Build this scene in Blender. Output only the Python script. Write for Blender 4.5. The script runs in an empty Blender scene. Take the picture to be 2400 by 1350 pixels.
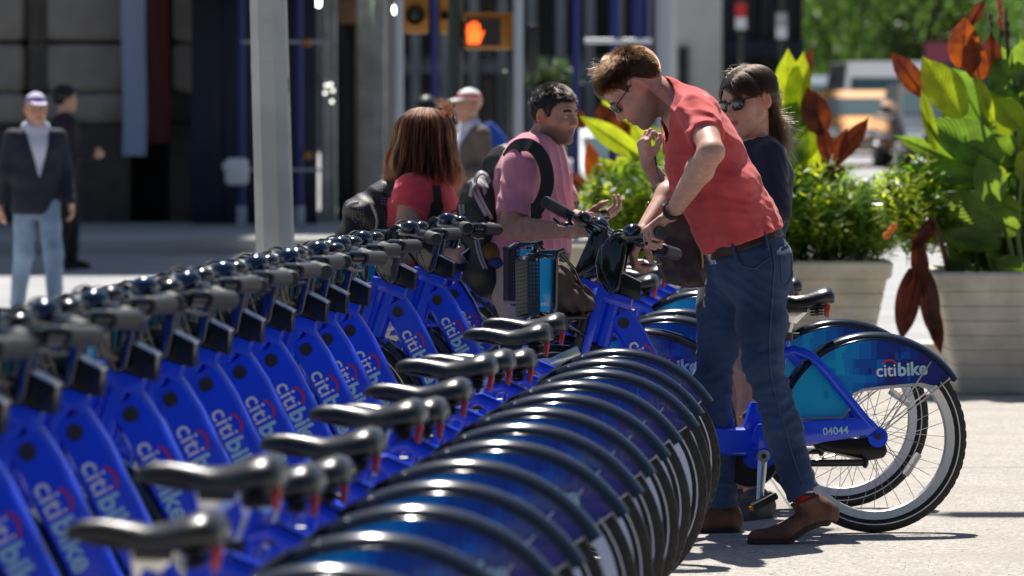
import bpy, bmesh, math, random
import numpy as np
from mathutils import Vector, Matrix
random.seed(7)
rng = np.random.default_rng(11)
sc = bpy.context.scene
COL = sc.collection
R = math.radians
PI = math.pi

# ------------------------------------------------------------------ camera
F = 12500.0            # focal length in pixels of the 2400 px wide photograph
CAM_H = 1.5
PITCH = math.atan(425.0 / F)
cd = bpy.data.cameras.new('camera')
cd.sensor_width = 36.0
cd.lens = F / 2400.0 * 36.0
cd.clip_start = 0.5
cd.clip_end = 2000.0
cd.dof.use_dof = True
cd.dof.focus_distance = 18.7
cd.dof.aperture_fstop = 5.2
cam = bpy.data.objects.new('camera', cd)
COL.objects.link(cam)
cam.location = (0, 0, CAM_H)
cam.rotation_euler = (PI / 2 - PITCH, 0, 0)
sc.camera = cam

# ------------------------------------------------------------------ sky, sun, exposure
SUN_TO = Vector((-0.07, 0.46, 0.885)).normalized()      # direction towards the sun
w = bpy.data.worlds.new('World')
sc.world = w
w.use_nodes = True
nt = w.node_tree
for n in list(nt.nodes):
    nt.nodes.remove(n)
so = nt.nodes.new('ShaderNodeOutputWorld')
bg = nt.nodes.new('ShaderNodeBackground')
sk = nt.nodes.new('ShaderNodeTexSky')
sk.sky_type = 'NISHITA'
sk.sun_disc = False
sk.sun_elevation = math.asin(SUN_TO.z)
sk.sun_rotation = math.atan2(SUN_TO.x, SUN_TO.y)
bg.inputs['Strength'].default_value = 0.05
nt.links.new(sk.outputs[0], bg.inputs['Color'])
nt.links.new(bg.outputs[0], so.inputs['Surface'])
sl = bpy.data.lights.new('sun', 'SUN')
sl.energy = 5.0
sl.angle = R(0.53)
sl.color = (1.0, 0.955, 0.89)
sun = bpy.data.objects.new('sun', sl)
COL.objects.link(sun)
sun.rotation_euler = SUN_TO.to_track_quat('Z', 'Y').to_euler()
sc.view_settings.view_transform = 'Standard'
sc.view_settings.look = 'None'
sc.view_settings.gamma = 1.0
sc.view_settings.use_curve_mapping = False
sc.view_settings.exposure = 0.70
sc.cycles.max_bounces = 8
sc.cycles.transparent_max_bounces = 12
sc.cycles.caustics_reflective = False
sc.cycles.caustics_refractive = False
sc.cycles.sample_clamp_indirect = 6.0

def at(px, py, Y):
    """world point at depth Y on the sight line that the photograph shows at pixel px, py"""
    u = (px - 1200.0) / F
    v = -(py - 675.0) / F
    c, s = math.cos(PITCH), math.sin(PITCH)
    d = Vector((u, c + v * s, v * c - s))
    t = Y / d.y
    return Vector((d.x * t, Y, CAM_H + d.z * t))

def ground_z(Y):
    if Y < 45: return 0.0
    return (Y - 45) * 0.006

# ------------------------------------------------------------------ objects, names and tags
def link(o):
    COL.objects.link(o)
    return o

def obj(name, mesh, parent=None, mat=None):
    o = bpy.data.objects.new(name, mesh)
    COL.objects.link(o)
    if parent is not None:
        o.parent = parent
    if mat is not None:
        mesh.materials.append(mat)
    return o

def tag(o, label, cat, group=None):
    o['label'] = label
    o['category'] = cat
    if group:
        o['group'] = group
    return o

def thing(name, label, cat, loc=(0, 0, 0), rz=0.0, group=None):
    o = bpy.data.objects.new(name, None)
    COL.objects.link(o)
    o.empty_display_size = 0.1
    o.location = loc
    o.rotation_euler = (0, 0, rz)
    return tag(o, label, cat, group)

def struct(o):
    o['kind'] = 'structure'
    return o

def stuff(o):
    o['kind'] = 'stuff'
    return o

KIDS = {}
def copy_tree(src, **kw):
    """copy of a thing with copies of its parts and sub-parts (meshes shared)"""
    c = src.copy()
    COL.objects.link(c)
    for k, v in kw.items():
        c[k] = v
    for ch in list(src.children):
        d = ch.copy()
        COL.objects.link(d)
        d.parent = c
        for g in list(ch.children):
            e = g.copy()
            COL.objects.link(e)
            e.parent = d
    return c

# ------------------------------------------------------------------ materials
MATS = {}
def mat(name, col, rough=0.5, metal=0.0, coat=0.0, spec=0.5, noise=0.0, nscale=20.0, bump=0.0, bscale=60.0,
        sheen=0.0, trans=0.0, emit=None, estr=0.0, alpha=1.0, col2=None, detail=4.0, ior=1.45, sss=0.0, stretch=None, mixlo=0.35, mixhi=0.65):
    """principled material; noise varies the colour (towards col2), bump gives fine relief; object coordinates"""
    m = bpy.data.materials.new(name)
    m.use_nodes = True
    nt = m.node_tree
    b = nt.nodes['Principled BSDF']
    b.inputs['Base Color'].default_value = (*col, 1)
    b.inputs['Roughness'].default_value = rough
    b.inputs['Metallic'].default_value = metal
    b.inputs['Coat Weight'].default_value = coat
    b.inputs['Coat Roughness'].default_value = 0.06
    b.inputs['Specular IOR Level'].default_value = spec
    b.inputs['Sheen Weight'].default_value = sheen
    b.inputs['Transmission Weight'].default_value = trans
    b.inputs['IOR'].default_value = ior
    b.inputs['Alpha'].default_value = alpha
    if sss:
        b.inputs['Subsurface Weight'].default_value = sss
        b.inputs['Subsurface Radius'].default_value = (0.9, 0.35, 0.2)
        b.inputs['Subsurface Scale'].default_value = 0.012
    if emit:
        b.inputs['Emission Color'].default_value = (*emit, 1)
        b.inputs['Emission Strength'].default_value = estr
    tc = None
    if noise or bump:
        tc = nt.nodes.new('ShaderNodeTexCoord')
        src = tc.outputs['Object']
        if stretch:
            mp = nt.nodes.new('ShaderNodeMapping')
            mp.inputs['Scale'].default_value = stretch
            nt.links.new(src, mp.inputs['Vector'])
            src = mp.outputs[0]
    if noise:
        nz = nt.nodes.new('ShaderNodeTexNoise')
        nz.inputs['Scale'].default_value = nscale
        nz.inputs['Detail'].default_value = detail
        nt.links.new(src, nz.inputs['Vector'])
        mr = nt.nodes.new('ShaderNodeMapRange')
        mr.inputs['From Min'].default_value = mixlo
        mr.inputs['From Max'].default_value = mixhi
        nt.links.new(nz.outputs['Fac'], mr.inputs['Value'])
        mx = nt.nodes.new('ShaderNodeMix')
        mx.data_type = 'RGBA'
        c2 = col2 if col2 else tuple(min(1, c * (1 - noise)) for c in col)
        mx.inputs['A'].default_value = (*col, 1)
        mx.inputs['B'].default_value = (*c2, 1)
        nt.links.new(mr.outputs[0], mx.inputs['Factor'])
        nt.links.new(mx.outputs['Result'], b.inputs['Base Color'])
    if bump:
        nb = nt.nodes.new('ShaderNodeTexNoise')
        nb.inputs['Scale'].default_value = bscale
        nb.inputs['Detail'].default_value = 5
        nt.links.new(src, nb.inputs['Vector'])
        bp = nt.nodes.new('ShaderNodeBump')
        bp.inputs['Strength'].default_value = 1.0
        bp.inputs['Distance'].default_value = bump
        nt.links.new(nb.outputs['Fac'], bp.inputs['Height'])
        nt.links.new(bp.outputs[0], b.inputs['Normal'])
    MATS[name] = m
    return m

def leaf_mat(name, col, tcol, rough=0.4, noise=0.25, spot=None, veins=False):
    """leaf: glossy front with light shining through the blade"""
    m = bpy.data.materials.new(name)
    m.use_nodes = True
    nt = m.node_tree
    b = nt.nodes['Principled BSDF']
    out = nt.nodes['Material Output']
    b.inputs['Roughness'].default_value = rough
    tr = nt.nodes.new('ShaderNodeBsdfTranslucent')
    mix = nt.nodes.new('ShaderNodeMixShader')
    mix.inputs[0].default_value = 0.58
    tc = nt.nodes.new('ShaderNodeTexCoord')
    nz = nt.nodes.new('ShaderNodeTexNoise')
    nz.inputs['Scale'].default_value = 9.0
    nz.inputs['Detail'].default_value = 3
    nt.links.new(tc.outputs['Object'], nz.inputs['Vector'])
    for dst, c in ((b.inputs['Base Color'], col), (tr.inputs['Color'], tcol)):
        mx = nt.nodes.new('ShaderNodeMix')
        mx.data_type = 'RGBA'
        mx.inputs['A'].default_value = (*[k * (1 - noise) for k in c], 1)
        c2 = spot if (spot and c is tcol) else [min(1, k * (1 + noise)) for k in c]
        mx.inputs['B'].default_value = (*c2, 1)
        mr = nt.nodes.new('ShaderNodeMapRange')
        mr.inputs['From Min'].default_value = 0.38
        mr.inputs['From Max'].default_value = 0.62
        nt.links.new(nz.outputs['Fac'], mr.inputs['Value'])
        nt.links.new(mr.outputs[0], mx.inputs['Factor'])
        nt.links.new(mx.outputs['Result'], dst)
    if veins:
        uv = nt.nodes.new('ShaderNodeUVMap'); uv.uv_map = 'blade'
        sp = nt.nodes.new('ShaderNodeSeparateXYZ'); nt.links.new(uv.outputs[0], sp.inputs[0])
        def mth(op, a, bb):
            q = nt.nodes.new('ShaderNodeMath'); q.operation = op
            for k, x in enumerate((a, bb)):
                if x is None: continue
                if isinstance(x, (int, float)): q.inputs[k].default_value = x
                else: nt.links.new(x, q.inputs[k])
            return q.outputs[0]
        sn = mth('SINE', mth('SUBTRACT', mth('MULTIPLY', sp.outputs[1], 95.0), mth('MULTIPLY', mth('ABSOLUTE', sp.outputs[0], None), 26.0)), None)
        bp = nt.nodes.new('ShaderNodeBump'); bp.inputs['Distance'].default_value = 0.0012
        nt.links.new(sn, bp.inputs['Height']); nt.links.new(bp.outputs[0], b.inputs['Normal']); nt.links.new(bp.outputs[0], tr.inputs['Normal'])
        for dst in (b.inputs['Base Color'], tr.inputs['Color']):
            old = dst.links[0].from_socket
            mm = nt.nodes.new('ShaderNodeMix'); mm.data_type = 'RGBA'; mm.blend_type = 'MULTIPLY'
            mm.inputs['B'].default_value = (0.86, 0.86, 0.78, 1)
            nt.links.new(mth('MULTIPLY', mth('ADD', sn, 1.0), 0.5), mm.inputs['Factor'])
            nt.links.new(old, mm.inputs['A']); nt.links.new(mm.outputs['Result'], dst)
    nt.links.new(b.outputs[0], mix.inputs[1])
    nt.links.new(tr.outputs[0], mix.inputs[2])
    nt.links.new(mix.outputs[0], out.inputs['Surface'])
    MATS[name] = m
    return m

# ------------------------------------------------------------------ mesh builder
class MB:
    def __init__(s):
        s.v = []; s.f = []; s.m = []
    def add(s, vs, fs, mi=0, M=None):
        b = len(s.v)
        if M is not None:
            vs = [M @ Vector(p) for p in vs]
        s.v += [tuple(p) for p in vs]
        s.f += [tuple(i + b for i in f) for f in fs]
        s.m += [mi] * len(fs)
        return s
    def bm(s, bm, mi=0, M=None):
        bm.verts.index_update()
        s.add([v.co.copy() for v in bm.verts], [[v.index for v in f.verts] for f in bm.faces], mi, M)
        bm.free()
        return s
    def tube(s, pts, rad, n=10, mi=0, cap=True, closed=False, flat=1.0, up=None):
        """round (or flattened) tube along a polyline; rad is a number or one per point"""
        pts = [Vector(p) for p in pts]
        k = len(pts)
        rads = rad if isinstance(rad, (list, tuple)) else [rad] * k
        vs = []; prev = None
        for i, p in enumerate(pts):
            if closed:
                t = pts[(i + 1) % k] - pts[i - 1]
            else:
                t = pts[min(i + 1, k - 1)] - pts[max(i - 1, 0)]
            t.normalize()
            if prev is None:
                a = Vector(up) if up else (Vector((0, 0, 1)) if abs(t.z) < 0.9 else Vector((1, 0, 0)))
                u = (a - t * a.dot(t)).normalized()
            else:
                u = (prev - t * prev.dot(t)).normalized()
            prev = u
            w_ = t.cross(u)
            for j in range(n):
                a = 2 * PI * j / n
                vs.append(p + (u * math.cos(a) + w_ * math.sin(a) * flat) * rads[i])
        fs = []
        for i in range(k if closed else k - 1):
            for j in range(n):
                i2 = (i + 1) % k; j2 = (j + 1) % n
                fs.append((i * n + j, i * n + j2, i2 * n + j2, i2 * n + j))
        if cap and not closed:
            fs.append(tuple(reversed(range(n))))
            fs.append(tuple((k - 1) * n + j for j in range(n)))
        return s.add(vs, fs, mi)
    def box(s, lo, hi, mi=0, bev=0.0, M=None, seg=2):
        bm = bmesh.new()
        bmesh.ops.create_cube(bm, size=1)
        for v in bm.verts:
            v.co = Vector([(lo[i] + hi[i]) / 2 + v.co[i] * (hi[i] - lo[i]) for i in range(3)])
        if bev:
            bmesh.ops.bevel(bm, geom=list(bm.edges), offset=bev, segments=seg, affect='EDGES', profile=0.5)
        return s.bm(bm, mi, M)
    def prism(s, poly, y0, y1, mi=0, bev=0.0, M=None, axis='y', seg=2):
        """polygon in x,z extruded along y (axis y), or in x,y extruded along z (axis z), or y,z along x (axis x)"""
        def P(a, b, c):
            return (a, c, b) if axis == 'y' else ((a, b, c) if axis == 'z' else (c, a, b))
        bm = bmesh.new()
        A = [bm.verts.new(P(p[0], p[1], y0)) for p in poly]
        B = [bm.verts.new(P(p[0], p[1], y1)) for p in poly]
        n = len(poly)
        bm.faces.new(A); bm.faces.new(list(reversed(B)))
        for i in range(n):
            bm.faces.new((A[i], B[i], B[(i + 1) % n], A[(i + 1) % n]))
        bmesh.ops.recalc_face_normals(bm, faces=bm.faces)
        if bev:
            bmesh.ops.bevel(bm, geom=list(bm.edges), offset=bev, segments=seg, affect='EDGES', profile=0.5, clamp_overlap=True)
        return s.bm(bm, mi, M)
    def lathe(s, prof, n=24, mi=0, M=None, a0=0.0, a1=2 * PI, close=False):
        """profile of (r, h) turned about the local y axis (x = r cos a, z = r sin a, y = h); close joins the profile's ends"""
        full = abs(a1 - a0 - 2 * PI) < 1e-6
        k = len(prof); m = n if full else n + 1
        vs = []
        for i in range(m):
            a = a0 + (a1 - a0) * i / n
            for r, h in prof:
                vs.append((r * math.cos(a), h, r * math.sin(a)))
        fs = []
        for i in range(n):
            i2 = (i + 1) % m
            for j in range(k if close else k - 1):
                j2 = (j + 1) % k
                fs.append((i * k + j, i2 * k + j, i2 * k + j2, i * k + j2))
        if close and not full:
            fs.append(tuple(range(k))); fs.append(tuple((m - 1) * k + j for j in reversed(range(k))))
        return s.add(vs, fs, mi, M)
    def ball(s, c, r, mi=0, seg=16, M=None):
        bm = bmesh.new()
        bmesh.ops.create_uvsphere(bm, u_segments=seg, v_segments=max(6, seg // 2), radius=1)
        rr = r if isinstance(r, (tuple, list)) else (r, r, r)
        for v in bm.verts:
            v.co = Vector((c[0] + v.co.x * rr[0], c[1] + v.co.y * rr[1], c[2] + v.co.z * rr[2]))
        return s.bm(bm, mi, M)
    def mesh(s, name, mats=None, smooth=True, angle=35):
        me = bpy.data.meshes.new(name)
        me.from_pydata(s.v, [], s.f)
        if mats:
            for m in (mats if isinstance(mats, (list, tuple)) else [mats]):
                me.materials.append(m)
            if len(me.materials) > 1:
                me.polygons.foreach_set('material_index', s.m)
        bm = bmesh.new(); bm.from_mesh(me)
        bmesh.ops.recalc_face_normals(bm, faces=bm.faces)
        bm.to_mesh(me); bm.free()
        if smooth:
            me.polygons.foreach_set('use_smooth', [True] * len(me.polygons))
            me.set_sharp_from_angle(angle=R(angle))
        me.update()
        return me
    def obj(s, name, mats=None, parent=None, smooth=True, angle=35):
        return obj(name, s.mesh(name, mats, smooth, angle), parent)

def text_mesh(txt, size=1.0, bold=0.0, depth=0.0, align='LEFT'):
    cu = bpy.data.curves.new('t', 'FONT')
    cu.body = txt
    cu.size = size
    cu.offset = bold
    cu.extrude = depth
    cu.align_x = align
    cu.resolution_u = 3
    o = bpy.data.objects.new('t', cu)
    COL.objects.link(o)
    dg = bpy.context.evaluated_depsgraph_get()
    me = bpy.data.meshes.new_from_object(o.evaluated_get(dg))
    vs = [v.co.copy() for v in me.vertices]
    fs = [list(p.vertices) for p in me.polygons]
    bpy.data.objects.remove(o)
    bpy.data.curves.remove(cu)
    bpy.data.meshes.remove(me)
    return vs, fs
# ================================================================== ground first (large structure)
def plaza_material():
    m = bpy.data.materials.new('plaza_gravel'); m.use_nodes = True
    nt = m.node_tree; N = nt.nodes; L = nt.links; b = N['Principled BSDF']; b.inputs['Roughness'].default_value = 0.9
    tc = N.new('ShaderNodeTexCoord')
    def noise(sc, det, lo, hi):
        z = N.new('ShaderNodeTexNoise'); z.inputs['Scale'].default_value = sc; z.inputs['Detail'].default_value = det; L.new(tc.outputs['Object'], z.inputs['Vector'])
        r = N.new('ShaderNodeMapRange'); r.inputs['From Min'].default_value = lo; r.inputs['From Max'].default_value = hi; L.new(z.outputs['Fac'], r.inputs['Value'])
        return r.outputs[0]
    def mix(f, A, B, blend='MIX'):
        x = N.new('ShaderNodeMix'); x.data_type = 'RGBA'; x.blend_type = blend; L.new(f, x.inputs['Factor'])
        if isinstance(A, tuple): x.inputs['A'].default_value = (*A, 1)
        else: L.new(A, x.inputs['A'])
        x.inputs['B'].default_value = (*B, 1)
        return x.outputs['Result']
    vo = N.new('ShaderNodeTexVoronoi'); vo.inputs['Scale'].default_value = 85; L.new(tc.outputs['Object'], vo.inputs['Vector'])
    sp = N.new('ShaderNodeSeparateColor'); L.new(vo.outputs['Color'], sp.inputs[0])
    c = mix(sp.outputs[0], (0.47, 0.435, 0.385), (0.24, 0.222, 0.20))
    c = mix(noise(2.0, 6, 0.45, 0.75), c, (0.30, 0.27, 0.235))
    c = mix(noise(0.7, 5, 0.56, 0.70), c, (0.24, 0.215, 0.19))
    c = mix(noise(14, 3, 0.70, 0.78), c, (0.10, 0.09, 0.08))
    L.new(c, b.inputs['Base Color'])
    bp = N.new('ShaderNodeBump'); bp.inputs['Distance'].default_value = 0.004; L.new(vo.outputs['Distance'], bp.inputs['Height']); L.new(bp.outputs[0], b.inputs['Normal'])
    return m
m_plaza = plaza_material()
# ================================================================== bicycles
m_blue = mat('blue_paint', (0.006, 0.068, 0.88), rough=0.32, coat=0.5, spec=0.5, noise=0.15, nscale=6)
m_black = mat('black_plastic', (0.010, 0.011, 0.013), rough=0.28, coat=0.0, spec=0.35, noise=0.4, nscale=40)
m_gloss = mat('gloss_black', (0.006, 0.007, 0.010), rough=0.10, coat=0.8)
m_fender = mat('fender_black', (0.008, 0.013, 0.030), rough=0.16, coat=0.45, noise=0.3, nscale=12, col2=(0.012, 0.018, 0.034))
m_satin = mat('satin_black', (0.02, 0.02, 0.021), rough=0.42)
m_rubber = mat('tyre_rubber', (0.018, 0.018, 0.018), rough=0.75, noise=0.5, nscale=30, col2=(0.03, 0.029, 0.027), bump=0.0015, bscale=180)
m_stripe = mat('reflective_stripe', (0.7, 0.7, 0.7), rough=0.4)
m_alu = mat('brushed_aluminium', (0.72, 0.72, 0.73), rough=0.28, metal=1.0, noise=0.15, nscale=30)
m_rim = mat('rim_aluminium', (0.66, 0.67, 0.7), rough=0.38, metal=0.85)
m_steel = mat('spoke_steel', (0.3, 0.3, 0.3), rough=0.3, metal=1.0)
m_grip = mat('grip_rubber', (0.028, 0.029, 0.031), rough=0.55, bump=0.001, bscale=300)
m_saddle = mat('saddle_vinyl', (0.014, 0.0145, 0.016), rough=0.33, coat=0.15, spec=0.6, bump=0.0006, bscale=260)
m_red = mat('red_reflector', (0.55, 0.03, 0.02), rough=0.3, coat=0.3)
m_amber = mat('amber_reflector', (0.8, 0.3, 0.02), rough=0.25, coat=0.3)
m_white = mat('white_print', (0.8, 0.8, 0.8), rough=0.45)
m_pale = mat('pale_blue_print', (0.42, 0.68, 0.76), rough=0.45)
m_redp = mat('red_print', (0.6, 0.03, 0.03), rough=0.45)
m_clear = mat('clear_reflector', (0.85, 0.87, 0.9), rough=0.2, trans=0.6, ior=1.2)
m_bell = mat('bell_dark_blue', (0.03, 0.05, 0.09), rough=0.12, metal=0.7, coat=0.5)
m_dock = mat('dock_grey', (0.42, 0.42, 0.41), rough=0.45, noise=0.15, nscale=10)
m_plate = mat('dock_plate', (0.16, 0.16, 0.16), rough=0.55, metal=0.4, noise=0.3, nscale=15)

def panel_material():
    """printed skirt panel: square blocks that step from cyan through blue to navy towards the rear"""
    m = bpy.data.materials.new('skirt_print')
    m.use_nodes = True
    nt = m.node_tree; L = nt.links; N = nt.nodes
    b = N['Principled BSDF']
    b.inputs['Roughness'].default_value = 0.18
    b.inputs['Coat Weight'].default_value = 0.4
    tc = N.new('ShaderNodeTexCoord')
    def snap(step, off):
        a = N.new('ShaderNodeVectorMath'); a.operation = 'ADD'; a.inputs[1].default_value = off
        L.new(tc.outputs['Object'], a.inputs[0])
        s_ = N.new('ShaderNodeVectorMath'); s_.operation = 'SNAP'; s_.inputs[1].default_value = (step * 1.6, 9, step)
        L.new(a.outputs[0], s_.inputs[0])
        return s_.outputs[0]
    wn = N.new('ShaderNodeTexWhiteNoise'); L.new(snap(0.027, (5, 4, 5.01)), wn.inputs['Vector'])
    wn2 = N.new('ShaderNodeTexWhiteNoise'); L.new(snap(0.055, (3, 4, 3.02)), wn2.inputs['Vector'])
    sp = N.new('ShaderNodeSeparateXYZ'); L.new(tc.outputs['Object'], sp.inputs[0])
    g = N.new('ShaderNodeMapRange')
    g.inputs['From Min'].default_value = 0.30; g.inputs['From Max'].default_value = -0.24
    L.new(sp.outputs['X'], g.inputs['Value'])
    a1 = N.new('ShaderNodeMath'); a1.operation = 'MULTIPLY_ADD'; a1.inputs[1].default_value = 0.22
    L.new(wn.outputs['Value'], a1.inputs[0]); L.new(g.outputs[0], a1.inputs[2])
    a2 = N.new('ShaderNodeMath'); a2.operation = 'MULTIPLY_ADD'; a2.inputs[1].default_value = 0.26
    L.new(wn2.outputs['Value'], a2.inputs[0]); L.new(a1.outputs[0], a2.inputs[2])
    a3 = N.new('ShaderNodeMath'); a3.operation = 'SUBTRACT'; a3.inputs[1].default_value = 0.24
    L.new(a2.outputs[0], a3.inputs[0])
    cr = N.new('ShaderNodeValToRGB')
    cr.color_ramp.interpolation = 'CONSTANT'
    els = [(0.0, (0.01, 0.38, 0.72)), (0.34, (0.008, 0.24, 0.66)), (0.48, (0.008, 0.16, 0.58)), (0.60, (0.010, 0.09, 0.45)),
           (0.72, (0.014, 0.04, 0.30)), (0.84, (0.02, 0.025, 0.20))]
    e = cr.color_ramp.elements
    e[0].position, e[0].color = els[0][0], (*els[0][1], 1)
    e[1].position, e[1].color = els[1][0], (*els[1][1], 1)
    for p, c in els[2:]:
        q = e.new(p); q.color = (*c, 1)
    L.new(a3.outputs[0], cr.inputs[0])
    L.new(cr.outputs[0], b.inputs['Base Color'])
    return m
m_panel = panel_material()

WR = 0.335                   # wheel radius with tyre
FH = 1.135                   # front hub distance
def T(x, y, z): return Matrix.Translation((x, y, z))

def wheel_parts(hx):
    """tyre mesh plus sub-part meshes, built at hub (hx, WR)"""
    M = T(hx, 0, WR)
    ty = MB()
    prof = []
    for i in range(12):
        a = 2 * PI * i / 12
        prof.append((0.311 + 0.024 * math.cos(a), 0.024 * math.sin(a)))
    ty.lathe(prof, 56, 0, M, close=True)
    for i in range(56):        # tread blocks
        a = 2 * PI * i / 56
        for sy in (-1, 1):
            Mb = M @ Matrix.Rotation(-a + sy * 0.02, 4, 'Y') @ T(0.3325, sy * 0.009, 0)
            ty.box((-0.0035, -0.006, -0.012), (0.0003, 0.006, 0.012), 0, 0, Mb)
    st = MB()
    for sy in (-1, 1):
        st.lathe([(0.3045, sy * 0.0243), (0.3085, sy * 0.0247)], 56, 0, M)
    rm = MB()
    rm.lathe([(0.290, -0.016), (0.262, -0.013), (0.258, -0.008), (0.258, 0.008), (0.262, 0.013), (0.290, 0.016)], 56, 0, M, close=True)
    sp = MB()
    hb = MB()
    ns = 32
    for i in range(ns):
        a = 2 * PI * i / ns
        sy = 1 if i % 2 else -1
        da = R(40) * (1 if (i // 2) % 2 else -1)
        p0 = Vector((0.030 * math.cos(a + da * 1.3), sy * 0.032, 0.030 * math.sin(a + da * 1.3)))
        p1 = Vector((0.260 * math.cos(a), sy * 0.004, 0.260 * math.sin(a)))
        sp.tube([M @ p0, M @ p1], 0.0011, 4, 0, cap=False)
    hb.lathe([(0.0, -0.05), (0.012, -0.05), (0.012, -0.036), (0.034, -0.034), (0.034, -0.029), (0.024, -0.025), (0.024, 0.025),
              (0.034, 0.029), (0.034, 0.034), (0.012, 0.036), (0.012, 0.05), (0.0, 0.05)], 16, 0, M)
    rf = []
    for a in (R(15), R(125), R(215)):
        q = MB()
        Mb = M @ Matrix.Rotation(-a, 4, 'Y') @ T(0.165, 0, 0)
        q.box((-0.008, -0.006, -0.045), (0.016, 0.006, 0.045), 0, 0.003, Mb)
        rf.append(q)
    return ty, st, rm, sp, hb, rf

def add_wheel(name, hx, root):
    ty, st, rm, sp, hb, rf = wheel_parts(hx)
    o = ty.obj(name, m_rubber, root, angle=50)
    st.obj('reflective_stripe', m_stripe, o)
    rm.obj('rim', m_rim, o)
    sp.obj('spokes', m_steel, o)
    hb.obj('hub', m_alu, o)
    for q in rf:
        q.obj('spoke_reflector', m_clear, o)
    return o

def arc_fender(hx, a0, a1, ro, root, name):
    M = T(hx, 0, WR)
    b = MB()
    pr = [(ro - 0.022, -0.032), (ro - 0.020, -0.035), (ro - 0.012, -0.033), (ro - 0.004, -0.024), (ro + 0.004, -0.011), (ro + 0.0055, 0.0),
          (ro + 0.004, 0.011), (ro - 0.004, 0.024), (ro - 0.012, 0.033), (ro - 0.020, 0.035), (ro - 0.022, 0.032), (ro - 0.013, 0.030),
          (ro - 0.008, 0.022), (ro, 0.0), (ro - 0.008, -0.022), (ro - 0.013, -0.030)]
    b.lathe(pr, 40, 0, M, a0, a1, close=True)
    # bead line along each edge
    for sy in (-1, 1):
        pts = [M @ Vector(((ro - 0.022) * math.cos(a0 + (a1 - a0) * i / 30), sy * 0.0345, (ro - 0.022) * math.sin(a0 + (a1 - a0) * i / 30))) for i in range(31)]
        b.tube(pts, 0.0035, 6)
    return b.obj(name, m_fender, root, angle=40)

def logo(b, org, ax, up, nrm, size, mats=(0, 1, 2)):
    """the rental scheme's two-tone word mark with its red arc, laid on a plane at org along ax"""
    ax = Vector(ax).normalized(); up = Vector(up).normalized(); nrm = Vector(nrm).normalized()
    Mx = Matrix((ax, up, nrm)).transposed().to_4x4(); Mx.translation = Vector(org)
    v, f = text_mesh('citi', size, 0.011 * size, 0.0006)
    b.add(v, f, mats[0], Mx)
    w1 = max(p.x for p in v)
    ii = size * 0.29
    v2, f2 = text_mesh('bike', size * 1.03, 0.032 * size, 0.0006)
    b.add([(p.x + w1 + size * 0.10, p.y, p.z) for p in v2], f2, mats[1], Mx)
    w2 = w1 + size * 0.10 + max(p.x for p in v2)
    # arc over the first word
    x0, x1 = w1 * 0.34, w1 * 1.04
    cx = (x0 + x1) / 2; hw = (x1 - x0) / 2
    n = 14; vs = []; fs = []
    for i in range(n + 1):
        t = -1 + 2 * i / n
        y = size * (0.70 + 0.20 * (1 - t * t))
        th = size * 0.052
        vs += [(cx + hw * t * 0.93, y - th + 0.02 * size * abs(t), 0.0007), (cx + hw * t * 1.03, y + th, 0.0007)]
    for i in range(n):
        fs.append((2 * i, 2 * i + 2, 2 * i + 3, 2 * i + 1))
    b.add(vs, fs, mats[2], Mx)
    return w2

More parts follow.
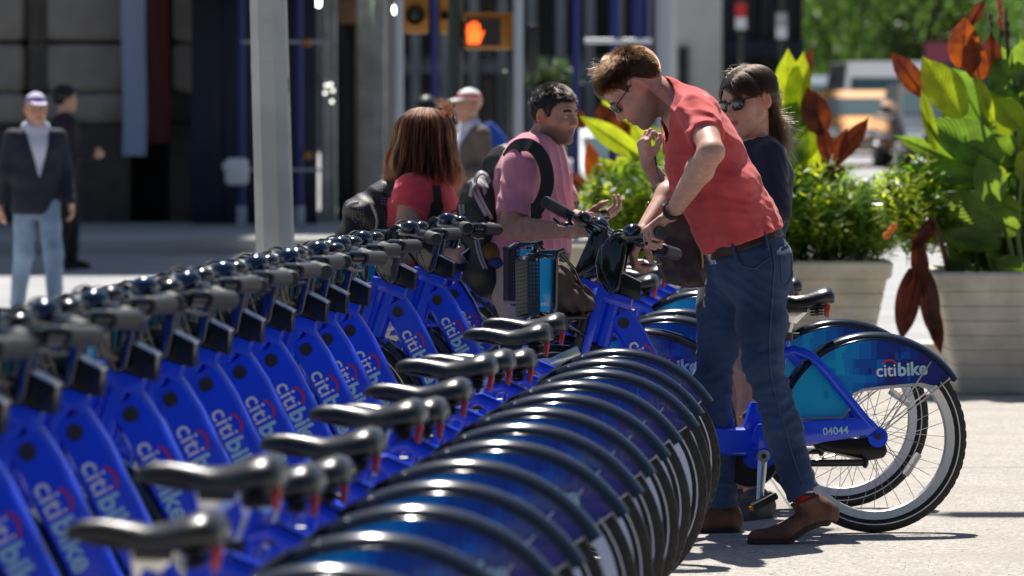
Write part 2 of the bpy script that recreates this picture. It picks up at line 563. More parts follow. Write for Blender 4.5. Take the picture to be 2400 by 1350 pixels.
def build_bike(label, group=None, steer=0.0, number=True, reflectors=True):
    root = thing('rental_bicycle', label, 'bicycle', group=group)
    # ---- frame
    b = MB()
    # big box-section down tube running into the low step-through and the bottom bracket
    cl = [(0.905, 0.775), (0.86, 0.70), (0.80, 0.585), (0.745, 0.48), (0.70, 0.405), (0.655, 0.355), (0.60, 0.335), (0.53, 0.325), (0.44, 0.325), (0.385, 0.33)]
    wd = [0.044, 0.050, 0.051, 0.050, 0.049, 0.049, 0.049, 0.049, 0.050, 0.05]
    vs = []; fs = []
    k = len(cl)
    hw = 0.029
    prof = [(1, 0.55), (0.8, 1.0), (-0.8, 1.0), (-1, 0.55), (-1, -0.55), (-0.8, -1.0), (0.8, -1.0), (1, -0.55)]
    for i, (x, z) in enumerate(cl):
        x0, z0 = cl[max(0, i - 1)]; x1, z1 = cl[min(k - 1, i + 1)]
        tx, tz = x1 - x0, z1 - z0
        l = math.hypot(tx, tz); nx, nz = tz / l, -tx / l
        for a, c in prof:
            vs.append((x + nx * wd[i] * a, hw * c, z + nz * wd[i] * a))
    np_ = len(prof)
    for i in range(k - 1):
        for j in range(np_):
            fs.append((i * np_ + j, i * np_ + (j + 1) % np_, (i + 1) * np_ + (j + 1) % np_, (i + 1) * np_ + j))
    fs.append(tuple(range(np_))); fs.append(tuple((k - 1) * np_ + j for j in reversed(range(np_))))
    b.add(vs, fs)
    # head: collar, front flange, head tube, foot block
    b.prism([(0.985, 0.868), (0.862, 0.828), (0.872, 0.785), (0.995, 0.828)], -0.034, 0.034, bev=0.005)
    b.prism([(0.990, 0.845), (0.962, 0.835), (1.018, 0.628), (1.05, 0.628)], -0.036, 0.036, bev=0.004)
    b.tube([(0.922, 0, 0.81), (0.975, 0, 0.635)], 0.029, 16)
    b.prism([(1.055, 0.645), (0.925, 0.645), (0.935, 0.612), (1.075, 0.600)], -0.033, 0.033, bev=0.005)
    b.prism([(0.97, 0.82), (0.90, 0.80), (0.955, 0.64), (1.02, 0.64)], -0.012, 0.012)
    # seat tube, seat stays, chain stays, dropouts
    b.tube([(0.405, 0, 0.30), (0.372, 0, 0.46), (0.315, 0, 0.685)], [0.034, 0.027, 0.022], 14)
    for sy in (-1, 1):
        b.tube([(0.328, sy * 0.012, 0.63), (0.285, sy * 0.040, 0.645), (0.232, sy * 0.062, 0.622), (0.185, sy * 0.064, 0.57), (0.02, sy * 0.064, 0.368)],
               [0.018, 0.0165, 0.0165, 0.0165, 0.0165], 10, flat=0.75)
        b.prism([(0.43, 0.385), (0.25, 0.394), (0.03, 0.405), (-0.005, 0.372), (0.03, 0.343), (0.24, 0.312), (0.43, 0.285)], sy * 0.052, sy * 0.075, bev=0.005)
        Md = T(0, sy * 0.064, WR)
        b.lathe([(0.0, -0.008), (0.036, -0.008), (0.036, 0.008), (0.0, 0.008)], 20, 0, Md)
        b.prism([(0.035, 0.40), (-0.03, 0.352), (-0.03, 0.325), (0.045, 0.338)], sy * 0.064 - 0.008, sy * 0.064 + 0.008, bev=0.003)
    b.tube([(0.40, -0.07, 0.345), (0.40, 0.07, 0.345)], 0.045, 14)
    b.lathe([(0.0, -0.062), (0.047, -0.062), (0.047, 0.062), (0.0, 0.062)], 18, 0, T(0.414, 0, 0.273))
    b.prism([(0.470, 0.36), (0.440, 0.462), (0.408, 0.462), (0.400, 0.36)], -0.024, 0.024, bev=0.004)
    frame = b.obj('frame', m_blue, root, angle=38)
    # round black plug in the down tube
    for sy in (-1, 1):
        b = MB()
        b.lathe([(0.0, sy * 0.0315), (0.016, sy * 0.0315), (0.0195, sy * 0.032), (0.0195, sy * 0.02)], 18, 0, T(0.892, 0, 0.742))
        b.obj('frame_plug', m_satin, frame)
        b = MB()
        b.lathe([(0.0, sy * 0.077), (0.011, sy * 0.077), (0.011, sy * 0.06)], 12, 0, T(0, 0, WR))
        b.obj('axle_cap', m_satin, frame)
    # word mark on the down tube, both sides
    b = MB()
    d = Vector((-0.0895, 0, -0.166)).normalized()
    logo(b, (0.880, 0.0298, 0.668), d, (-0.88, 0, 0.475), (0, 1, 0), 0.070)
    b.obj('frame_lettering', [m_white, m_pale, m_redp], frame, smooth=False)
    b = MB()
    d2 = -d
    logo(b, (0.79, -0.0298, 0.50), d2, (-0.88, 0, 0.475), (0, -1, 0), 0.066)
    b.obj('frame_lettering', [m_white, m_pale, m_redp], frame, smooth=False)
    # ---- black wedge at the top of the head
    b = MB()
    b.prism([(0.905, 0.922), (0.832, 0.886), (0.834, 0.822), (0.905, 0.846)], -0.037, 0.037, bev=0.002)
    hcv = b.obj('head_cover', m_black, root)
    b = MB(); b.prism([(0.907, 0.9265), (0.830, 0.8885), (0.829, 0.8830), (0.907, 0.9205)], -0.0385, 0.0385, bev=0.001)
    b.obj('edge_highlight', m_alu, hcv)  # bright strip added as the highlight along the cover's top edge
    # ---- basket mount with two bolts
    b = MB()
    b.prism([(1.006, 0.845), (0.992, 0.84), (1.05, 0.63), (1.085, 0.63)], -0.03, 0.030, bev=0.003)
    mt = b.obj('basket_mount', m_satin, root)
    for x, z in ((1.003, 0.82), (1.058, 0.645)):
        b = MB()
        b.tube([(x, -0.036, z), (x, 0.036, z)], 0.0065, 10)
        b.obj('bolt', m_alu, mt)
    # ---- docking wedge
    b = MB()
    b.prism([(1.06, 0.665), (1.045, 0.628), (1.155, 0.598), (1.165, 0.618)], 0.034, 0.046, bev=0.004)
    b.prism([(1.155, 0.612), (1.112, 0.612), (1.118, 0.562), (1.150, 0.562)], 0.036, 0.042, bev=0.003)
    b.prism([(1.06, 0.655), (1.045, 0.625), (1.13, 0.60), (1.145, 0.62)], -0.03, 0.034, bev=0.004)
    b.obj('docking_wedge', m_alu, root)
    # ---- steering: fork, front wheel, handlebar and housing turn about the head axis
    axd = Vector((-0.297, 0, 0.955)).normalized()
    piv = Vector((0.985, 0, 0.72))
    S = Matrix.Translation(piv) @ Matrix.Rotation(steer, 4, axd) @ Matrix.Translation(-piv)
    steered = []
    b = MB()
    b.tube([(1.0, 0, 0.62), (1.015, 0, 0.57)], 0.03, 14)
    for sy in (-1, 1):
        b.tube([(1.01, sy * 0.012, 0.59), (1.028, sy * 0.05, 0.565), (1.05, sy * 0.056, 0.52), (FH - 0.02, sy * 0.056, 0.385), (FH, sy * 0.056, WR)], [0.02, 0.018, 0.017, 0.014, 0.014], 10)
    fk = b.obj('fork', m_blue, root); steered.append(fk)
    fw = add_wheel('front_wheel', FH, root); steered.append(fw)
    ff = arc_fender(FH, R(20), R(168), 0.366, root, 'front_fender'); steered.append(ff)
    b = MB()
    for sy in (-1, 1):
        # side shells of the handlebar housing
        y0, y1 = (0.026, 0.058) if sy > 0 else (-0.058, -0.026)
        b.prism([(0.925, 0.835), (0.962, 0.931), (0.960, 0.997), (0.940, 1.030), (0.900, 1.056), (0.862, 1.045), (0.868, 1.003), (0.896, 0.852)], y0, y1, bev=0.009, seg=3)
    b.prism([(0.935, 0.84), (0.975, 0.89), (0.982, 0.955), (0.968, 1.005), (0.915, 1.045), (0.885, 1.03), (0.905, 0.86)], -0.04, 0.04, bev=0.012, seg=3)
    hs = b.obj('handlebar_housing', m_gloss, root); steered.append(hs)
    b = MB()
    b.tube([(0.900, -0.03, 1.026), (0.900, 0.03, 1.026)], 0.024, 12)
    b.box((0.80, -0.035, 1.016), (0.90, 0.035, 1.038), 0, 0.008)
    for sy in (-1, 1):
        b.tube([(0.90, sy * 0.0, 1.030), (0.885, sy * 0.08, 1.028), (0.845, sy * 0.135, 1.023), (0.775, sy * 0.175, 1.019), (0.762, sy * 0.19, 1.018)], 0.0135, 10)
        b.tube([(0.795, sy * 0.164, 1.020), (0.768, sy * 0.184, 1.019)], 0.021, 12)
    hbar = b.obj('handlebar', m_gloss, root); steered.append(hbar)
    for sy in (-1, 1):
        b = MB()
        p0 = Vector((0.764, sy * 0.184, 1.018)); p1 = Vector((0.722, sy * 0.312, 1.016))
        dd = (p1 - p0)
        b.tube([p0, p0 + dd * 0.04, p0 + dd * 0.08, p0 + dd * 0.95, p1], [0.0190, 0.0235, 0.0215, 0.0225, 0.0195], 16)
        b.obj('grip', m_grip, hbar)
        b = MB()
        b.tube([p0 + Vector((0.03, -sy * 0.02, -0.012)), p0 + Vector((0.06, 0.0, -0.024)), p0 + Vector((0.035, sy * 0.075, -0.040)), p0 + Vector((0.015, sy * 0.105, -0.036))],
               [0.009, 0.008, 0.006, 0.0055], 8)
        b.obj('brake_lever', m_gloss, hbar)
    b = MB()
    b.ball((0.842, 0.120, 1.048), (0.034, 0.034, 0.026), 0, 18)
    b.tube([(0.842, 0.125, 1.018), (0.842, 0.120, 1.048)], 0.012, 10)
    b.obj('bell', m_bell, hbar)
    b = MB()
    b.ball((0.835, -0.125, 1.046), (0.030, 0.034, 0.020), 0, 18)
    b.ball((0.865, -0.105, 1.060), (0.011, 0.014, 0.008), 0, 10)
    b.obj('gear_shifter', m_gloss, hbar)
    b = MB()
    for q, sy in ((0.03, 1), (0.042, -1), (0.02, -1)):
        pts = []
        for i in range(13):
            t = i / 12
            pts.append((0.83 + 0.105 * t + 0.03 * math.sin(PI * t), sy * (0.15 - 0.13 * t), 1.018 + (0.025 + q) * math.sin(PI * t) - 0.10 * t * t))
        b.tube(pts, 0.0035, 6)
    b.obj('brake_cable', m_satin, hbar)
    # ---- basket
    b = MB()
    for sy in (-1, 1):
        hoop = [(1.16, sy * 0.145, 0.775), (1.155, sy * 0.15, 0.80), (1.150, sy * 0.15, 0.96), (1.142, sy * 0.15, 0.985), (1.12, sy * 0.148, 0.992)]
        b.tube(hoop, 0.011, 8)
        b.tube([(1.16, sy * 0.145, 0.78), (1.12, sy * 0.12, 0.755), (1.03, sy * 0.06, 0.765), (1.01, sy * 0.03, 0.79)], 0.011, 8)
        b.tube([(1.142, sy * 0.15, 0.985), (1.20, sy * 0.14, 0.985), (1.235, sy * 0.12, 0.965)], 0.009, 8)
        b.tube([(1.035, sy * 0.03, 0.70), (1.15, sy * 0.13, 0.765)], 0.008, 8)
    b.tube([(1.235, -0.12, 0.965), (1.245, -0.08, 0.97), (1.245, 0.08, 0.97), (1.235, 0.12, 0.965)], 0.009, 8)
    b.box((1.04, -0.13, 0.755), (1.23, 0.13, 0.764), 0, 0.002)
    bk = b.obj('basket', m_gloss, root)
    # perforated front plate: real slots between thin bars
    b = MB()
    zs = [0.775 + 0.0135 * i for i in range(15)]
    for i, z in enumerate(zs):
        b.box((1.243 - 0.025 * i / 14 * 0 , -0.125, z), (1.247, 0.125, z + 0.006))
    for j in range(19):
        y = -0.125 + 0.25 * j / 18
        b.box((1.2435, y - 0.0032, 0.775), (1.2475, y + 0.0032, 0.97))
    for sy in (-1, 1):
        for i in range(15):
            b.box((1.205, sy * 0.134 - 0.002, zs[i]), (1.243, sy * 0.134 + 0.002, zs[i] + 0.006))
        for q in (1.205, 1.218, 1.231, 1.243):
            b.box((q - 0.003, sy * 0.134 - 0.0025, 0.775), (q + 0.003, sy * 0.134 + 0.0025, 0.97))
    b.obj('perforated_plate', m_satin, bk, smooth=False)
    for sy in (-1, 1):
        b = MB()
        b.box((1.158, sy * 0.138 - 0.002, 0.78), (1.205, sy * 0.138 + 0.002, 0.965), 0, 0.001)
        Mx = Matrix(((-sy * 1.0, 0, 0), (0, 0, sy), (0, 1, 0))).to_4x4()
        v, f = text_mesh('citi', 0.024, 0.0003, 0.0004)
        xx = 1.203 if sy > 0 else 1.160
        Mt = Matrix.Translation((xx, sy * 0.1412, 0.80)) @ Mx
        b.add(v, f, 1, Mt)
        b.obj('advert_panel', [m_panel, m_white], bk)
    b = MB()
    for y in (0.10, -0.10):
        b.tube([(1.14, y * 1.4, 0.99), (1.08, y * 1.1, 0.93), (1.035, y * 0.5, 0.86), (1.01, y * 0.3, 0.80)], 0.006, 8)
    b.obj('elastic_cord', m_gloss, bk)
    # ---- rear wheel, fender, skirts
    add_wheel('rear_wheel', 0.0, root)
    rfd = arc_fender(0.0, R(12), R(146), 0.366, root, 'rear_fender')
    b = MB()
    for sy in (-1, 1):
        b.tube([(0, sy * 0.052, WR), (-0.268, sy * 0.046, WR + 0.205)], 0.0028, 6)
        b.tube([(-0.01, sy * 0.052, WR), (-0.20, sy * 0.046, WR + 0.262)], 0.0028, 6)
    b.obj('fender_stay', m_alu, rfd)
    for sy in (-1, 1):
        poly = []
        for i in range(22):
            a = R(142 - (142 - 16) * i / 21)
            poly.append((0.346 * math.cos(a), WR + 0.346 * math.sin(a)))
        poly += [(0.30, WR + 0.07), (0.10, WR + 0.075), (0.078, WR + 0.155), (0.04, WR + 0.172), (-0.02, WR + 0.179), (-0.17, WR + 0.190), (-0.215, WR + 0.178)]
        b = MB()
        b.prism(poly, sy * 0.0315 - 0.0012, sy * 0.0315 + 0.0012)
        pn = b.obj('skirt_panel', m_panel, root, smooth=False)
        b = MB()
        if sy > 0:
            logo(b, (-0.005, 0.0332, WR + 0.212), (-1, 0, 0.045), (0.045, 0, 1), (0, 1, 0), 0.062)
        else:
            logo(b, (-0.195, -0.0332, WR + 0.208), (1, 0, 0), (0, 0, 1), (0, -1, 0), 0.062)
        b.obj('panel_lettering', [m_white, m_pale, m_redp], pn, smooth=False)
        b = MB()
        b.tube([(0.085, sy * 0.0315, WR + 0.150), (0.04, sy * 0.0315, WR + 0.167), (-0.02, sy * 0.0315, WR + 0.174), (-0.17, sy * 0.0315, WR + 0.185), (-0.215, sy * 0.0315, WR + 0.170)], 0.006, 6)
        b.tube([(0.30, sy * 0.0315, WR + 0.065), (0.12, sy * 0.0315, WR + 0.068), (0.085, sy * 0.0315, WR + 0.11)], 0.006, 6)
        b.obj('panel_edging', m_clear, pn)
    # ---- seat post, saddle, rear light
    b = MB()
    b.tube([(0.318, 0, 0.66), (0.290, 0, 0.755)], 0.0145, 12)
    b.prism([(0.302, 0.74), (0.275, 0.735), (0.225, 0.785), (0.225, 0.80), (0.315, 0.80)], -0.016, 0.016, bev=0.003)
    post = b.obj('seat_post', m_alu, root)
    b = MB()
    b.lathe([(0.0145, -0.014), (0.029, -0.014), (0.029, 0.014), (0.0145, 0.014)], 16, 0, T(0.314, 0, 0.690) @ Matrix.Rotation(R(90), 4, 'X'))
    b.tube([(0.325, -0.03, 0.692), (0.30, -0.05, 0.70), (0.25, -0.055, 0.70)], 0.006, 8)
    b.obj('seat_clamp', m_satin, post)
    # saddle: lofted sections along its length (x from nose to rear)
    b = MB()
    sec = [(0.425, 0.826, 0.010, 0.012), (0.418, 0.833, 0.020, 0.022), (0.395, 0.842, 0.026, 0.030), (0.36, 0.847, 0.031, 0.036), (0.32, 0.843, 0.040, 0.040),
           (0.28, 0.837, 0.055, 0.042), (0.245, 0.843, 0.075, 0.046), (0.21, 0.857, 0.093, 0.055), (0.18, 0.866, 0.100, 0.060), (0.158, 0.862, 0.092, 0.056), (0.146, 0.848, 0.070, 0.040), (0.142, 0.835, 0.045, 0.02)]
    n = 20; vs = []; fs = []
    for x, z, hw_, th in sec:
        for j in range(n):
            a = 2 * PI * j / n
            ca, sa = math.cos(a), math.sin(a)
            yy = hw_ * math.copysign(abs(ca) ** 0.8, ca)
            zz = z - th / 2 + (th / 2) * math.copysign(abs(sa) ** 0.75, sa)
            if sa > 0:
                zz -= 0.010 * (ca * ca)
                zz -= 0.005 * math.exp(-(yy / 0.015) ** 2) * (hw_ > 0.03)
            else:
                zz -= 0.012 * abs(ca)
            vs.append((x, yy, zz))
    k = len(sec)
    for i in range(k - 1):
        for j in range(n):
            fs.append((i * n + j, i * n + (j + 1) % n, (i + 1) * n + (j + 1) % n, (i + 1) * n + j))
    fs.append(tuple(range(n))); fs.append(tuple((k - 1) * n + j for j in reversed(range(n))))
    b.add(vs, fs)
    sad = b.obj('saddle', m_saddle, root, angle=60)
    b = MB()
    for sy in (-1, 1):
        b.tube([(0.40, sy * 0.012, 0.805), (0.33, sy * 0.022, 0.795), (0.22, sy * 0.024, 0.795), (0.18, sy * 0.045, 0.81)], 0.0045, 6)
        for i in range(6):
            z = 0.768 + i * 0.0095
            b.lathe([(0.012, -0.0035), (0.021, 0.0), (0.012, 0.0035)], 12, 0, T(0.197, sy * 0.040, z) @ Matrix.Rotation(R(90), 4, 'X'))
    b.box((0.235, -0.022, 0.775), (0.305, 0.022, 0.80), 0, 0.004)
    b.box((0.175, -0.05, 0.79), (0.215, 0.05, 0.80), 0, 0.003)
    b.obj('saddle_springs', m_satin, sad)
    b = MB()
    b.prism([(0.166, 0.812), (0.150, 0.800), (0.157, 0.755), (0.170, 0.765)], -0.012, 0.012, bev=0.003)
    b.obj('rear_light', m_red, sad)
    # ---- cranks with pedals, chain guard, chain case, kickstand
    bbx, bbz = 0.414, 0.273
    for sy, ang in ((1, R(-84)), (-1, R(96))):
        b = MB()
        ex, ez = bbx + 0.16 * math.cos(ang), bbz + 0.16 * math.sin(ang)
        b.tube([(bbx, sy * 0.085, bbz), (ex, sy * 0.098, ez)], [0.018, 0.012], 12, flat=0.55, up=(1, 0, 0) if abs(math.cos(ang)) < 0.5 else (0, 0, 1))
        b.lathe([(0, -0.012), (0.023, -0.012), (0.023, 0.012), (0, 0.012)], 16, 0, T(bbx, sy * 0.086, bbz))
        ck = b.obj('crank_arm', m_alu, root)
        b = MB()
        b.box((ex - 0.048, sy * 0.155 - 0.045, ez - 0.013), (ex + 0.048, sy * 0.155 + 0.045, ez + 0.013), 0, 0.006, M=T(ex, 0, ez) @ Matrix.Rotation(R(28), 4, 'Y') @ T(-ex, 0, -ez))
        b.box((ex + 0.044, sy * 0.155 - 0.03, ez - 0.008), (ex + 0.051, sy * 0.155 + 0.03, ez + 0.008), 1, 0.001, M=T(ex, 0, ez) @ Matrix.Rotation(R(28), 4, 'Y') @ T(-ex, 0, -ez))
        b.box((ex - 0.051, sy * 0.155 - 0.03, ez - 0.008), (ex - 0.044, sy * 0.155 + 0.03, ez + 0.008), 1, 0.001, M=T(ex, 0, ez) @ Matrix.Rotation(R(28), 4, 'Y') @ T(-ex, 0, -ez))
        b.obj('pedal', [m_satin, m_amber], ck)
        b = MB()
        b.lathe([(0, sy * 0.1), (0.009, sy * 0.1), (0.009, sy * 0.09)], 12, 0, T(bbx, 0, bbz))
        b.obj('crank_bolt', m_satin, ck)
    b = MB()
    b.lathe([(0.0, -0.066), (0.098, -0.066), (0.102, -0.060), (0.102, -0.050), (0.0, -0.050)], 32, 0, T(bbx + 0.02, 0, bbz - 0.005))
    cg = b.obj('chain_guard', m_black, root)
    b = MB()
    b.lathe([(0.100, -0.063), (0.107, -0.063), (0.107, -0.055), (0.100, -0.055)], 32, 0, T(bbx + 0.02, 0, bbz - 0.005), close=True)
    pts = [(0.40, -0.058, 0.31), (0.01, -0.058, WR + 0.03)]
    b.tube(pts, 0.004, 6)
    b.tube([(0.40, -0.058, 0.20), (0.01, -0.058, WR - 0.03)], 0.004, 6)
    b.obj('chain', m_steel, cg)
    b = MB()
    b.prism([(0.225, 0.322), (0.04, 0.336), (-0.03, 0.325), (-0.042, 0.285), (-0.028, 0.262), (0.03, 0.252), (0.19, 0.290)], -0.050, 0.049, bev=0.010)
    b.obj('chain_case', m_black, root)
    b = MB()
    for y, z, x1 in ((0.085, 0.246, 0.05), (-0.085, 0.290, 0.17)):
        b.tube([(0.37, y * 0.4, 0.255), (0.34, y, z), (x1, y, z)], [0.012, 0.0125, 0.0125], 10)
        b.ball((x1, y, z), (0.012, 0.022, 0.020), 0, 10)
    b.obj('kickstand', m_satin, root)
    # ---- fleet number
    if number:
        b = MB()
        Mx = Matrix(((-1, 0, -0.0), (0, 0, 1), (0.0, 1, 0))).to_4x4()
        v, f = text_mesh('04044', 0.037, 0.0005, 0.0004)
        b.add(v, f, 0, Matrix.Translation((0.198, 0.0756, 0.344)) @ Matrix.Rotation(R(3), 4, 'Y') @ Mx)
        b.obj('fleet_number', m_pale, frame, smooth=False)
    if steer:
        for o in steered:
            o.matrix_local = S
    if not reflectors:
        pass
    return root
# ================================================================== ground, road, pavement
m_asph = mat('sunlit_asphalt', (0.36, 0.36, 0.365), rough=0.85, noise=0.25, nscale=1.2, bump=0.003, bscale=90)
m_walk = mat('pavement_concrete', (0.42, 0.41, 0.39), rough=0.85, noise=0.2, nscale=0.9, bump=0.002, bscale=60)
m_paint = mat('road_paint', (0.72, 0.71, 0.68), rough=0.7, noise=0.25, nscale=6)
m_joint = mat('pavement_joint', (0.10, 0.10, 0.10), rough=0.9)

def sheet(name, x0, x1, ys, m, dz=0.0):
    vs = []; fs = []
    for y in ys:
        vs += [(x0, y, ground_z(y) + dz), (x1, y, ground_z(y) + dz)]
    for i in range(len(ys) - 1):
        fs.append((2 * i, 2 * i + 1, 2 * i + 3, 2 * i + 2))
    me = bpy.data.meshes.new(name); me.from_pydata(vs, [], fs)
    return struct(obj(name, me, None, m))
sheet('ground', -400, 400, [-60, 45, 120, 300, 900], m_asph)
sheet('plaza', -30, 30, [-20, 33.0], m_plaza, 0.004)
b = MB()
for k in range(9):
    b.box((-14.5 + k * 1.25, 36.2, 0.0), (-13.9 + k * 1.25, 39.6, 0.006))
cw = b.obj('crosswalk', m_paint); struct(cw)
b = MB(); b.box((-30, 52.6, -0.02), (-1.0, 60.5, 0.13 + ground_z(56)), 0, 0.02); struct(b.obj('pavement', m_walk))
b = MB()
for k in range(7):
    b.box((2.5 + k * 3.0, 46.0, ground_z(46)), (2.62 + k * 3.0, 100, ground_z(100) + 0.001))
# thin joints and tar lines across the plaza, at different angles
b = MB()
for (x0, y0, x1, y1) in ((-6, 13.2, 9, 14.0), (1.2, 10, 4.6, 26), (-3, 21.5, 12, 23.2), (-6, 28.0, 12, 27.2)):
    d = Vector((x1 - x0, y1 - y0, 0)); n = Vector((-d.y, d.x, 0)).normalized() * 0.006
    b.add([(x0 - n.x, y0 - n.y, 0.0075), (x1 - n.x, y1 - n.y, 0.0075), (x1 + n.x, y1 + n.y, 0.0075), (x0 + n.x, y0 + n.y, 0.0075)], [(0, 1, 2, 3)])
pj = b.obj('plaza_joints', m_joint); struct(pj)
# loose grit on the plaza: thousands of grains, one mass
r_ = np.random.default_rng(2)
n = 2600
gx = r_.uniform(0.1, 2.6, n); gy = r_.uniform(13.5, 21, n); gs = r_.uniform(0.001, 0.0028, n)
vs = []; fs = []
for i in range(n):
    s = gs[i]; k = len(vs); a = r_.uniform(0, 6.28)
    for j in range(3):
        vs.append((gx[i] + s * math.cos(a + j * 2.09), gy[i] + s * math.sin(a + j * 2.09), 0.0042))
    vs.append((gx[i], gy[i], 0.0042 + s * 0.9))
    fs += [(k, k + 1, k + 3), (k + 1, k + 2, k + 3), (k + 2, k, k + 3)]
me = bpy.data.meshes.new('grit'); me.from_pydata(vs, [], fs)
stuff(obj('grit', me, None, mat('grit_grain', (0.36, 0.31, 0.25), rough=0.9, noise=0.6, nscale=40)))

# ================================================================== the bicycles in place
HERO_STEER = -16
hero = build_bike('blue rental bicycle pulled out of the row, its handlebar held by the man in red', steer=R(HERO_STEER))
hx = at(2050, 1253, 18.7)
hero.location = (hx.x, 18.7, 0)
hero.rotation_euler = (R(4), 0, PI + R(9))
_ax = Vector((-0.297, 0, 0.955)).normalized(); _pv = Vector((0.985, 0, 0.72))
hero_steer = Matrix.Translation(_pv) @ Matrix.Rotation(R(HERO_STEER), 4, _ax) @ Matrix.Translation(-_pv)

hers = build_bike('blue rental bicycle with its handlebar turned round, standing behind the pulled-out bike', steer=R(162), number=False)
hx = at(1968, 1193, 19.86)
hers.location = (hx.x, 19.86, 0)
hers.rotation_euler = (R(2), 0, PI + R(4))

SZ = {-3: .80, -2: .855, -1: .79, 0: .76, 1: .78, 2: .806, 3: .773, 4: .786, 5: .82, 6: .80, 7: .77, 8: .82, 9: .825, 11: .80, 13: .79, 14: .82, 17: .78, 18: .80, 19: .79, 20: .80}
YAW = R(6); LIFT = math.atan(.024 / 1.135)
ORD = ['nearest', 'second', 'third', 'fourth', 'fifth', 'sixth', 'seventh', 'eighth', 'ninth', 'tenth', 'eleventh', 'twelfth', 'thirteenth']
def slot(i):
    Y = 11.37 + .687 * i
    return -1.046 + .083 * (Y - 11.37), Y
GROUP = 'rental bicycles docked in the row'
proto = build_bike('blue docked rental bicycle nearest the camera in the row, only its saddle and rear showing', GROUP, number=False)
rr_ = random.Random(5)
k = 0
for i in [-3, -2, -1, 0, 1, 2, 3, 4, 5, 6, 7, 8, 9, 11, 13, 14, 17, 18, 19, 20]:
    c = proto if i == -3 else copy_tree(proto)
    if i > -3:
        if i <= 9:
            hgt = 'raised' if SZ[i] > .81 else ('low' if SZ[i] < .78 else 'mid-height')
            c['label'] = 'blue docked rental bicycle with %s saddle, %s from the near end of the row' % (hgt, ORD[k])
        else:
            c['label'] = {11: 'docked rental bicycle just beyond the gap the pulled-out bike left',
                          13: 'docked rental bicycle second beyond the gap, in front of the red-shirted woman',
                          14: 'docked rental bicycle beside the hand holding the bright-rimmed phone',
                          17: 'docked rental bicycle partly hidden behind the black backpack of the man in pink',
                          18: 'docked rental bicycle seen below the brown bag, first past the man in pink',
                          19: 'docked rental bicycle far along the row, second past the man in pink',
                          20: 'farthest docked rental bicycle, its grip in front of the leafy planter'}[i]
    k += 1
    X, Y = slot(i)
    if i == 11: X, Y = -0.43, 19.15
    dx, da = rr_.uniform(-0.012, 0.012), rr_.uniform(-1.0, 1.0)
    c.rotation_euler = (R(rr_.uniform(-0.8, 0.8)), -LIFT, PI - YAW + R(da))
    L = .892
    c.location = (X + L * math.cos(YAW) + dx, Y - L * math.sin(YAW), 0.004)
    dz = SZ[i] - .872
    st_ = Matrix.Translation(_pv) @ Matrix.Rotation(R(rr_.uniform(-4, 4)), 4, _ax) @ Matrix.Translation(-_pv)
    for ch in c.children:
        nm = ch.name.split('.')[0]
        if nm in ('saddle', 'seat_post'):
            ch.location = (-.27 * dz + 0.022, 0, dz)
        if nm in ('fork', 'front_wheel', 'front_fender', 'handlebar_housing', 'handlebar'):
            ch.matrix_local = st_
hero.location.z = 0.004; hers.location.z = 0.004

# docks: a grey post with a dark slot in front of every bay
def build_dock(label):
    t = thing('bike_dock', label, 'dock', group='docks of the rental station')
    b = MB()
    b.prism([(1.30, 0.03), (1.50, 0.03), (1.50, 0.50), (1.44, 0.62), (1.36, 0.64), (1.30, 0.56)], -0.085, 0.085, bev=0.02, seg=3)
    b.obj('dock_post', m_dock, t)
    b = MB(); b.box((1.293, -0.03, 0.34), (1.306, 0.03, 0.52), 0, 0.004); b.obj('lock_slot', m_satin, t)
    b = MB(); b.box((1.17, 0.085, 0.48), (1.32, 0.10, 0.60), 0, 0.006); b.box((1.17, -0.10, 0.48), (1.32, -0.085, 0.60), 0, 0.006); b.obj('guide_cheek', m_alu, t)
    b = MB(); b.box((1.38, -0.03, 0.628), (1.43, 0.03, 0.642), 0, 0.003); b.obj('key_reader', m_gloss, t)
    return t
dock0 = build_dock('grey docking post of the bay nearest the camera')
k = 0
for i in range(-3, 22):
    c = dock0 if i == -3 else copy_tree(dock0)
    if i > -3:
        if i <= 9: c['label'] = 'grey docking post in front of the %s bike from the near end' % ORD[i + 3]
        elif i == 10: c['label'] = 'empty grey docking post of the pulled-out bike'
        elif i < 15: c['label'] = 'grey docking post, %s one past the empty bay' % ORD[i - 10].replace('nearest', 'first')
        else: c['label'] = 'grey docking post beyond the two backpackers, number %s along the far stretch' % ORD[i - 14].replace('nearest', 'first')
    X, Y = slot(i)
    c.rotation_euler = (0, 0, PI - YAW)
    c.location = (X + .892 * math.cos(YAW), Y - .892 * math.sin(YAW), 0.004)
for q, (i0, i1) in enumerate(((-4, 2), (3, 9), (10, 15), (16, 22))):
    X0, Y0 = slot(i0 - 0.45); X1, Y1 = slot(i1 + 0.45)
    f = Vector((-math.cos(YAW), math.sin(YAW), 0))
    o = Vector((.892 * math.cos(YAW), -.892 * math.sin(YAW), 0))
    A, B_ = Vector((X0, Y0, 0)) + o, Vector((X1, Y1, 0)) + o
    poly = [A + f * 0.86, A + f * 1.62, B_ + f * 1.62, B_ + f * 0.86]
    b = MB(); b.prism([(p.x, p.y) for p in poly], 0.0045, 0.031, bev=0.004, axis='z')
    o_ = b.obj('dock_base', m_plate)
    tag(o_, ['steel base plate under the nearest stretch of docks', 'steel base plate under the middle stretch of docks', 'steel base plate under the docks by the red-shirted woman', 'steel base plate under the farthest docks'][q], 'base plate', 'base plates of the station')

# brown jacket stuffed in the basket of the pulled-out bike
jk = thing('jacket', 'crumpled brown jacket in the basket of the pulled-out bike', 'jacket', hero.matrix_basis @ Vector((1.09, 0, 0.77)))
# ================================================================== implicit-surface modelling (people, bags, cloth)
def V3(*a): return np.array(a if len(a) == 3 else a[0], dtype=np.float32)

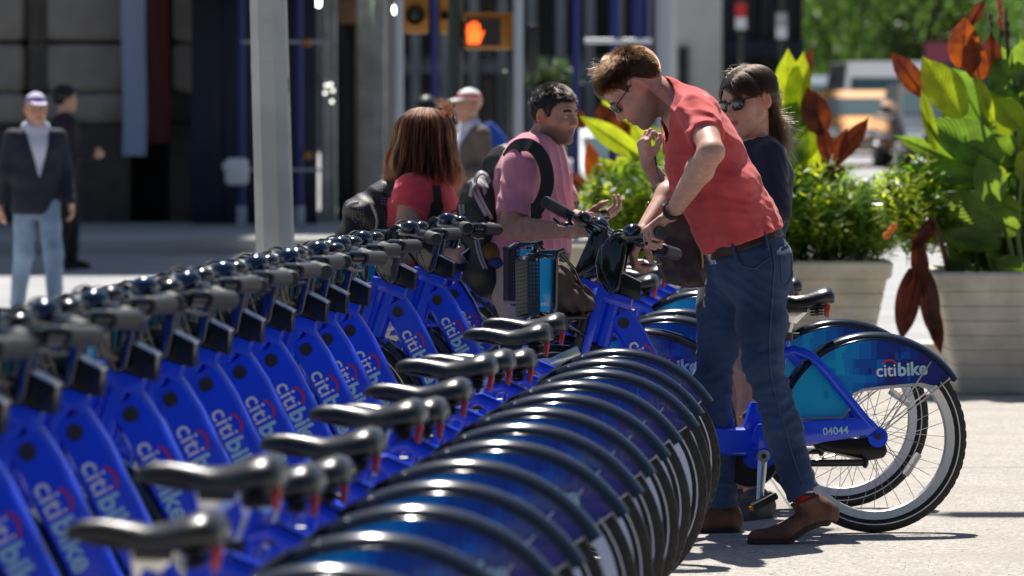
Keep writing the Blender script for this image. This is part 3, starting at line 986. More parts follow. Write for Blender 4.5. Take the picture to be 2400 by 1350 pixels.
def rcone(P, a, b, ra, rb):
    a = V3(a); b = V3(b)
    ba = b - a
    pa = P - a
    h = np.clip((pa @ ba) / max(1e-9, float(ba @ ba)), 0, 1)
    d = pa - h[:, None] * ba
    return np.sqrt(np.einsum('ij,ij->i', d, d)) - (ra + (rb - ra) * h)

def ell(P, c, r, M=None):
    q = P - V3(c)
    if M is not None:
        q = q @ M            # columns of M are the local axes
    r = V3(r)
    k0 = np.sqrt(((q / r) ** 2).sum(1))
    k1 = np.sqrt(((q / (r * r)) ** 2).sum(1)) + 1e-9
    return k0 * (k0 - 1) / k1

def rbox(P, c, hsz, rad, M=None):
    q = P - V3(c)
    if M is not None:
        q = q @ M
    q = np.abs(q) - (V3(hsz) - rad)
    return np.sqrt((np.maximum(q, 0) ** 2).sum(1)) + np.minimum(q.max(1), 0) - rad

def smin(a, b, k):
    h = np.maximum(k - np.abs(a - b), 0) / k
    return np.minimum(a, b) - h * h * k * 0.25

def smax(a, b, k):
    return -smin(-a, -b, k)

def plane(P, p, n):
    n = V3(n); n = n / np.linalg.norm(n)
    return (P - V3(p)) @ n          # negative on the side kept

def wob(P, f, seed=0.0, ax=(1, 1, 1)):
    """cheap smooth noise in -1..1 for folds"""
    q = P * (V3(ax) * f)
    x, y, z = q[:, 0], q[:, 1], q[:, 2]
    s = seed
    a = np.sin(x * 1.7 + 1.3 * np.sin(y * 1.1 + s) + s) + np.sin(y * 1.9 + 1.2 * np.sin(z * 1.3 + 2 * s) + 1.7 * s) + np.sin(z * 2.1 + 1.4 * np.sin(x * 0.9 + 3 * s) + 0.6 * s)
    return a / 3.0

def mesh_sdf(f, lo, hi, h):
    """surface nets over the blocks near the surface; returns vertices and quads"""
    B = 8
    lo = np.array(lo, dtype=np.float64); hi = np.array(hi, dtype=np.float64)
    nb = np.ceil((hi - lo) / (B * h)).astype(int)
    gi = np.stack(np.meshgrid(*[np.arange(n) for n in nb], indexing='ij'), -1).reshape(-1, 3)
    cen = (lo + (gi + 0.5) * B * h).astype(np.float32)
    d = f(cen)
    near = np.abs(d) < B * h * 0.5 * 1.7321 * 1.25 + h
    gi = gi[near]
    if len(gi) == 0:
        return np.zeros((0, 3)), np.zeros((0, 4), int)
    r9 = np.arange(B + 1)
    off = np.stack(np.meshgrid(r9, r9, r9, indexing='ij'), -1).reshape(-1, 3)
    vals = []
    for s0 in range(0, len(gi), 400):
        g = gi[s0:s0 + 400]
        idx = g[:, None, :] * B + off[None]
        P = (lo + idx.reshape(-1, 3) * h).astype(np.float32)
        vals.append(f(P).reshape(len(g), B + 1, B + 1, B + 1))
    D = np.concatenate(vals)
    S = D < 0
    cnt = np.zeros((len(gi), B, B, B), dtype=np.int8)
    cor = [(i, j, k) for i in (0, 1) for j in (0, 1) for k in (0, 1)]
    for i, j, k in cor:
        cnt += S[:, i:i + B, j:j + B, k:k + B]
    act = (cnt > 0) & (cnt < 8)
    bi, ci, cj, ck = np.nonzero(act)
    cell = gi[bi] * B + np.stack([ci, cj, ck], 1)
    N = nb * B + 2
    key = (cell[:, 0] * N[1] + cell[:, 1]) * N[2] + cell[:, 2]
    order = np.argsort(key)
    bi, ci, cj, ck, cell, key = bi[order], ci[order], cj[order], ck[order], cell[order], key[order]
    dv = {c: D[bi, ci + c[0], cj + c[1], ck + c[2]] for c in cor}
    acc = np.zeros((len(key), 3)); w_ = np.zeros(len(key))
    for a in cor:
        for ax in range(3):
            if a[ax] == 0:
                b = list(a); b[ax] = 1; b = tuple(b)
                d0, d1 = dv[a], dv[b]
                m = (d0 < 0) != (d1 < 0)
                t = np.where(m, d0 / np.where(m, d0 - d1, 1), 0)
                p = np.tile(np.array(a, float), (len(key), 1))
                p[:, ax] = t
                acc += p * m[:, None]; w_ += m
    verts = lo + (cell + acc / w_[:, None]) * h
    quads = []
    st = (N[1] * N[2], N[2], 1)
    for ax in range(3):
        b = [0, 0, 0]; b[ax] = 1
        d0, d1 = dv[(0, 0, 0)], dv[tuple(b)]
        m = np.nonzero((d0 < 0) != (d1 < 0))[0]
        u, v = (ax + 1) % 3, (ax + 2) % 3
        kk = key[m]
        ks = [kk, kk - st[u], kk - st[u] - st[v], kk - st[v]]
        pos = [np.minimum(np.searchsorted(key, q), len(key) - 1) for q in ks]
        ok = np.ones(len(m), bool)
        for q, p in zip(ks, pos):
            ok &= key[p] == q
        qd = np.stack(pos, 1)[ok]
        flip = (d0[m] < 0)[ok]
        qd[~flip] = qd[~flip][:, ::-1]
        quads.append(qd)
    return verts, np.concatenate(quads)

def sdf_obj(name, f, lo, hi, h, mats, parent=None, matfn=None):
    v, q = mesh_sdf(f, lo, hi, h)
    me = bpy.data.meshes.new(name)
    me.vertices.add(len(v)); me.vertices.foreach_set('co', v.astype(np.float32).ravel())
    me.loops.add(q.size); me.loops.foreach_set('vertex_index', q.ravel().astype(np.int32))
    me.polygons.add(len(q)); me.polygons.foreach_set('loop_start', np.arange(0, q.size, 4, dtype=np.int32))
    for m in (mats if isinstance(mats, (list, tuple)) else [mats]):
        me.materials.append(m)
    if matfn is not None:
        c = v[q].mean(1)
        me.polygons.foreach_set('material_index', matfn(c).astype(np.int32))
    me.polygons.foreach_set('use_smooth', np.ones(len(q), bool))
    me.update(calc_edges=True)
    me.validate()
    return obj(name, me, parent)

def hair_obj(name, strands, radius, m, parent=None, tip=0.35):
    """strands: array (n, k, 3)"""
    n, k, _ = strands.shape
    hc = bpy.data.hair_curves.new(name)
    hc.add_curves([k] * n)
    hc.attributes['position'].data.foreach_set('vector', strands.reshape(-1).astype(np.float32))
    ra = hc.attributes.get('radius') or hc.attributes.new('radius', 'FLOAT', 'POINT')
    prof = radius * (1 - (1 - tip) * np.linspace(0, 1, k) ** 2)
    ra.data.foreach_set('value', np.tile(prof, n).astype(np.float32))
    hc.materials.append(m)
    return obj(name, hc, parent)

def hair_mat(name, col, rough=0.3, var=0.3):
    m = bpy.data.materials.new(name)
    m.use_nodes = True
    nt = m.node_tree
    for n in list(nt.nodes):
        nt.nodes.remove(n)
    o = nt.nodes.new('ShaderNodeOutputMaterial')
    h = nt.nodes.new('ShaderNodeBsdfHairPrincipled')
    h.parametrization = 'COLOR'
    h.inputs['Color'].default_value = (*col, 1)
    h.inputs['Roughness'].default_value = rough
    h.inputs['Radial Roughness'].default_value = 0.35
    h.inputs['IOR'].default_value = 1.38
    for k_, v_ in (('Random Color', var), ('Random Roughness', 0.2)):
        if k_ in h.inputs:
            h.inputs[k_].default_value = v_
    nt.links.new(h.outputs[0], o.inputs['Surface'])
    return m

def nrm(v):
    v = np.array(v, dtype=np.float64)
    return v / (np.linalg.norm(v) + 1e-12)

def frame(fwd, up):
    """columns: forward, left, up"""
    f = nrm(fwd); u = np.array(up, float); u = nrm(u - f * (u @ f)); l = np.cross(u, f)
    return np.stack([f, l, u], 1)

# ------------------------------------------------------------------ head
def head_sdf(P, c, M, s=1.0, fem=0.0, mouth_open=0.0, ear=1.0):
    """head centred between the ears; M columns forward, left, up; s scales it; fem softens the features"""
    p = ((P - V3(c)) @ M.astype(np.float32)) / s
    q = p.copy(); q[:, 1] = np.abs(q[:, 1])
    jw = 1.0 - 0.10 * fem
    d = ell(p, (-0.018, 0, 0.036), (0.099, 0.077, 0.086))
    d = smin(d, ell(p, (0.030, 0, 0.010), (0.066, 0.064, 0.080)), 0.03)
    d = smin(d, ell(p, (0.036, 0, -0.050), (0.054, 0.053 * jw, 0.070)), 0.04)
    d = smin(d, rcone(q, (0.002, 0.050 * jw, -0.058), (0.066, 0.014 * jw, -0.104), 0.018, 0.015), 0.03)     # jaw line
    d = smin(d, rcone(q, (-0.002, 0.057, -0.02), (0.002, 0.050 * jw, -0.058), 0.017, 0.018), 0.03)
    d = smin(d, ell(p, (0.076, 0, -0.104), (0.017, 0.021, 0.017)), 0.018)                                      # chin
    d = smin(d, rcone(q, (0.080, 0.012, 0.026), (0.068, 0.044, 0.022), 0.011 - 0.003 * fem, 0.010), 0.018)    # brow
    d = smin(d, ell(q, (0.058, 0.041, -0.026), (0.025, 0.022, 0.022)), 0.028)                                  # cheek bones
    d = smax(d, -ell(q, (0.099, 0.032, 0.004), (0.020, 0.019, 0.013)), 0.016)                                  # eye sockets
    nl = 0.0045 * fem
    d = smin(d, rcone(p, (0.085, 0, 0.014), (0.108 - nl, 0, -0.026), 0.0085, 0.0105), 0.012)                   # nose
    d = smin(d, ell(p, (0.111 - nl, 0, -0.030), (0.0115, 0.0115, 0.0105)), 0.008)
    d = smin(d, ell(q, (0.099, 0.0125, -0.034), (0.011, 0.0075, 0.0085)), 0.006)
    d = smax(d, -ell(q, (0.103, 0.006, -0.0415), (0.006, 0.0035, 0.004)), 0.004)
    d = smin(d, ell(p, (0.078, 0, -0.062), (0.020, 0.028, 0.024)), 0.016)                                      # muzzle
    ul = rcone(q, (0.0975, 0.0, -0.0585), (0.083, 0.024, -0.0635), 0.0062, 0.0035)
    ll = rcone(q, (0.0945, 0.0, -0.0735 - 0.010 * mouth_open), (0.083, 0.022, -0.0665), 0.0075, 0.0035)
    d = smin(d, np.minimum(ul, ll), 0.005)
    d = smax(d, -rcone(q, (0.104, 0.0, -0.0655 - 0.004 * mouth_open), (0.088, 0.024, -0.0635 + 0.004 * mouth_open), 0.0022 + 0.006 * mouth_open, 0.0015), 0.003)
    lid = ell(q, (0.0775, 0.032, 0.004), (0.0138, 0.0145, 0.0132))
    d = smin(d, lid, 0.004)
    d = smax(d, -ell(q, (0.0935, 0.0325, 0.0018), (0.0095, 0.0118, 0.0031 - 0.0008 * fem)), 0.002)
    # ear
    if ear:
        A = frame((0.90, -0.44, -0.1), (-0.18, 0.20, 1.0)).astype(np.float32)
        e = ell(q, (-0.012, 0.0835, -0.004), (0.021, 0.0120, 0.036), A)
        e = smax(e, -ell(q, (-0.007, 0.0975, 0.000), (0.0130, 0.0100, 0.024), A), 0.003)
        e = smin(e, ell(q, (-0.001, 0.0785, -0.010), (0.008, 0.006, 0.012), A), 0.004)
        d = smin(d, e, 0.006)
    return d * s

def head_local(c, M, s, pts):
    return np.array(c) + (np.array(pts) * s) @ M.T

def lips_mask(C, c, M, s):
    p = ((C - np.array(c)) @ M) / s
    y = np.abs(p[:, 1])
    return (p[:, 0] > 0.078) & (p[:, 2] < -0.0545) & (p[:, 2] > -0.0815) & (y < 0.0235) & (np.abs(p[:, 2] + 0.0665) < 0.0125 * (1 - (y / 0.026) ** 2) + 0.001)

def add_face(c, M, s, root, iris, brow_m, brow=True, brow_th=0.0042):
    """eyes and brows as parts of the person"""
    Mx = Matrix(M.tolist()).to_4x4() @ Matrix.Scale(s, 4); Mx.translation = Vector(c)
    for sy in (-1, 1):
        b = MB()
        b.ball((0.0775, sy * 0.032, 0.0035), (0.0122, 0.0122, 0.0122), 0, 16, Mx)
        b.ball((0.0852, sy * 0.032, 0.0035), (0.0052, 0.0060, 0.0060), 1, 12, Mx)
        b.obj('eye', [m_eye, iris], root)
        if brow:
            b = MB()
            b.tube([Mx @ Vector(p) for p in ((0.0955, sy * 0.012, 0.0215), (0.0925, sy * 0.026, 0.0255), (0.0825, sy * 0.043, 0.0220), (0.0725, sy * 0.052, 0.0150))],
                   [brow_th * s * 0.8, brow_th * s, brow_th * s * 0.85, brow_th * s * 0.4], 8)
            b.obj('eyebrow', brow_m, root)

# ------------------------------------------------------------------ hands
def hand_prims(w0, d, n, t, curl, spread=0.0, thumb=None, s=1.0):
    """list of tapered segments; w0 wrist, d wrist to knuckles, n back of the hand, t towards the thumb"""
    w0 = np.array(w0, float); d = nrm(d); n = nrm(n - d * (np.array(n) @ d)); t = nrm(np.array(t) - d * (np.array(t) @ d) - n * (np.array(t) @ n))
    out = []
    kn = [(0.031, 0.088), (0.010, 0.093), (-0.011, 0.089), (-0.029, 0.080)]
    L = [(0.044, 0.026, 0.021), (0.049, 0.030, 0.022), (0.045, 0.028, 0.021), (0.035, 0.021, 0.019)]
    rr = [0.0098, 0.0100, 0.0095, 0.0084]
    tips = []
    for i in range(4):
        b0 = w0 + t * (kn[i][0] * 0.62) * s + d * 0.012 * s
        k = w0 + t * kn[i][0] * s + d * kn[i][1] * s
        out.append((b0, k, 0.0165 * s, (rr[i] + 0.0025) * s))
        c = curl[i] if isinstance(curl[0], (list, tuple)) else curl
        ang = 0; p = k
        sp = spread * (1.5 - i)
        for j in range(3):
            ang += R(c[j])
            dr = (d * math.cos(sp) + t * math.sin(sp)) * math.cos(ang) - n * math.sin(ang)
            q = p + dr * L[i][j] * s
            out.append((p, q, rr[i] * s * (1 - 0.10 * j), rr[i] * s * (0.90 - 0.10 * j)))
            p = q
        tips.append(p)
    tb = w0 + d * 0.022 * s + t * 0.024 * s - n * 0.006 * s
    th = thumb if thumb else [(0.75, 0.62, -0.25), (0.92, 0.30, -0.35), (0.98, 0.0, -0.30)]
    p = tb; ln = (0.042, 0.034, 0.027); tr = (0.0150, 0.0115, 0.0105, 0.0085)
    for j in range(3):
        a, b_, c_ = th[j]
        q = p + nrm(d * a + t * b_ + n * c_) * ln[j] * s
        out.append((p, q, tr[j] * s, tr[j + 1] * s))
        p = q
    return out, tips

def hand_sdf(P, prims, ctr, rad=0.17):
    """smooth union of the hand's segments, evaluated only near the hand"""
    d = np.sqrt(((P - V3(ctr)) ** 2).sum(1)) - 0.10
    near = d < rad
    if near.any():
        Q = P[near]
        palm = None
        for i, (a, b, ra, rb) in enumerate(prims):
            x = rcone(Q, a, b, ra, rb)
            if palm is None: palm = x
            else:
                isp = (i % 4 == 0 and i < 16)
                palm = smin(palm, x, 0.012 if isp or i >= 16 else 0.0045)
        d[near] = palm
        d[~near] = np.maximum(d[~near], 0.02)
    return d
# ================================================================== people: shared materials and helpers
def skin_mat(name, col, lip, stub, rough=0.52):
    m = bpy.data.materials.new(name)
    m.use_nodes = True
    nt = m.node_tree; N = nt.nodes; L = nt.links
    b = N['Principled BSDF']
    b.inputs['Roughness'].default_value = rough
    b.inputs['Subsurface Weight'].default_value = 0.12
    b.inputs['Subsurface Radius'].default_value = (0.9, 0.3, 0.18)
    b.inputs['Subsurface Scale'].default_value = 0.01
    tc = N.new('ShaderNodeTexCoord')
    nz = N.new('ShaderNodeTexNoise'); nz.inputs['Scale'].default_value = 45; nz.inputs['Detail'].default_value = 4
    L.new(tc.outputs['Object'], nz.inputs['Vector'])
    cur = None
    def mix(fac, A, B):
        x = N.new('ShaderNodeMix'); x.data_type = 'RGBA'
        L.new(fac, x.inputs['Factor'])
        if isinstance(A, tuple): x.inputs['A'].default_value = (*A, 1)
        else: L.new(A, x.inputs['A'])
        x.inputs['B'].default_value = (*B, 1)
        return x.outputs['Result']
    mr = N.new('ShaderNodeMapRange'); mr.inputs['From Min'].default_value = 0.3; mr.inputs['From Max'].default_value = 0.7
    L.new(nz.outputs['Fac'], mr.inputs['Value'])
    cur = mix(mr.outputs[0], col, (col[0] * 0.84, col[1] * 0.70, col[2] * 0.66))
    for an, cc in (('flush_backlit', (col[0] * 0.95, col[1] * 0.62, col[2] * 0.58)), ('stubble', stub), ('lip', lip)):
        a = N.new('ShaderNodeAttribute'); a.attribute_name = an
        cur = mix(a.outputs['Fac'], cur, cc)
    L.new(cur, b.inputs['Base Color'])
    bp = N.new('ShaderNodeBump'); bp.inputs['Distance'].default_value = 0.0004
    n2 = N.new('ShaderNodeTexNoise'); n2.inputs['Scale'].default_value = 220; L.new(tc.outputs['Object'], n2.inputs['Vector'])
    L.new(n2.outputs['Fac'], bp.inputs['Height']); L.new(bp.outputs[0], b.inputs['Normal'])
    return m

def add_attr(o, name, vals):
    a = o.data.attributes.new(name, 'FLOAT', 'POINT')
    a.data.foreach_set('value', np.asarray(vals, dtype=np.float32))

def verts_of(o):
    v = np.empty(len(o.data.vertices) * 3, dtype=np.float32)
    o.data.vertices.foreach_get('co', v)
    return v.reshape(-1, 3)

def face_attrs(o, c, M, s, stub=0.0):
    v = verts_of(o)
    p = ((v - np.array(c)) @ M) / s
    y = np.abs(p[:, 1])
    inh = (np.sqrt((p ** 2).sum(1)) < 0.16)
    lip = np.clip(1 - np.abs(p[:, 2] + 0.0665) / 0.0135, 0, 1) * np.clip((0.025 - y) / 0.006, 0, 1) * (p[:, 0] > 0.08) * inh
    add_attr(o, 'lip', np.clip(lip * 1.8, 0, 1))
    fl = np.exp(-((y - 0.042) ** 2 + (p[:, 2] + 0.028) ** 2) / 0.0007) * (p[:, 0] > 0.02) * 0.6
    fl += np.exp(-((p[:, 0] - 0.112) ** 2 + y ** 2 + (p[:, 2] + 0.03) ** 2) / 0.0002) * 0.6
    fl += (np.exp(-((y - 0.086) ** 2) / 0.00014) * (np.abs(p[:, 0] + 0.01) < 0.035) * (np.abs(p[:, 2]) < 0.045)) * 1.0  # ears reddened: light shining through them put into the colour
    add_attr(o, 'flush_backlit', np.clip(fl * inh, 0, 1))
    if stub:
        st = np.clip((-0.030 - p[:, 2] - 0.0 * y + 0.30 * np.clip(0.03 - p[:, 0], -0.04, 0.06)) / 0.03, 0, 1) * np.clip((p[:, 2] + 0.155) / 0.03, 0, 1) * (p[:, 0] > -0.02)
        ck = np.exp(-((y - 0.036) ** 2 + (p[:, 2] + 0.045) ** 2) / 0.0003) * (p[:, 0] > 0.05)
        add_attr(o, 'stubble', np.clip(st * (1 - 0.8 * ck) * stub * inh, 0, 1))

def torso_sdf(P, pts, rad, lat, ratio, k=0.06):
    """chain of oval sections: rad is the front-to-back half depth, ratio widens it along lat"""
    lat = V3(nrm(lat)); f = 1 - 1.0 / ratio
    def sq(x):
        x = np.asarray(x, dtype=np.float32)
        return x - np.outer(x @ lat, lat) * f if x.ndim == 2 else x - lat * float(x @ lat) * f
    Q = sq(P)
    d = None
    for i in range(len(pts) - 1):
        x = rcone(Q, sq(pts[i]), sq(pts[i + 1]), rad[i], rad[i + 1])
        d = x if d is None else smin(d, x, k)
    return d

def chain(P, pts, rad, k=0.03):
    d = None
    for i in range(len(pts) - 1):
        x = rcone(P, pts[i], pts[i + 1], rad[i], rad[i + 1])
        d = x if d is None else smin(d, x, k)
    return d

def bounds(pts, pad):
    a = np.array([list(p) for p in pts], float)
    return a.min(0) - pad, a.max(0) + pad

CR_C = np.array((-0.018, 0, 0.036)); CR_R = np.array((0.099, 0.077, 0.086))
def grow_hair(c, M, s, n, mask, length, dirf, k=7, grav=0.0, jit=0.15, seed=1, off=0.002, clump=0, hug=None):
    r = np.random.default_rng(seed)
    out = []
    Mi = np.asarray(M)
    down = np.array((0, 0, -1.0)) @ Mi          # gravity in head coordinates
    got = 0; S = []
    while got < n:
        u = r.normal(size=(n * 2, 3)); u /= np.linalg.norm(u, axis=1)[:, None]
        p = CR_C + u * (CR_R + off)
        ok = mask(p)
        p, u = p[ok], u[ok]
        S.append((p, u)); got += len(p)
        if len(p) == 0: break
    p = np.concatenate([a for a, _ in S])[:n]; nr = np.concatenate([b for _, b in S])[:n]
    nr = nr / CR_R; nr /= np.linalg.norm(nr, axis=1)[:, None]
    L = length(p) * r.uniform(0.75, 1.1, len(p))
    if clump:
        cl = r.normal(size=(clump, 3)) * jit
        ci = r.integers(0, clump, len(p))
        cp = p[r.integers(0, len(p), clump)]
        ci = np.argmin(((p[:, None, :] - cp[None]) ** 2).sum(2), 1)
        J = cl[ci] + r.normal(size=p.shape) * jit * 0.35
    else:
        J = r.normal(size=p.shape) * jit
    d = dirf(p, nr) + J
    d /= np.linalg.norm(d, axis=1)[:, None]
    pts = [p.copy()]; q = p.copy()
    for i in range(k - 1):
        q = q + d * (L / (k - 1))[:, None]
        e = (q - CR_C) / (CR_R + off + 0.001 + 0.004 * (i + 1) / k)
        m = np.sqrt((e ** 2).sum(1))
        ins = m < 1
        q[ins] = CR_C + (q[ins] - CR_C) / m[ins][:, None]
        if hug is not None:
            hg = hug(p) if callable(hug) else hug
            mx = 1 + hg * (i + 1) / k / 0.085
            out_ = m > mx
            q = np.where(out_[:, None], CR_C + (q - CR_C) * (mx / m)[:, None], q)
        pts.append(q.copy())
        d = d + down * grav + r.normal(size=d.shape) * jit * 0.25
        d /= np.linalg.norm(d, axis=1)[:, None]
    A = np.stack(pts, 1) * s
    return A @ Mi.T + np.array(c)

def zline(xs, zs):
    return lambda p: p[:, 2] > np.interp(p[:, 0], xs, zs)

def hair_cap(name, c, M, s, line, thick, m, parent, h=0.004, extra=None):
    def f(P):
        p = ((P - V3(c)) @ M.astype(np.float32)) / s
        d = ell(p, CR_C, CR_R + thick)
        d = smin(d, ell(p, (0.030, 0, 0.012), (0.066 + thick * 0.7, 0.064 + thick * 0.7, 0.080 + thick)), 0.03)
        zl = np.interp(p[:, 0], line[0], line[1])
        d = smax(d, (zl - p[:, 2]), 0.008)
        if extra is not None:
            d = extra(d, p)
        return d * s
    lo = np.array(c) - 0.16 * s; hi = np.array(c) + 0.16 * s
    return sdf_obj(name, f, lo, hi, h, m, parent)

m_eye = mat('eye_white', (0.55, 0.52, 0.50), rough=0.3)
m_iris_brown = mat('iris_brown', (0.02, 0.01, 0.006), rough=0.1)
m_iris_grey = mat('iris_grey', (0.06, 0.08, 0.09), rough=0.1)
m_lens = mat('dark_lens', (0.008, 0.009, 0.012), rough=0.03, coat=1.0, spec=0.8)
m_specs = mat('spectacle_frame', (0.01, 0.01, 0.012), rough=0.2, coat=0.4)
m_specs_red = mat('red_spectacle_arm', (0.10, 0.008, 0.008), rough=0.25, coat=0.4)

def hollow(P, d, cuts, th=0.008, reach=0.045):
    """open the cloth only near its openings: cuts are signed distances to the opening (positive outside)"""
    m = np.zeros(len(P), bool)
    for c in cuts:
        m |= c > -reach
    return np.where(m, np.maximum(d, -(d + th)), d)

def shoe(name, parent, ankle, heel, ball, toe, up_h, up_b, m_up, m_sole, h=0.005, lat=None, high=True, cuff=0.05):
    """shoe from heel, ball and toe points on the sole; up_h, up_b are the sole's normals"""
    ankle, heel, ball, toe = [np.array(x, float) for x in (ankle, heel, ball, toe)]
    uh, ub = nrm(up_h), nrm(up_b)
    fw = nrm(ball - heel)
    def f(P):
        d = rcone(P, heel + uh * 0.042 + fw * 0.026, ball + ub * 0.036, 0.037, 0.037)
        d = smin(d, rcone(P, ball + ub * 0.032, toe + ub * 0.026 - nrm(toe - ball) * 0.028, 0.040, 0.030), 0.03)
        d = smin(d, rcone(P, heel + uh * 0.060 + fw * 0.045, heel * 0.25 + ball * 0.75 + ub * 0.045, 0.040, 0.030), 0.03)
        if high:
            d = smin(d, rcone(P, heel + uh * 0.050 + fw * 0.034, ankle + (ankle - heel - fw * 0.04) * 0.25, 0.040, 0.050), 0.03)
        s1 = rcone(P, heel + uh * 0.010 + fw * 0.030, ball + ub * 0.010, 0.037, 0.044)
        s2 = rcone(P, ball + ub * 0.010, toe + ub * 0.010 - nrm(toe - ball) * 0.03, 0.044, 0.034)
        s = np.minimum(s1, s2)
        sh = (P - V3(heel)) @ V3(uh); sb = (P - V3(ball)) @ V3(ub)
        t = np.clip(((P - V3(heel)) @ V3(nrm(ball - heel))) / np.linalg.norm(ball - heel), 0, 1)
        hgt = np.where(t < 1, sh * (1 - t) + sb * t, sb)
        s = smax(s, np.abs(hgt - 0.011) - 0.011, 0.004)
        d = smax(d, 0.014 - hgt, 0.004)
        if high:
            d = smax(d, plane(P, ankle + (ankle - (heel + fw * 0.04)) * 0.16, ankle - heel - fw * 0.05), 0.006)
        return np.minimum(d, s) + 0.0015 * wob(P, 60, 1.0)
    def mf(C):
        sh = (C - heel) @ uh; sb = (C - ball) @ ub
        t = np.clip(((C - heel) @ nrm(ball - heel)) / np.linalg.norm(ball - heel), 0, 1)
        hgt = np.where(t < 1, sh * (1 - t) + sb * t, sb)
        return (hgt < 0.0215).astype(int)
    lo, hi = bounds([ankle, heel, ball, toe], 0.07)
    return sdf_obj(name, f, lo, hi, h, [m_up, m_sole], parent, mf)
# ================================================================== man in the red shirt
m_skin = skin_mat('skin_fair', (0.56, 0.34, 0.26), (0.42, 0.14, 0.12), (0.20, 0.125, 0.09))
m_tee = mat('coral_cotton', (0.66, 0.088, 0.085), rough=0.85, noise=0.25, nscale=14, bump=0.0006, bscale=320, sheen=0.15, col2=(0.52, 0.06, 0.065))
m_jean = mat('blue_denim', (0.010, 0.028, 0.085), rough=0.85, noise=0.5, nscale=5, bump=0.0015, bscale=260, col2=(0.026, 0.064, 0.15), sheen=0.08, detail=8)
m_seam = mat('denim_thread', (0.055, 0.08, 0.13), rough=0.8)
m_belt = mat('brown_leather', (0.045, 0.018, 0.010), rough=0.45, noise=0.4, nscale=30, bump=0.001, bscale=200)
m_shoe = mat('tan_suede', (0.17, 0.072, 0.038), rough=0.7, noise=0.5, nscale=16, bump=0.0012, bscale=160, col2=(0.07, 0.03, 0.016))
m_sole = mat('dark_sole', (0.03, 0.022, 0.018), rough=0.7)
m_strap = mat('watch_strap', (0.012, 0.012, 0.012), rough=0.5)
h_brown = hair_mat('hair_brown', (0.060, 0.030, 0.015), 0.25)
m_capbrown = mat('hair_under_brown', (0.035, 0.018, 0.010), rough=0.6, noise=0.5, nscale=60)

man = thing('person', 'man in coral red shirt and jeans bending over the handlebar of the pulled-out bike', 'person', at(1760, 1262, 18.45))
man_base = man.location.copy()
def rebase(root):
    """keep the children where they are: the root Empty stands at the thing's base"""
    inv = Matrix.Translation(root.location).inverted()
    for ch in root.children:
        ch.matrix_parent_inverse = inv

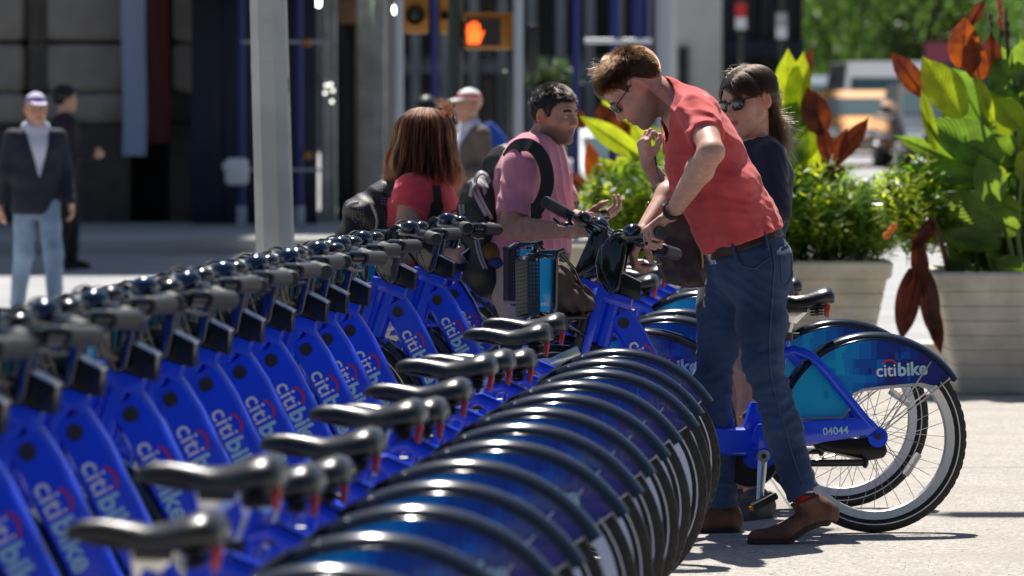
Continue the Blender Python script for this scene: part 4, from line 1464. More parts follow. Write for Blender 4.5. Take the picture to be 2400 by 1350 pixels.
def build_man():
    J = lambda x, y, Y: np.array(at(x, y, Y))
    hB = hero.matrix_basis @ hero_steer
    ga = np.array(hB @ Vector((0.764, 0.184, 1.018))); gb = np.array(hB @ Vector((0.722, 0.312, 1.016)))
    g = nrm(gb - ga); gc = ga * 0.48 + gb * 0.52
    lat = np.array((0.10, -1.0, 0.0))
    spine = [J(1762, 612, 18.48), J(1742, 548, 18.48), J(1700, 455, 18.48), J(1650, 345, 18.48), J(1612, 272, 18.48)]
    srad = [0.112, 0.112, 0.116, 0.120, 0.100]
    shL, shR = J(1638, 262, 18.29), J(1598, 270, 18.68)
    elL, elR = J(1668, 356, 18.03), J(1590, 425, 18.84)
    # left hand on the grip
    dL = nrm(np.array((-0.84, 0.10, -0.54))); dL = nrm(dL - g * (dL @ g))
    nL = np.cross(g, dL); nL = nL if nL[2] > 0 else -nL
    wrL = gc - dL * 0.070 + nL * 0.034
    tL = -g                                                # thumb towards the stem
    pL, tips = hand_prims(wrL, dL, nL, tL, [(58, 72, 48), (58, 74, 50), (58, 74, 50), (60, 72, 45)], s=1.04,
                          thumb=[(0.62, 0.70, -0.35), (0.45, 0.45, -0.80), (0.05, 0.25, -0.95)])
    ctrL = wrL + dL * 0.07
    wrR = J(1508, 540, 18.66)
    dR = nrm(np.array((-0.45, -0.10, -0.88)))
    pR, tipsR = hand_prims(wrR, dR, (-0.85, -0.2, 0.45), (0.2, -1, 0.05), [(38, 55, 35)] * 4, s=1.0,
                           thumb=[(0.6, 0.7, -0.35), (0.75, 0.3, -0.6), (0.7, 0.1, -0.7)])
    ctrR = wrR + dR * 0.07
    hc = J(1489, 203, 18.40) + np.array((0, 0.078, 0)); hM = frame((-0.64, -0.03, -0.77), (-0.77, -0.05, 0.64)); hs = 1.05
    nk0, nk1 = J(1592, 247, 18.49), hc + hM @ np.array((-0.030, 0, -0.045))
    hipL, knL, anL = J(1780, 625, 18.40), J(1789, 855, 18.34), J(1884, 1168, 18.28)
    hipR, knR, anR = J(1722, 625, 18.57), J(1669, 880, 18.66), J(1693, 1190, 18.735)
    def arms(P, o=0.0):
        d = chain(P, [shL, elL * 0.5 + shL * 0.5, elL], [0.056 + o, 0.048 + o, 0.040 + o], 0.02)
        d = smin(d, chain(P, [elL, elL * 0.72 + wrL * 0.28, wrL - dL * 0.012], [0.041 + o, 0.046 + o, 0.0275 + o], 0.02), 0.02)
        e = chain(P, [shR, elR, elR * 0.7 + wrR * 0.3, wrR], [0.054 + o, 0.040 + o, 0.044 + o, 0.027 + o], 0.02)
        return np.minimum(d, e)
    def body(P):
        d = torso_sdf(P, spine, [0.098, 0.098, 0.100, 0.092, 0.078], lat, 1.36)
        d = smin(d, rcone(P, shL, shR, 0.055, 0.055), 0.06)
        d = smin(d, rcone(P, nk0, nk1, 0.066, 0.056), 0.03)
        d = smin(d, head_sdf(P, hc, hM, hs), 0.022)
        d = smin(d, arms(P), 0.04)
        d = smin(d, hand_sdf(P, pL, ctrL), 0.016)
        d = smin(d, hand_sdf(P, pR, ctrR), 0.016)
        for a, b, c in ((hipL, knL, anL), (hipR, knR, anR)):
            d = smin(d, chain(P, [a, b, c], [0.075, 0.050, 0.034]), 0.04)
        return d
    pts = spine + [elL, elR, wrL, wrR, hc, anL, anR, ctrL, ctrR]
    lo, hi = bounds(pts, 0.17)
    bo = sdf_obj('body', body, lo, hi, 0.0035, m_skin, man)
    face_attrs(bo, hc, hM, hs, 0.95)
    add_face(hc, hM, hs, man, m_iris_grey, m_capbrown, True, 0.0035)
    # shirt
    hem_p = J(1740, 566, 18.48); hem_n = np.array((0.34, 0, -0.94))
    slL = shL + (elL - shL) * 0.62; slR = shR + (elR - shR) * 0.55
    aL = nrm(elL - shL); aR = nrm(elR - shR)
    def shirt(P):
        t = torso_sdf(P, spine[:1] + spine[1:], [0.128, 0.126, 0.123, 0.115, 0.101], lat, 1.36)
        belly = rcone(P, J(1612, 405, 18.48), J(1682, 545, 18.48), 0.066, 0.066)
        t = smin(t, belly, 0.08)
        t = smin(t, rcone(P, shL, shR, 0.062, 0.062), 0.05)
        t = smin(t, rcone(P, nk0, nk0 * 0.6 + nk1 * 0.4, 0.075, 0.078), 0.03)
        a = rcone(P, shL, elL, 0.067, 0.060)
        e = rcone(P, shR, elR, 0.068, 0.062)
        a = smax(a, plane(P, slL, aL), 0.004); e = smax(e, plane(P, slR, aR), 0.004)
        d = smin(smin(t, a, 0.035), e, 0.035)
        fold = wob(P, 18, 0.7, (1.0, 0.6, 1.4)) * 0.006 + 0.006 * np.abs(np.sin(P @ V3((30, 12, 20)) + 2.6 * wob(P, 8, 0.5))) + 0.0012 * np.abs(np.sin(P @ V3((20, 14, 75)) + 3 * wob(P, 8, 1.5))) + wob(P, 60, 2.2, (0.6, 0.8, 1.6)) * 0.0012 - 0.003
        r = np.sqrt(((P - V3(J(1640, 300, 18.25))) ** 2).sum(1))
        fold += 0.006 * np.exp(-(r / 0.14) ** 2) * np.sin(P @ V3((90, 20, 60)) + 2 * wob(P, 20, 1.0))
        hm = np.abs(plane(P, hem_p, hem_n))
        fold += 0.004 * np.exp(-(hm / 0.05) ** 2) * np.sin(P[:, 0] * 60 + P[:, 1] * 70)
        d = d + fold
        nl = np.sqrt(((P - V3(shL)) ** 2).sum(1)) < 0.34
        nq = -rcone(P, J(1566, 258, 18.48), J(1520, 236, 18.46), 0.090, 0.100)
        d = hollow(P, d, [np.where(P[:, 1] < 18.32, plane(P, slL, aL), -1.0), plane(P, hem_p, hem_n), np.where(nq > -0.05, nq, -1.0)])
        d = smax(d, plane(P, hem_p + V3((0, 0, 0)), hem_n), 0.004)
        # neckline: cut round the neck, lower at the throat
        d = smax(d, -rcone(P, J(1566, 258, 18.48), J(1520, 236, 18.46), 0.090, 0.100), 0.005)
        d = smax(d, -rcone(P, J(1568, 290, 18.46), J(1530, 296, 18.44), 0.060, 0.066), 0.005)
        return d
    lo, hi = bounds(spine + [slL, slR], 0.20)
    so_ = sdf_obj('shirt', shirt, lo, hi, 0.0042, m_tee, man)
    # jeans
    wp = J(1738, 575, 18.48)
    def legs(P, o=0.0, k=0.03):
        a = chain(P, [hipL, hipL * 0.45 + knL * 0.55, knL, knL * 0.5 + anL * 0.5, anL + (anL - knL) * 0.04], [0.100 + o, 0.085 + o, 0.069 + o, 0.066 + o, 0.062 + o], 0.03)
        b_ = chain(P, [hipR, hipR * 0.45 + knR * 0.55, knR, knR * 0.5 + anR * 0.5, anR + (anR - knR) * 0.03], [0.098 + o, 0.083 + o, 0.068 + o, 0.065 + o, 0.060 + o], 0.03)
        return a, b_
    def jeans_base(P):
        a, b_ = legs(P)
        pel = torso_sdf(P, [J(1757, 640, 18.48), J(1757, 600, 18.48), J(1735, 540, 18.48)], [0.112, 0.116, 0.112], lat, 1.38)
        seat = ell(P, J(1795, 640, 18.44), (0.085, 0.15, 0.10))
        pel = smin(pel, seat, 0.05)
        return smin(smin(a, pel, 0.05), smin(b_, pel, 0.05), 0.012)
    uL = nrm(anL - knL); uR = nrm(anR - knR)
    def jeans(P):
        d = jeans_base(P)
        zz = P[:, 2]
        kn = np.exp(-((zz - 0.50) / 0.16) ** 2)
        lo_ = np.exp(-((zz - 0.16) / 0.10) ** 2)
        cr = np.exp(-((zz - 0.86) / 0.09) ** 2)
        d = d + wob(P, 22, 1.3, (1, 1, 1.2)) * 0.005 + wob(P, 55, 0.4, (0.8, 0.8, 1.5)) * (0.002 + 0.003 * kn + 0.003 * lo_)
        d = d + cr * 0.006 * np.abs(np.sin(P[:, 2] * 60 + P[:, 0] * 38 + 1.5 * wob(P, 14, 0.3))) + kn * 0.006 * np.abs(np.sin(P[:, 2] * 55 - P[:, 0] * 40 + 2 * wob(P, 12, 1.9))) + lo_ * 0.006 * np.abs(np.sin(P[:, 2] * 80 + P[:, 0] * 30 + 2 * wob(P, 15, 2.9)))
        d = smax(d, plane(P, wp, (-0.34, 0, 0.94)), 0.004)
        d = smax(d, np.where(P[:, 1] < 18.49 + 0.09 * (P[:, 2] < 0.6), plane(P, anL + uL * 0.012, uL), plane(P, anR + uR * 0.0, uR)), 0.004) if False else d
        return d
    def jeans_cut(P):
        d = jeans(P)
        dl = np.sqrt(((P - V3(anL)) ** 2).sum(1)); dr = np.sqrt(((P - V3(anR)) ** 2).sum(1))
        cut = np.where(dl < dr, plane(P, anL - uL * 0.012, uL + np.array((0.25, 0, 0.1))), plane(P, anR - uR * 0.010, uR))
        cut = np.where(P[:, 2] < 0.35, cut, -1.0)
        return smax(d, cut, 0.004)
    lo, hi = bounds([hipL, hipR, knL, knR, anL, anR, wp], 0.16)
    jo = sdf_obj('jeans', jeans_cut, lo, hi, 0.0045, m_jean, man)
    # hem bands and side seam
    def band(name, f, p, n, half, grow, m, parent, h=0.004, lim=None):
        def ff(P):
            d = f(P) - grow
            d = smax(d, np.abs(plane(P, p, n)) - half, 0.003)
            if lim is not None:
                d = np.maximum(d, np.sqrt(((P - V3(lim[0])) ** 2).sum(1)) - lim[1])
            return d
        pp = np.array(p, float); L = 0.24 if lim is None else lim[1]
        return sdf_obj(name, ff, pp - L, pp + L, h, m, parent)
    band('belt', jeans_base, J(1741, 570, 18.48), (-0.34, 0, 0.94), 0.018, 0.006, m_belt, man)
    b = MB()
    bk = Vector(J(1668, 606, 18.44))
    b.box((-0.004, -0.028, -0.022), (0.004, 0.028, 0.022), 0, 0.003, Matrix.Translation(bk) @ Matrix.Rotation(R(-20), 4, 'Y') @ Matrix.Rotation(R(20), 4, 'Z'))
    b.obj('belt_buckle', m_alu, man)
    # stitched seams and a back pocket on the jeans, laid on the surface by marching towards the camera side
    def onsurf(pts, f, off=0.003):
        out = []
        pts = [np.array(p, float) for p in pts]
        fine = []
        for p0, p1 in zip(pts[:-1], pts[1:]):
            m = max(2, int(np.linalg.norm(p1 - p0) / 0.006))
            fine += [p0 + (p1 - p0) * i / m for i in range(m)]
        for p in fine + [pts[-1]]:
            p = np.array(p, float); p = p - np.array((0, 0.35, 0))
            for _ in range(40):
                dd = float(f(p[None].astype(np.float32))[0])
                if dd < 0.0008: break
                p = p + np.array((0, max(dd, 0.0005) * 0.8, 0))
            out.append(p - np.array((0, off, 0)))
        return out
    b = MB()
    seam = [J(x, y, 18.4) for x, y in ((1806, 575), (1812, 620), (1806, 700), (1800, 780), (1800, 850), (1812, 920), (1832, 990), (1852, 1060), (1876, 1130))]
    b.tube(onsurf(seam, jeans), 0.0022, 5)
    pk = [J(x, y, 18.4) for x, y in ((1826, 580), (1853, 570), (1856, 640), (1842, 668), (1828, 650), (1826, 580))]
    b.tube(onsurf(pk, jeans), 0.0018, 5)
    fp = [J(x, y, 18.4) for x, y in ((1722, 596), (1735, 622), (1765, 628), (1803, 600))]
    b.tube(onsurf(fp, jeans), 0.002, 5)
    b.obj('jeans_seam', m_seam, jo)
    for x, y in ((1718, 588), (1792, 560)):
        b = MB()
        q = onsurf([J(x - 4, y - 20, 18.4), J(x, y, 18.4), J(x + 4, y + 22, 18.4)], lambda P: jeans_base(P) - 0.008, 0.0)
        b.tube(q, 0.006, 6)
        b.obj('belt_loop', m_jean, jo)
    # shoes and socks
    shoe('shoe', man, anL + uL * 0.018, J(1938, 1226, 18.30), J(1838, 1277, 18.235), J(1753, 1281, 18.20), (0.42, 0, 0.91), (0.05, 0, 1), m_shoe, m_sole)
    gz = lambda x, Y: np.array((at(x, 1250, Y)[0], Y, 0.0))
    shoe('shoe', man, anR + np.array((0, 0, 0.012)), gz(1731, 18.74), gz(1632, 18.70), gz(1552, 18.66), (0, 0, 1), (0, 0, 1), m_shoe, m_sole)
    ms = bpy.data.materials.new('striped_sock'); ms.use_nodes = True
    N = ms.node_tree.nodes; L_ = ms.node_tree.links
    tc = N.new('ShaderNodeTexCoord'); sp = N.new('ShaderNodeSeparateXYZ'); L_.new(tc.outputs['Object'], sp.inputs[0])
    mm = N.new('ShaderNodeMath'); mm.operation = 'MULTIPLY'; mm.inputs[1].default_value = 26.0; L_.new(sp.outputs['Z'], mm.inputs[0])
    fr = N.new('ShaderNodeMath'); fr.operation = 'FRACT'; L_.new(mm.outputs[0], fr.inputs[0])
    cr = N.new('ShaderNodeValToRGB'); cr.color_ramp.interpolation = 'CONSTANT'
    e = cr.color_ramp.elements; e[0].color = (0.35, 0.02, 0.03, 1); e[1].position = 0.35; e[1].color = (0.02, 0.02, 0.05, 1)
    q = e.new(0.6); q.color = (0.6, 0.6, 0.6, 1); q = e.new(0.75); q.color = (0.35, 0.02, 0.03, 1)
    L_.new(fr.outputs[0], cr.inputs[0]); L_.new(cr.outputs[0], N['Principled BSDF'].inputs['Base Color'])
    N['Principled BSDF'].inputs['Roughness'].default_value = 0.9
    for a, u in ((anL, uL), (anR, uR)):
        b = MB(); b.tube([a - u * 0.09, a + u * 0.0, a + u * 0.04], [0.043, 0.040, 0.038], 18); b.obj('sock', ms, man)
    # hair
    line = ([-0.12, -0.09, -0.05, -0.015, 0.012, 0.030, 0.042, 0.062, 0.08, 0.11], [-0.055, -0.05, -0.020, 0.034, 0.036, 0.000, 0.040, 0.066, 0.078, 0.086])
    hcap = hair_cap('hair', hc, hM, hs, line, 0.004, m_capbrown, man)
    top = lambda p: np.clip((p[:, 2] - 0.045) / 0.05, 0, 1) * np.interp(p[:, 0], [-0.11, -0.06, 0.0, 0.05], [0.15, 0.45, 0.9, 1.0])
    st = grow_hair(hc, hM, hs, 8000, zline(*line), lambda p: 0.008 + 0.032 * top(p) + 0.036 * np.clip(p[:, 0] / 0.05, 0, 1) * np.clip((p[:, 2] - 0.03) / 0.05, 0, 1),
                   lambda p, n: n * (0.18 + 0.22 * top(p))[:, None] + np.stack([0.75 - 1.4 * (1 - top(p)), 0.25 * np.ones(len(p)), -0.35 * (1 - top(p))], 1), k=7, grav=0.05, jit=0.07, seed=3, off=0.003, clump=320, hug=lambda p: 0.005 + 0.022 * top(p))
    hair_obj('hair_strands', st, 0.0010, h_brown, hcap)
    fw = grow_hair(hc, hM, hs, 60, lambda p: (p[:, 2] > 0.10) & (p[:, 0] > 0.0), lambda p: 0.06 + 0 * p[:, 0],
                   lambda p, n: n * 0.8 + np.array((0.1, 0.7, 0.5)), k=8, grav=0.10, jit=0.35, seed=9, off=0.004)
    hair_obj('loose_hair', fw, 0.0007, h_brown, hcap)
    # sunglasses
    HL = lambda *p: Vector(head_local(hc, hM, hs, [p])[0])
    b = MB()
    for sy in (-1, 1):
        b.tube([HL(-0.006, sy * 0.079, 0.020), HL(0.03, sy * 0.078, 0.016), HL(0.088, sy * 0.066, 0.012)], 0.0022, 6, flat=1.0)
    sg = b.obj('sunglasses', m_specs_red, man)
    b = MB()
    Mh = Matrix(hM.tolist()).to_4x4() @ Matrix.Scale(hs, 4); Mh.translation = Vector(hc)
    for sy in (-1, 1):
        b.ball((0.098, sy * 0.034, 0.001), (0.006, 0.027, 0.019), 0, 16, Mh @ T(0.098, sy * 0.034, 0.001) @ Matrix.Rotation(R(12) * sy, 4, 'Z') @ T(-0.098, -sy * 0.034, -0.001))
    b.tube([HL(0.103, -0.012, 0.008), HL(0.105, 0, 0.010), HL(0.103, 0.012, 0.008)], 0.002, 6)
    for sy in (-1, 1):
        b.tube([HL(0.103, sy * 0.010, 0.008), HL(0.104, sy * 0.034, 0.017), HL(0.088, sy * 0.066, 0.012)], 0.0028, 6)
    b.obj('lens', m_lens, sg)
    # watch
    u = nrm(wrL - elL); wc = wrL - u * 0.034
    b = MB()
    ring = []
    a1 = nrm(np.cross(u, (0, 1, 0.2))); a2 = np.cross(u, a1)
    for i in range(24):
        t = 2 * PI * i / 24
        ring.append(wc + (a1 * math.cos(t) + a2 * math.sin(t)) * 0.0315)
    for off in (-0.006, 0, 0.006):
        b.tube([p + u * off for p in ring], 0.0035, 6, closed=True)
    wt = b.obj('watch', m_strap, man)
    b = MB()
    nn = nrm(nL - u * (nL @ u)); p = wc + nn * 0.033
    b.tube([p - nn * 0.004, p + nn * 0.006], 0.017, 16)
    b.obj('watch_case', m_alu, wt)
    rebase(man)
build_man()
# ================================================================== the other people near the bikes
J = lambda x, y, Y: np.array(at(x, y, Y))
m_skin2 = skin_mat('skin_light', (0.54, 0.33, 0.25), (0.45, 0.12, 0.11), (0.3, 0.2, 0.16))
m_skin3 = skin_mat('skin_tan', (0.53, 0.31, 0.215), (0.30, 0.10, 0.085), (0.10, 0.065, 0.05))
m_navy = mat('navy_jersey', (0.008, 0.010, 0.035), rough=0.8, bump=0.001, bscale=300, sheen=0.12)
m_cream = mat('cream_collar', (0.62, 0.58, 0.50), rough=0.8)
m_pink = mat('pink_cotton', (0.68, 0.25, 0.34), rough=0.85, noise=0.2, nscale=12, bump=0.0015, bscale=300, sheen=0.25)
m_maroon = mat('maroon_rib', (0.16, 0.015, 0.035), rough=0.85)
m_khaki = mat('stone_twill', (0.46, 0.36, 0.30), rough=0.85, noise=0.15, nscale=10, bump=0.001, bscale=260)
m_crim = mat('bright_red_cotton', (0.80, 0.065, 0.10), rough=0.8, noise=0.15, nscale=12, bump=0.001, bscale=300, sheen=0.25)
m_nylon = mat('black_nylon', (0.013, 0.013, 0.014), rough=0.5, noise=0.4, nscale=60, bump=0.001, bscale=400)
m_pipe = mat('grey_piping', (0.36, 0.34, 0.36), rough=0.6)
m_bag = mat('brown_bag_leather', (0.050, 0.024, 0.016), rough=0.42, noise=0.4, nscale=14, bump=0.001, bscale=120, coat=0.1)
m_boot = mat('grey_suede', (0.075, 0.068, 0.066), rough=0.8, noise=0.3, nscale=25)
m_brass = mat('brass', (0.6, 0.42, 0.14), rough=0.3, metal=1.0)
m_dark = mat('dark_trousers', (0.018, 0.018, 0.022), rough=0.85, noise=0.3, nscale=20)
m_capblack = mat('hair_under_black', (0.008, 0.006, 0.006), rough=0.5, noise=0.4, nscale=60)
m_capred = mat('hair_under_auburn', (0.03, 0.010, 0.004), rough=0.6, noise=0.5, nscale=60)
h_black = hair_mat('hair_black', (0.012, 0.009, 0.008), 0.22)
h_dark = hair_mat('hair_dark_brown', (0.032, 0.017, 0.010), 0.22)
h_auburn = hair_mat('hair_auburn', (0.050, 0.015, 0.006), 0.25)
m_phone = mat('phone_black', (0.01, 0.01, 0.011), rough=0.12, coat=0.6)
m_phone_rim = mat('phone_rim', (0.55, 0.55, 0.56), rough=0.3, metal=0.8)

def weave_mat():
    m = mat('mesh_nylon', (0.016, 0.016, 0.017), rough=0.55)
    nt = m.node_tree; N = nt.nodes; L = nt.links
    tc = N.new('ShaderNodeTexCoord'); ck = N.new('ShaderNodeTexVoronoi'); ck.inputs['Scale'].default_value = 95; ck.inputs['Randomness'].default_value = 0.0
    L.new(tc.outputs['Object'], ck.inputs['Vector'])
    mr = N.new('ShaderNodeMapRange'); mr.inputs['From Min'].default_value = 0.28; mr.inputs['From Max'].default_value = 0.22
    L.new(ck.outputs['Distance'], mr.inputs['Value'])
    mx = N.new('ShaderNodeMix'); mx.data_type = 'RGBA'; mx.inputs['A'].default_value = (0.012, 0.012, 0.013, 1); mx.inputs['B'].default_value = (0.20, 0.20, 0.22, 1)
    L.new(mr.outputs[0], mx.inputs['Factor']); L.new(mx.outputs['Result'], N['Principled BSDF'].inputs['Base Color'])
    return m
m_weave = weave_mat()

def ribbon(b, pts, wid, nrmv, th=0.003, mi=0):
    """flat strap along pts, wid wide across nrmv x tangent"""
    pts = [np.array(p, float) for p in pts]
    vs = []; k = len(pts)
    for i, p in enumerate(pts):
        t = nrm(pts[min(i + 1, k - 1)] - pts[max(i - 1, 0)])
        n = nrmv[i] if isinstance(nrmv, list) else nrmv
        n = nrm(np.array(n) - t * (np.array(n) @ t)); s = np.cross(t, n)
        w_ = wid[i] if isinstance(wid, (list, tuple)) else wid
        for a, c in ((-1, -1), (1, -1), (1, 1), (-1, 1)):
            vs.append(p + s * a * w_ / 2 + n * c * th / 2)
    fs = []
    for i in range(k - 1):
        for j in range(4):
            fs.append((i * 4 + j, i * 4 + (j + 1) % 4, (i + 1) * 4 + (j + 1) % 4, (i + 1) * 4 + j))
    fs += [(0, 1, 2, 3), tuple(range(4 * k - 4, 4 * k))]
    return b.add(vs, fs, mi)

def smooth_pts(pts, n=24):
    """Catmull-Rom through the points"""
    P = [np.array(p, float) for p in pts]
    P = [2 * P[0] - P[1]] + P + [2 * P[-1] - P[-2]]
    out = []
    seg = len(P) - 3
    for i in range(n + 1):
        t = i / n * seg
        j = min(int(t), seg - 1); u = t - j
        a, b, c, d = P[j:j + 4]
        out.append(0.5 * ((2 * b) + (-a + c) * u + (2 * a - 5 * b + 4 * c - d) * u * u + (-a + 3 * b - 3 * c + d) * u ** 3))
    return out

# ------------------------------------------------------------------ woman in navy
woman = thing('person', 'smiling woman in navy top and sunglasses standing behind the man in the red shirt', 'person', at(1740, 1215, 19.42))
def build_woman():
    Yc = 19.5
    hc = J(1752, 238, Yc); hs = 0.98
    hM = frame((-0.70, -0.68, -0.16), (-0.16, 0.02, 1.0))
    lat = np.array((0.62, -0.78, 0.0))          # to her left, towards the picture's right and the camera
    spine = [J(1748, 640, 19.52), J(1752, 560, 19.52), J(1757, 480, 19.52), J(1762, 405, 19.52), J(1766, 362, 19.53)]
    srad = [0.110, 0.092, 0.100, 0.105, 0.075]
    shL = J(1808, 368, 19.40); shR = J(1708, 372, 19.66)
    elL = J(1822, 492, 19.33); wrL = J(1740, 560, 19.25)
    elR = J(1572, 462, 19.56); wrR = J(1517, 383, 19.42)
    nk0, nk1 = J(1768, 356, 19.53), hc + hM @ np.array((-0.030, 0, -0.05)) * hs
    dR = nrm((-0.18, -0.1, 0.95)); pR, _ = hand_prims(wrR, dR, (-0.75, -0.5, -0.1), (0.5, -0.8, 0.1), [(50, 70, 50), (48, 72, 50), (46, 74, 50), (45, 70, 50)], s=0.92,
                                                    thumb=[(0.7, 0.6, -0.35), (0.85, 0.2, -0.5), (0.9, -0.1, -0.45)])
    ctrR = wrR + dR * 0.06
    hipL, knL, anL = J(1768, 650, 19.45), J(1752, 865, 19.42), J(1765, 1165, 19.42)
    hipR, knR, anR = J(1722, 650, 19.58), J(1718, 865, 19.56), J(1722, 1160, 19.60)
    def arms(P, o=0.0):
        d = chain(P, [shL, elL, wrL], [0.045 + o, 0.039 + o, 0.026 + o], 0.02)
        e = chain(P, [shR, elR, elR * 0.7 + wrR * 0.3, wrR], [0.044 + o, 0.038 + o, 0.036 + o, 0.024 + o], 0.02)
        return np.minimum(d, e)
    def body(P):
        d = torso_sdf(P, spine, [r - 0.012 for r in srad], lat, 1.40)
        d = smin(d, rcone(P, shL, shR, 0.040, 0.040), 0.05)
        d = smin(d, rcone(P, nk0, nk1, 0.055, 0.047), 0.03)
        d = smin(d, head_sdf(P, hc, hM, hs, fem=1.0, mouth_open=0.75), 0.02)
        d = smin(d, arms(P), 0.03)
        d = smin(d, hand_sdf(P, pR, ctrR), 0.014)
        for a, b, c in ((hipL, knL, anL), (hipR, knR, anR)):
            q = b * 0.65 + c * 0.35 + np.array((0.012, 0.0, 0))
            d = smin(d, chain(P, [a, b, q, c], [0.078, 0.050, 0.053, 0.034]), 0.03)
        return d
    lo, hi = bounds(spine + [elL, elR, wrR, hc, anL, anR, ctrR], 0.15)
    bo = sdf_obj('body', body, lo, hi, 0.0040, m_skin2, woman)
    face_attrs(bo, hc, hM, hs)
    add_face(hc, hM, hs, woman, m_iris_brown, m_capblack, False)
    b = MB()                                         # teeth
    Mh = Matrix(hM.tolist()).to_4x4() @ Matrix.Scale(hs, 4); Mh.translation = Vector(hc)
    b.ball((0.078, 0, -0.0640), (0.0165, 0.021, 0.0068), 0, 14, Mh)
    b.obj('teeth', m_eye, woman)
    def top(P):
        t = torso_sdf(P, [J(1748, 700, 19.52)] + spine[1:], [0.120, 0.104, 0.112, 0.116, 0.085], lat, 1.40)
        bust = ell(P, J(1745, 425, 19.52) + np.array((-0.062, -0.045, 0)), (0.09, 0.09, 0.075))
        t = smin(t, bust, 0.05)
        t = smin(t, rcone(P, shL, shR, 0.050, 0.050), 0.05)
        d = smin(t, np.minimum(chain(P, [shL, elL, wrL], [0.056, 0.049, 0.036]),
                               smax(chain(P, [shR, elR, wrR], [0.054, 0.048, 0.037]), plane(P, elR + (wrR - elR) * 0.45, wrR - elR), 0.004)), 0.025)
        d = d + wob(P, 30, 1.1) * 0.004 + 0.003 * np.abs(np.sin(P @ V3((60, 20, 40)) + 2 * wob(P, 15, 0.8)))
        d = smax(d, plane(P, J(1748, 690, 19.52), (0, 0, -1)), 0.004)
        d = smax(d, -rcone(P, nk0 + np.array((0, 0, -0.012)), nk1, 0.078, 0.075), 0.004)
        return d
    lo, hi = bounds(spine + [J(1748, 700, 19.52), elL, elR, wrR, wrL], 0.14)
    sdf_obj('top', top, lo, hi, 0.0055, m_navy, woman)
    def collar(P):
        d = torso_sdf(P, spine, [r + 0.007 for r in srad], lat, 1.40)
        d = smin(d, rcone(P, shL, shR, 0.046, 0.046), 0.05)
        ring = np.abs(rcone(P, nk0 + np.array((0, 0, -0.012)), nk1, 0.076, 0.074)) - 0.008
        return smax(d, ring, 0.003)
    sdf_obj('collar', collar, nk0 - 0.12, nk0 + 0.12, 0.005, m_cream, woman)
    def skirt(P):
        d = torso_sdf(P, [J(1740, 830, 19.50), J(1745, 720, 19.50), J(1750, 640, 19.52), J(1752, 590, 19.52)], [0.150, 0.145, 0.128, 0.108], lat, 1.32)
        d = d + 0.006 * np.sin(P[:, 0] * 55 + 3 * P[:, 2]) * np.clip((0.95 - P[:, 2]) / 0.25, 0, 1) + wob(P, 20, 0.3) * 0.003
        d = smax(d, plane(P, J(1745, 808, 19.5), (0, 0, -1)), 0.004)
        return smax(d, plane(P, J(1745, 640, 19.5), (0, 0, 1)), 0.004)
    lo, hi = bounds([J(1745, 850, 19.5), J(1745, 600, 19.5)], 0.26)
    sdf_obj('skirt', skirt, lo, hi, 0.007, m_navy, woman)
    gp = lambda x, Y: np.array((at(x, 1200, Y)[0], Y, 0.0))
    shoe('shoe', woman, anL, gp(1798, 19.42), gp(1752, 19.30), gp(1715, 19.20), (0, 0, 1), (0, 0, 1), m_boot, m_sole, 0.006)
    shoe('shoe', woman, anR, gp(1745, 19.62), gp(1700, 19.52), gp(1665, 19.44), (0, 0, 1), (0, 0, 1), m_boot, m_sole, 0.006)
    # hair: fringe swept across the brow, loose pony tail blown to the picture's right
    line = ([-0.12, -0.09, -0.05, -0.015, 0.012, 0.030, 0.045, 0.065, 0.08, 0.11], [-0.10, -0.09, -0.045, 0.030, 0.032, 0.020, 0.036, 0.056, 0.066, 0.07])
    hcap = hair_cap('hair', hc, hM, hs, line, 0.010, m_capblack, woman)
    st = grow_hair(hc, hM, hs, 5000, lambda p: (p[:, 2] > 0.062) & (p[:, 0] > -0.08), lambda p: 0.115 + 0 * p[:, 0],
                   lambda p, n: n * 0.05 + np.stack([0.25 * (p[:, 0] > 0.03) - 0.35 * (p[:, 0] <= 0.03), 0.95 * np.where(p[:, 1] > -0.030, 1, -1.1), -0.05 + 0 * p[:, 0]], 1), k=12, grav=0.09, jit=0.09, seed=5, off=0.011, clump=160, hug=0.012)
    hair_obj('hair_strands', st, 0.0009, h_dark, hcap)
    st = grow_hair(hc, hM, hs, 4200, lambda p: (p[:, 2] > -0.02) & (p[:, 0] < 0.045) & (p[:, 2] > np.interp(p[:, 0], line[0], line[1])), lambda p: 0.075 + 0 * p[:, 0],
                   lambda p, n: np.stack([-0.9 + 0 * p[:, 0], -p[:, 1] * 3, -0.35 + 0 * p[:, 0]], 1), k=9, grav=0.0, jit=0.07, seed=6, off=0.011, clump=120, hug=0.010)
    hair_obj('hair_strands', st, 0.0009, h_dark, hcap)
    r = np.random.default_rng(4)
    # tail strands
    n = 1500; k = 12
    p0 = np.array(head_local(hc, hM, hs, [(-0.100, 0.025, -0.02)])[0]) + r.normal(size=(n, 3)) * (0.018, 0.018, 0.030)
    end = J(1828, 330, 19.56) + r.normal(size=(n, 3)) * (0.030, 0.03, 0.045)
    mid = J(1800, 275, 19.56) + r.normal(size=(n, 3)) * (0.016, 0.02, 0.02)
    t = np.linspace(0, 1, k)[None, :, None]
    st = (1 - t) ** 2 * p0[:, None] + 2 * t * (1 - t) * mid[:, None] + t ** 2 * end[:, None]
    st = st + np.sin(t * 9 + r.uniform(0, 6, (n, 1, 1))) * 0.004 * t
    hair_obj('pony_tail', st, 0.0009, h_dark, hcap)
    st = grow_hair(hc, hM, hs, 40, lambda p: p[:, 2] > 0.10, lambda p: 0.06 + 0 * p[:, 0], lambda p, n: n * 0.35 + np.array((0.3, -0.9, 0.2)), k=9, grav=0.16, jit=0.4, seed=8, off=0.01)
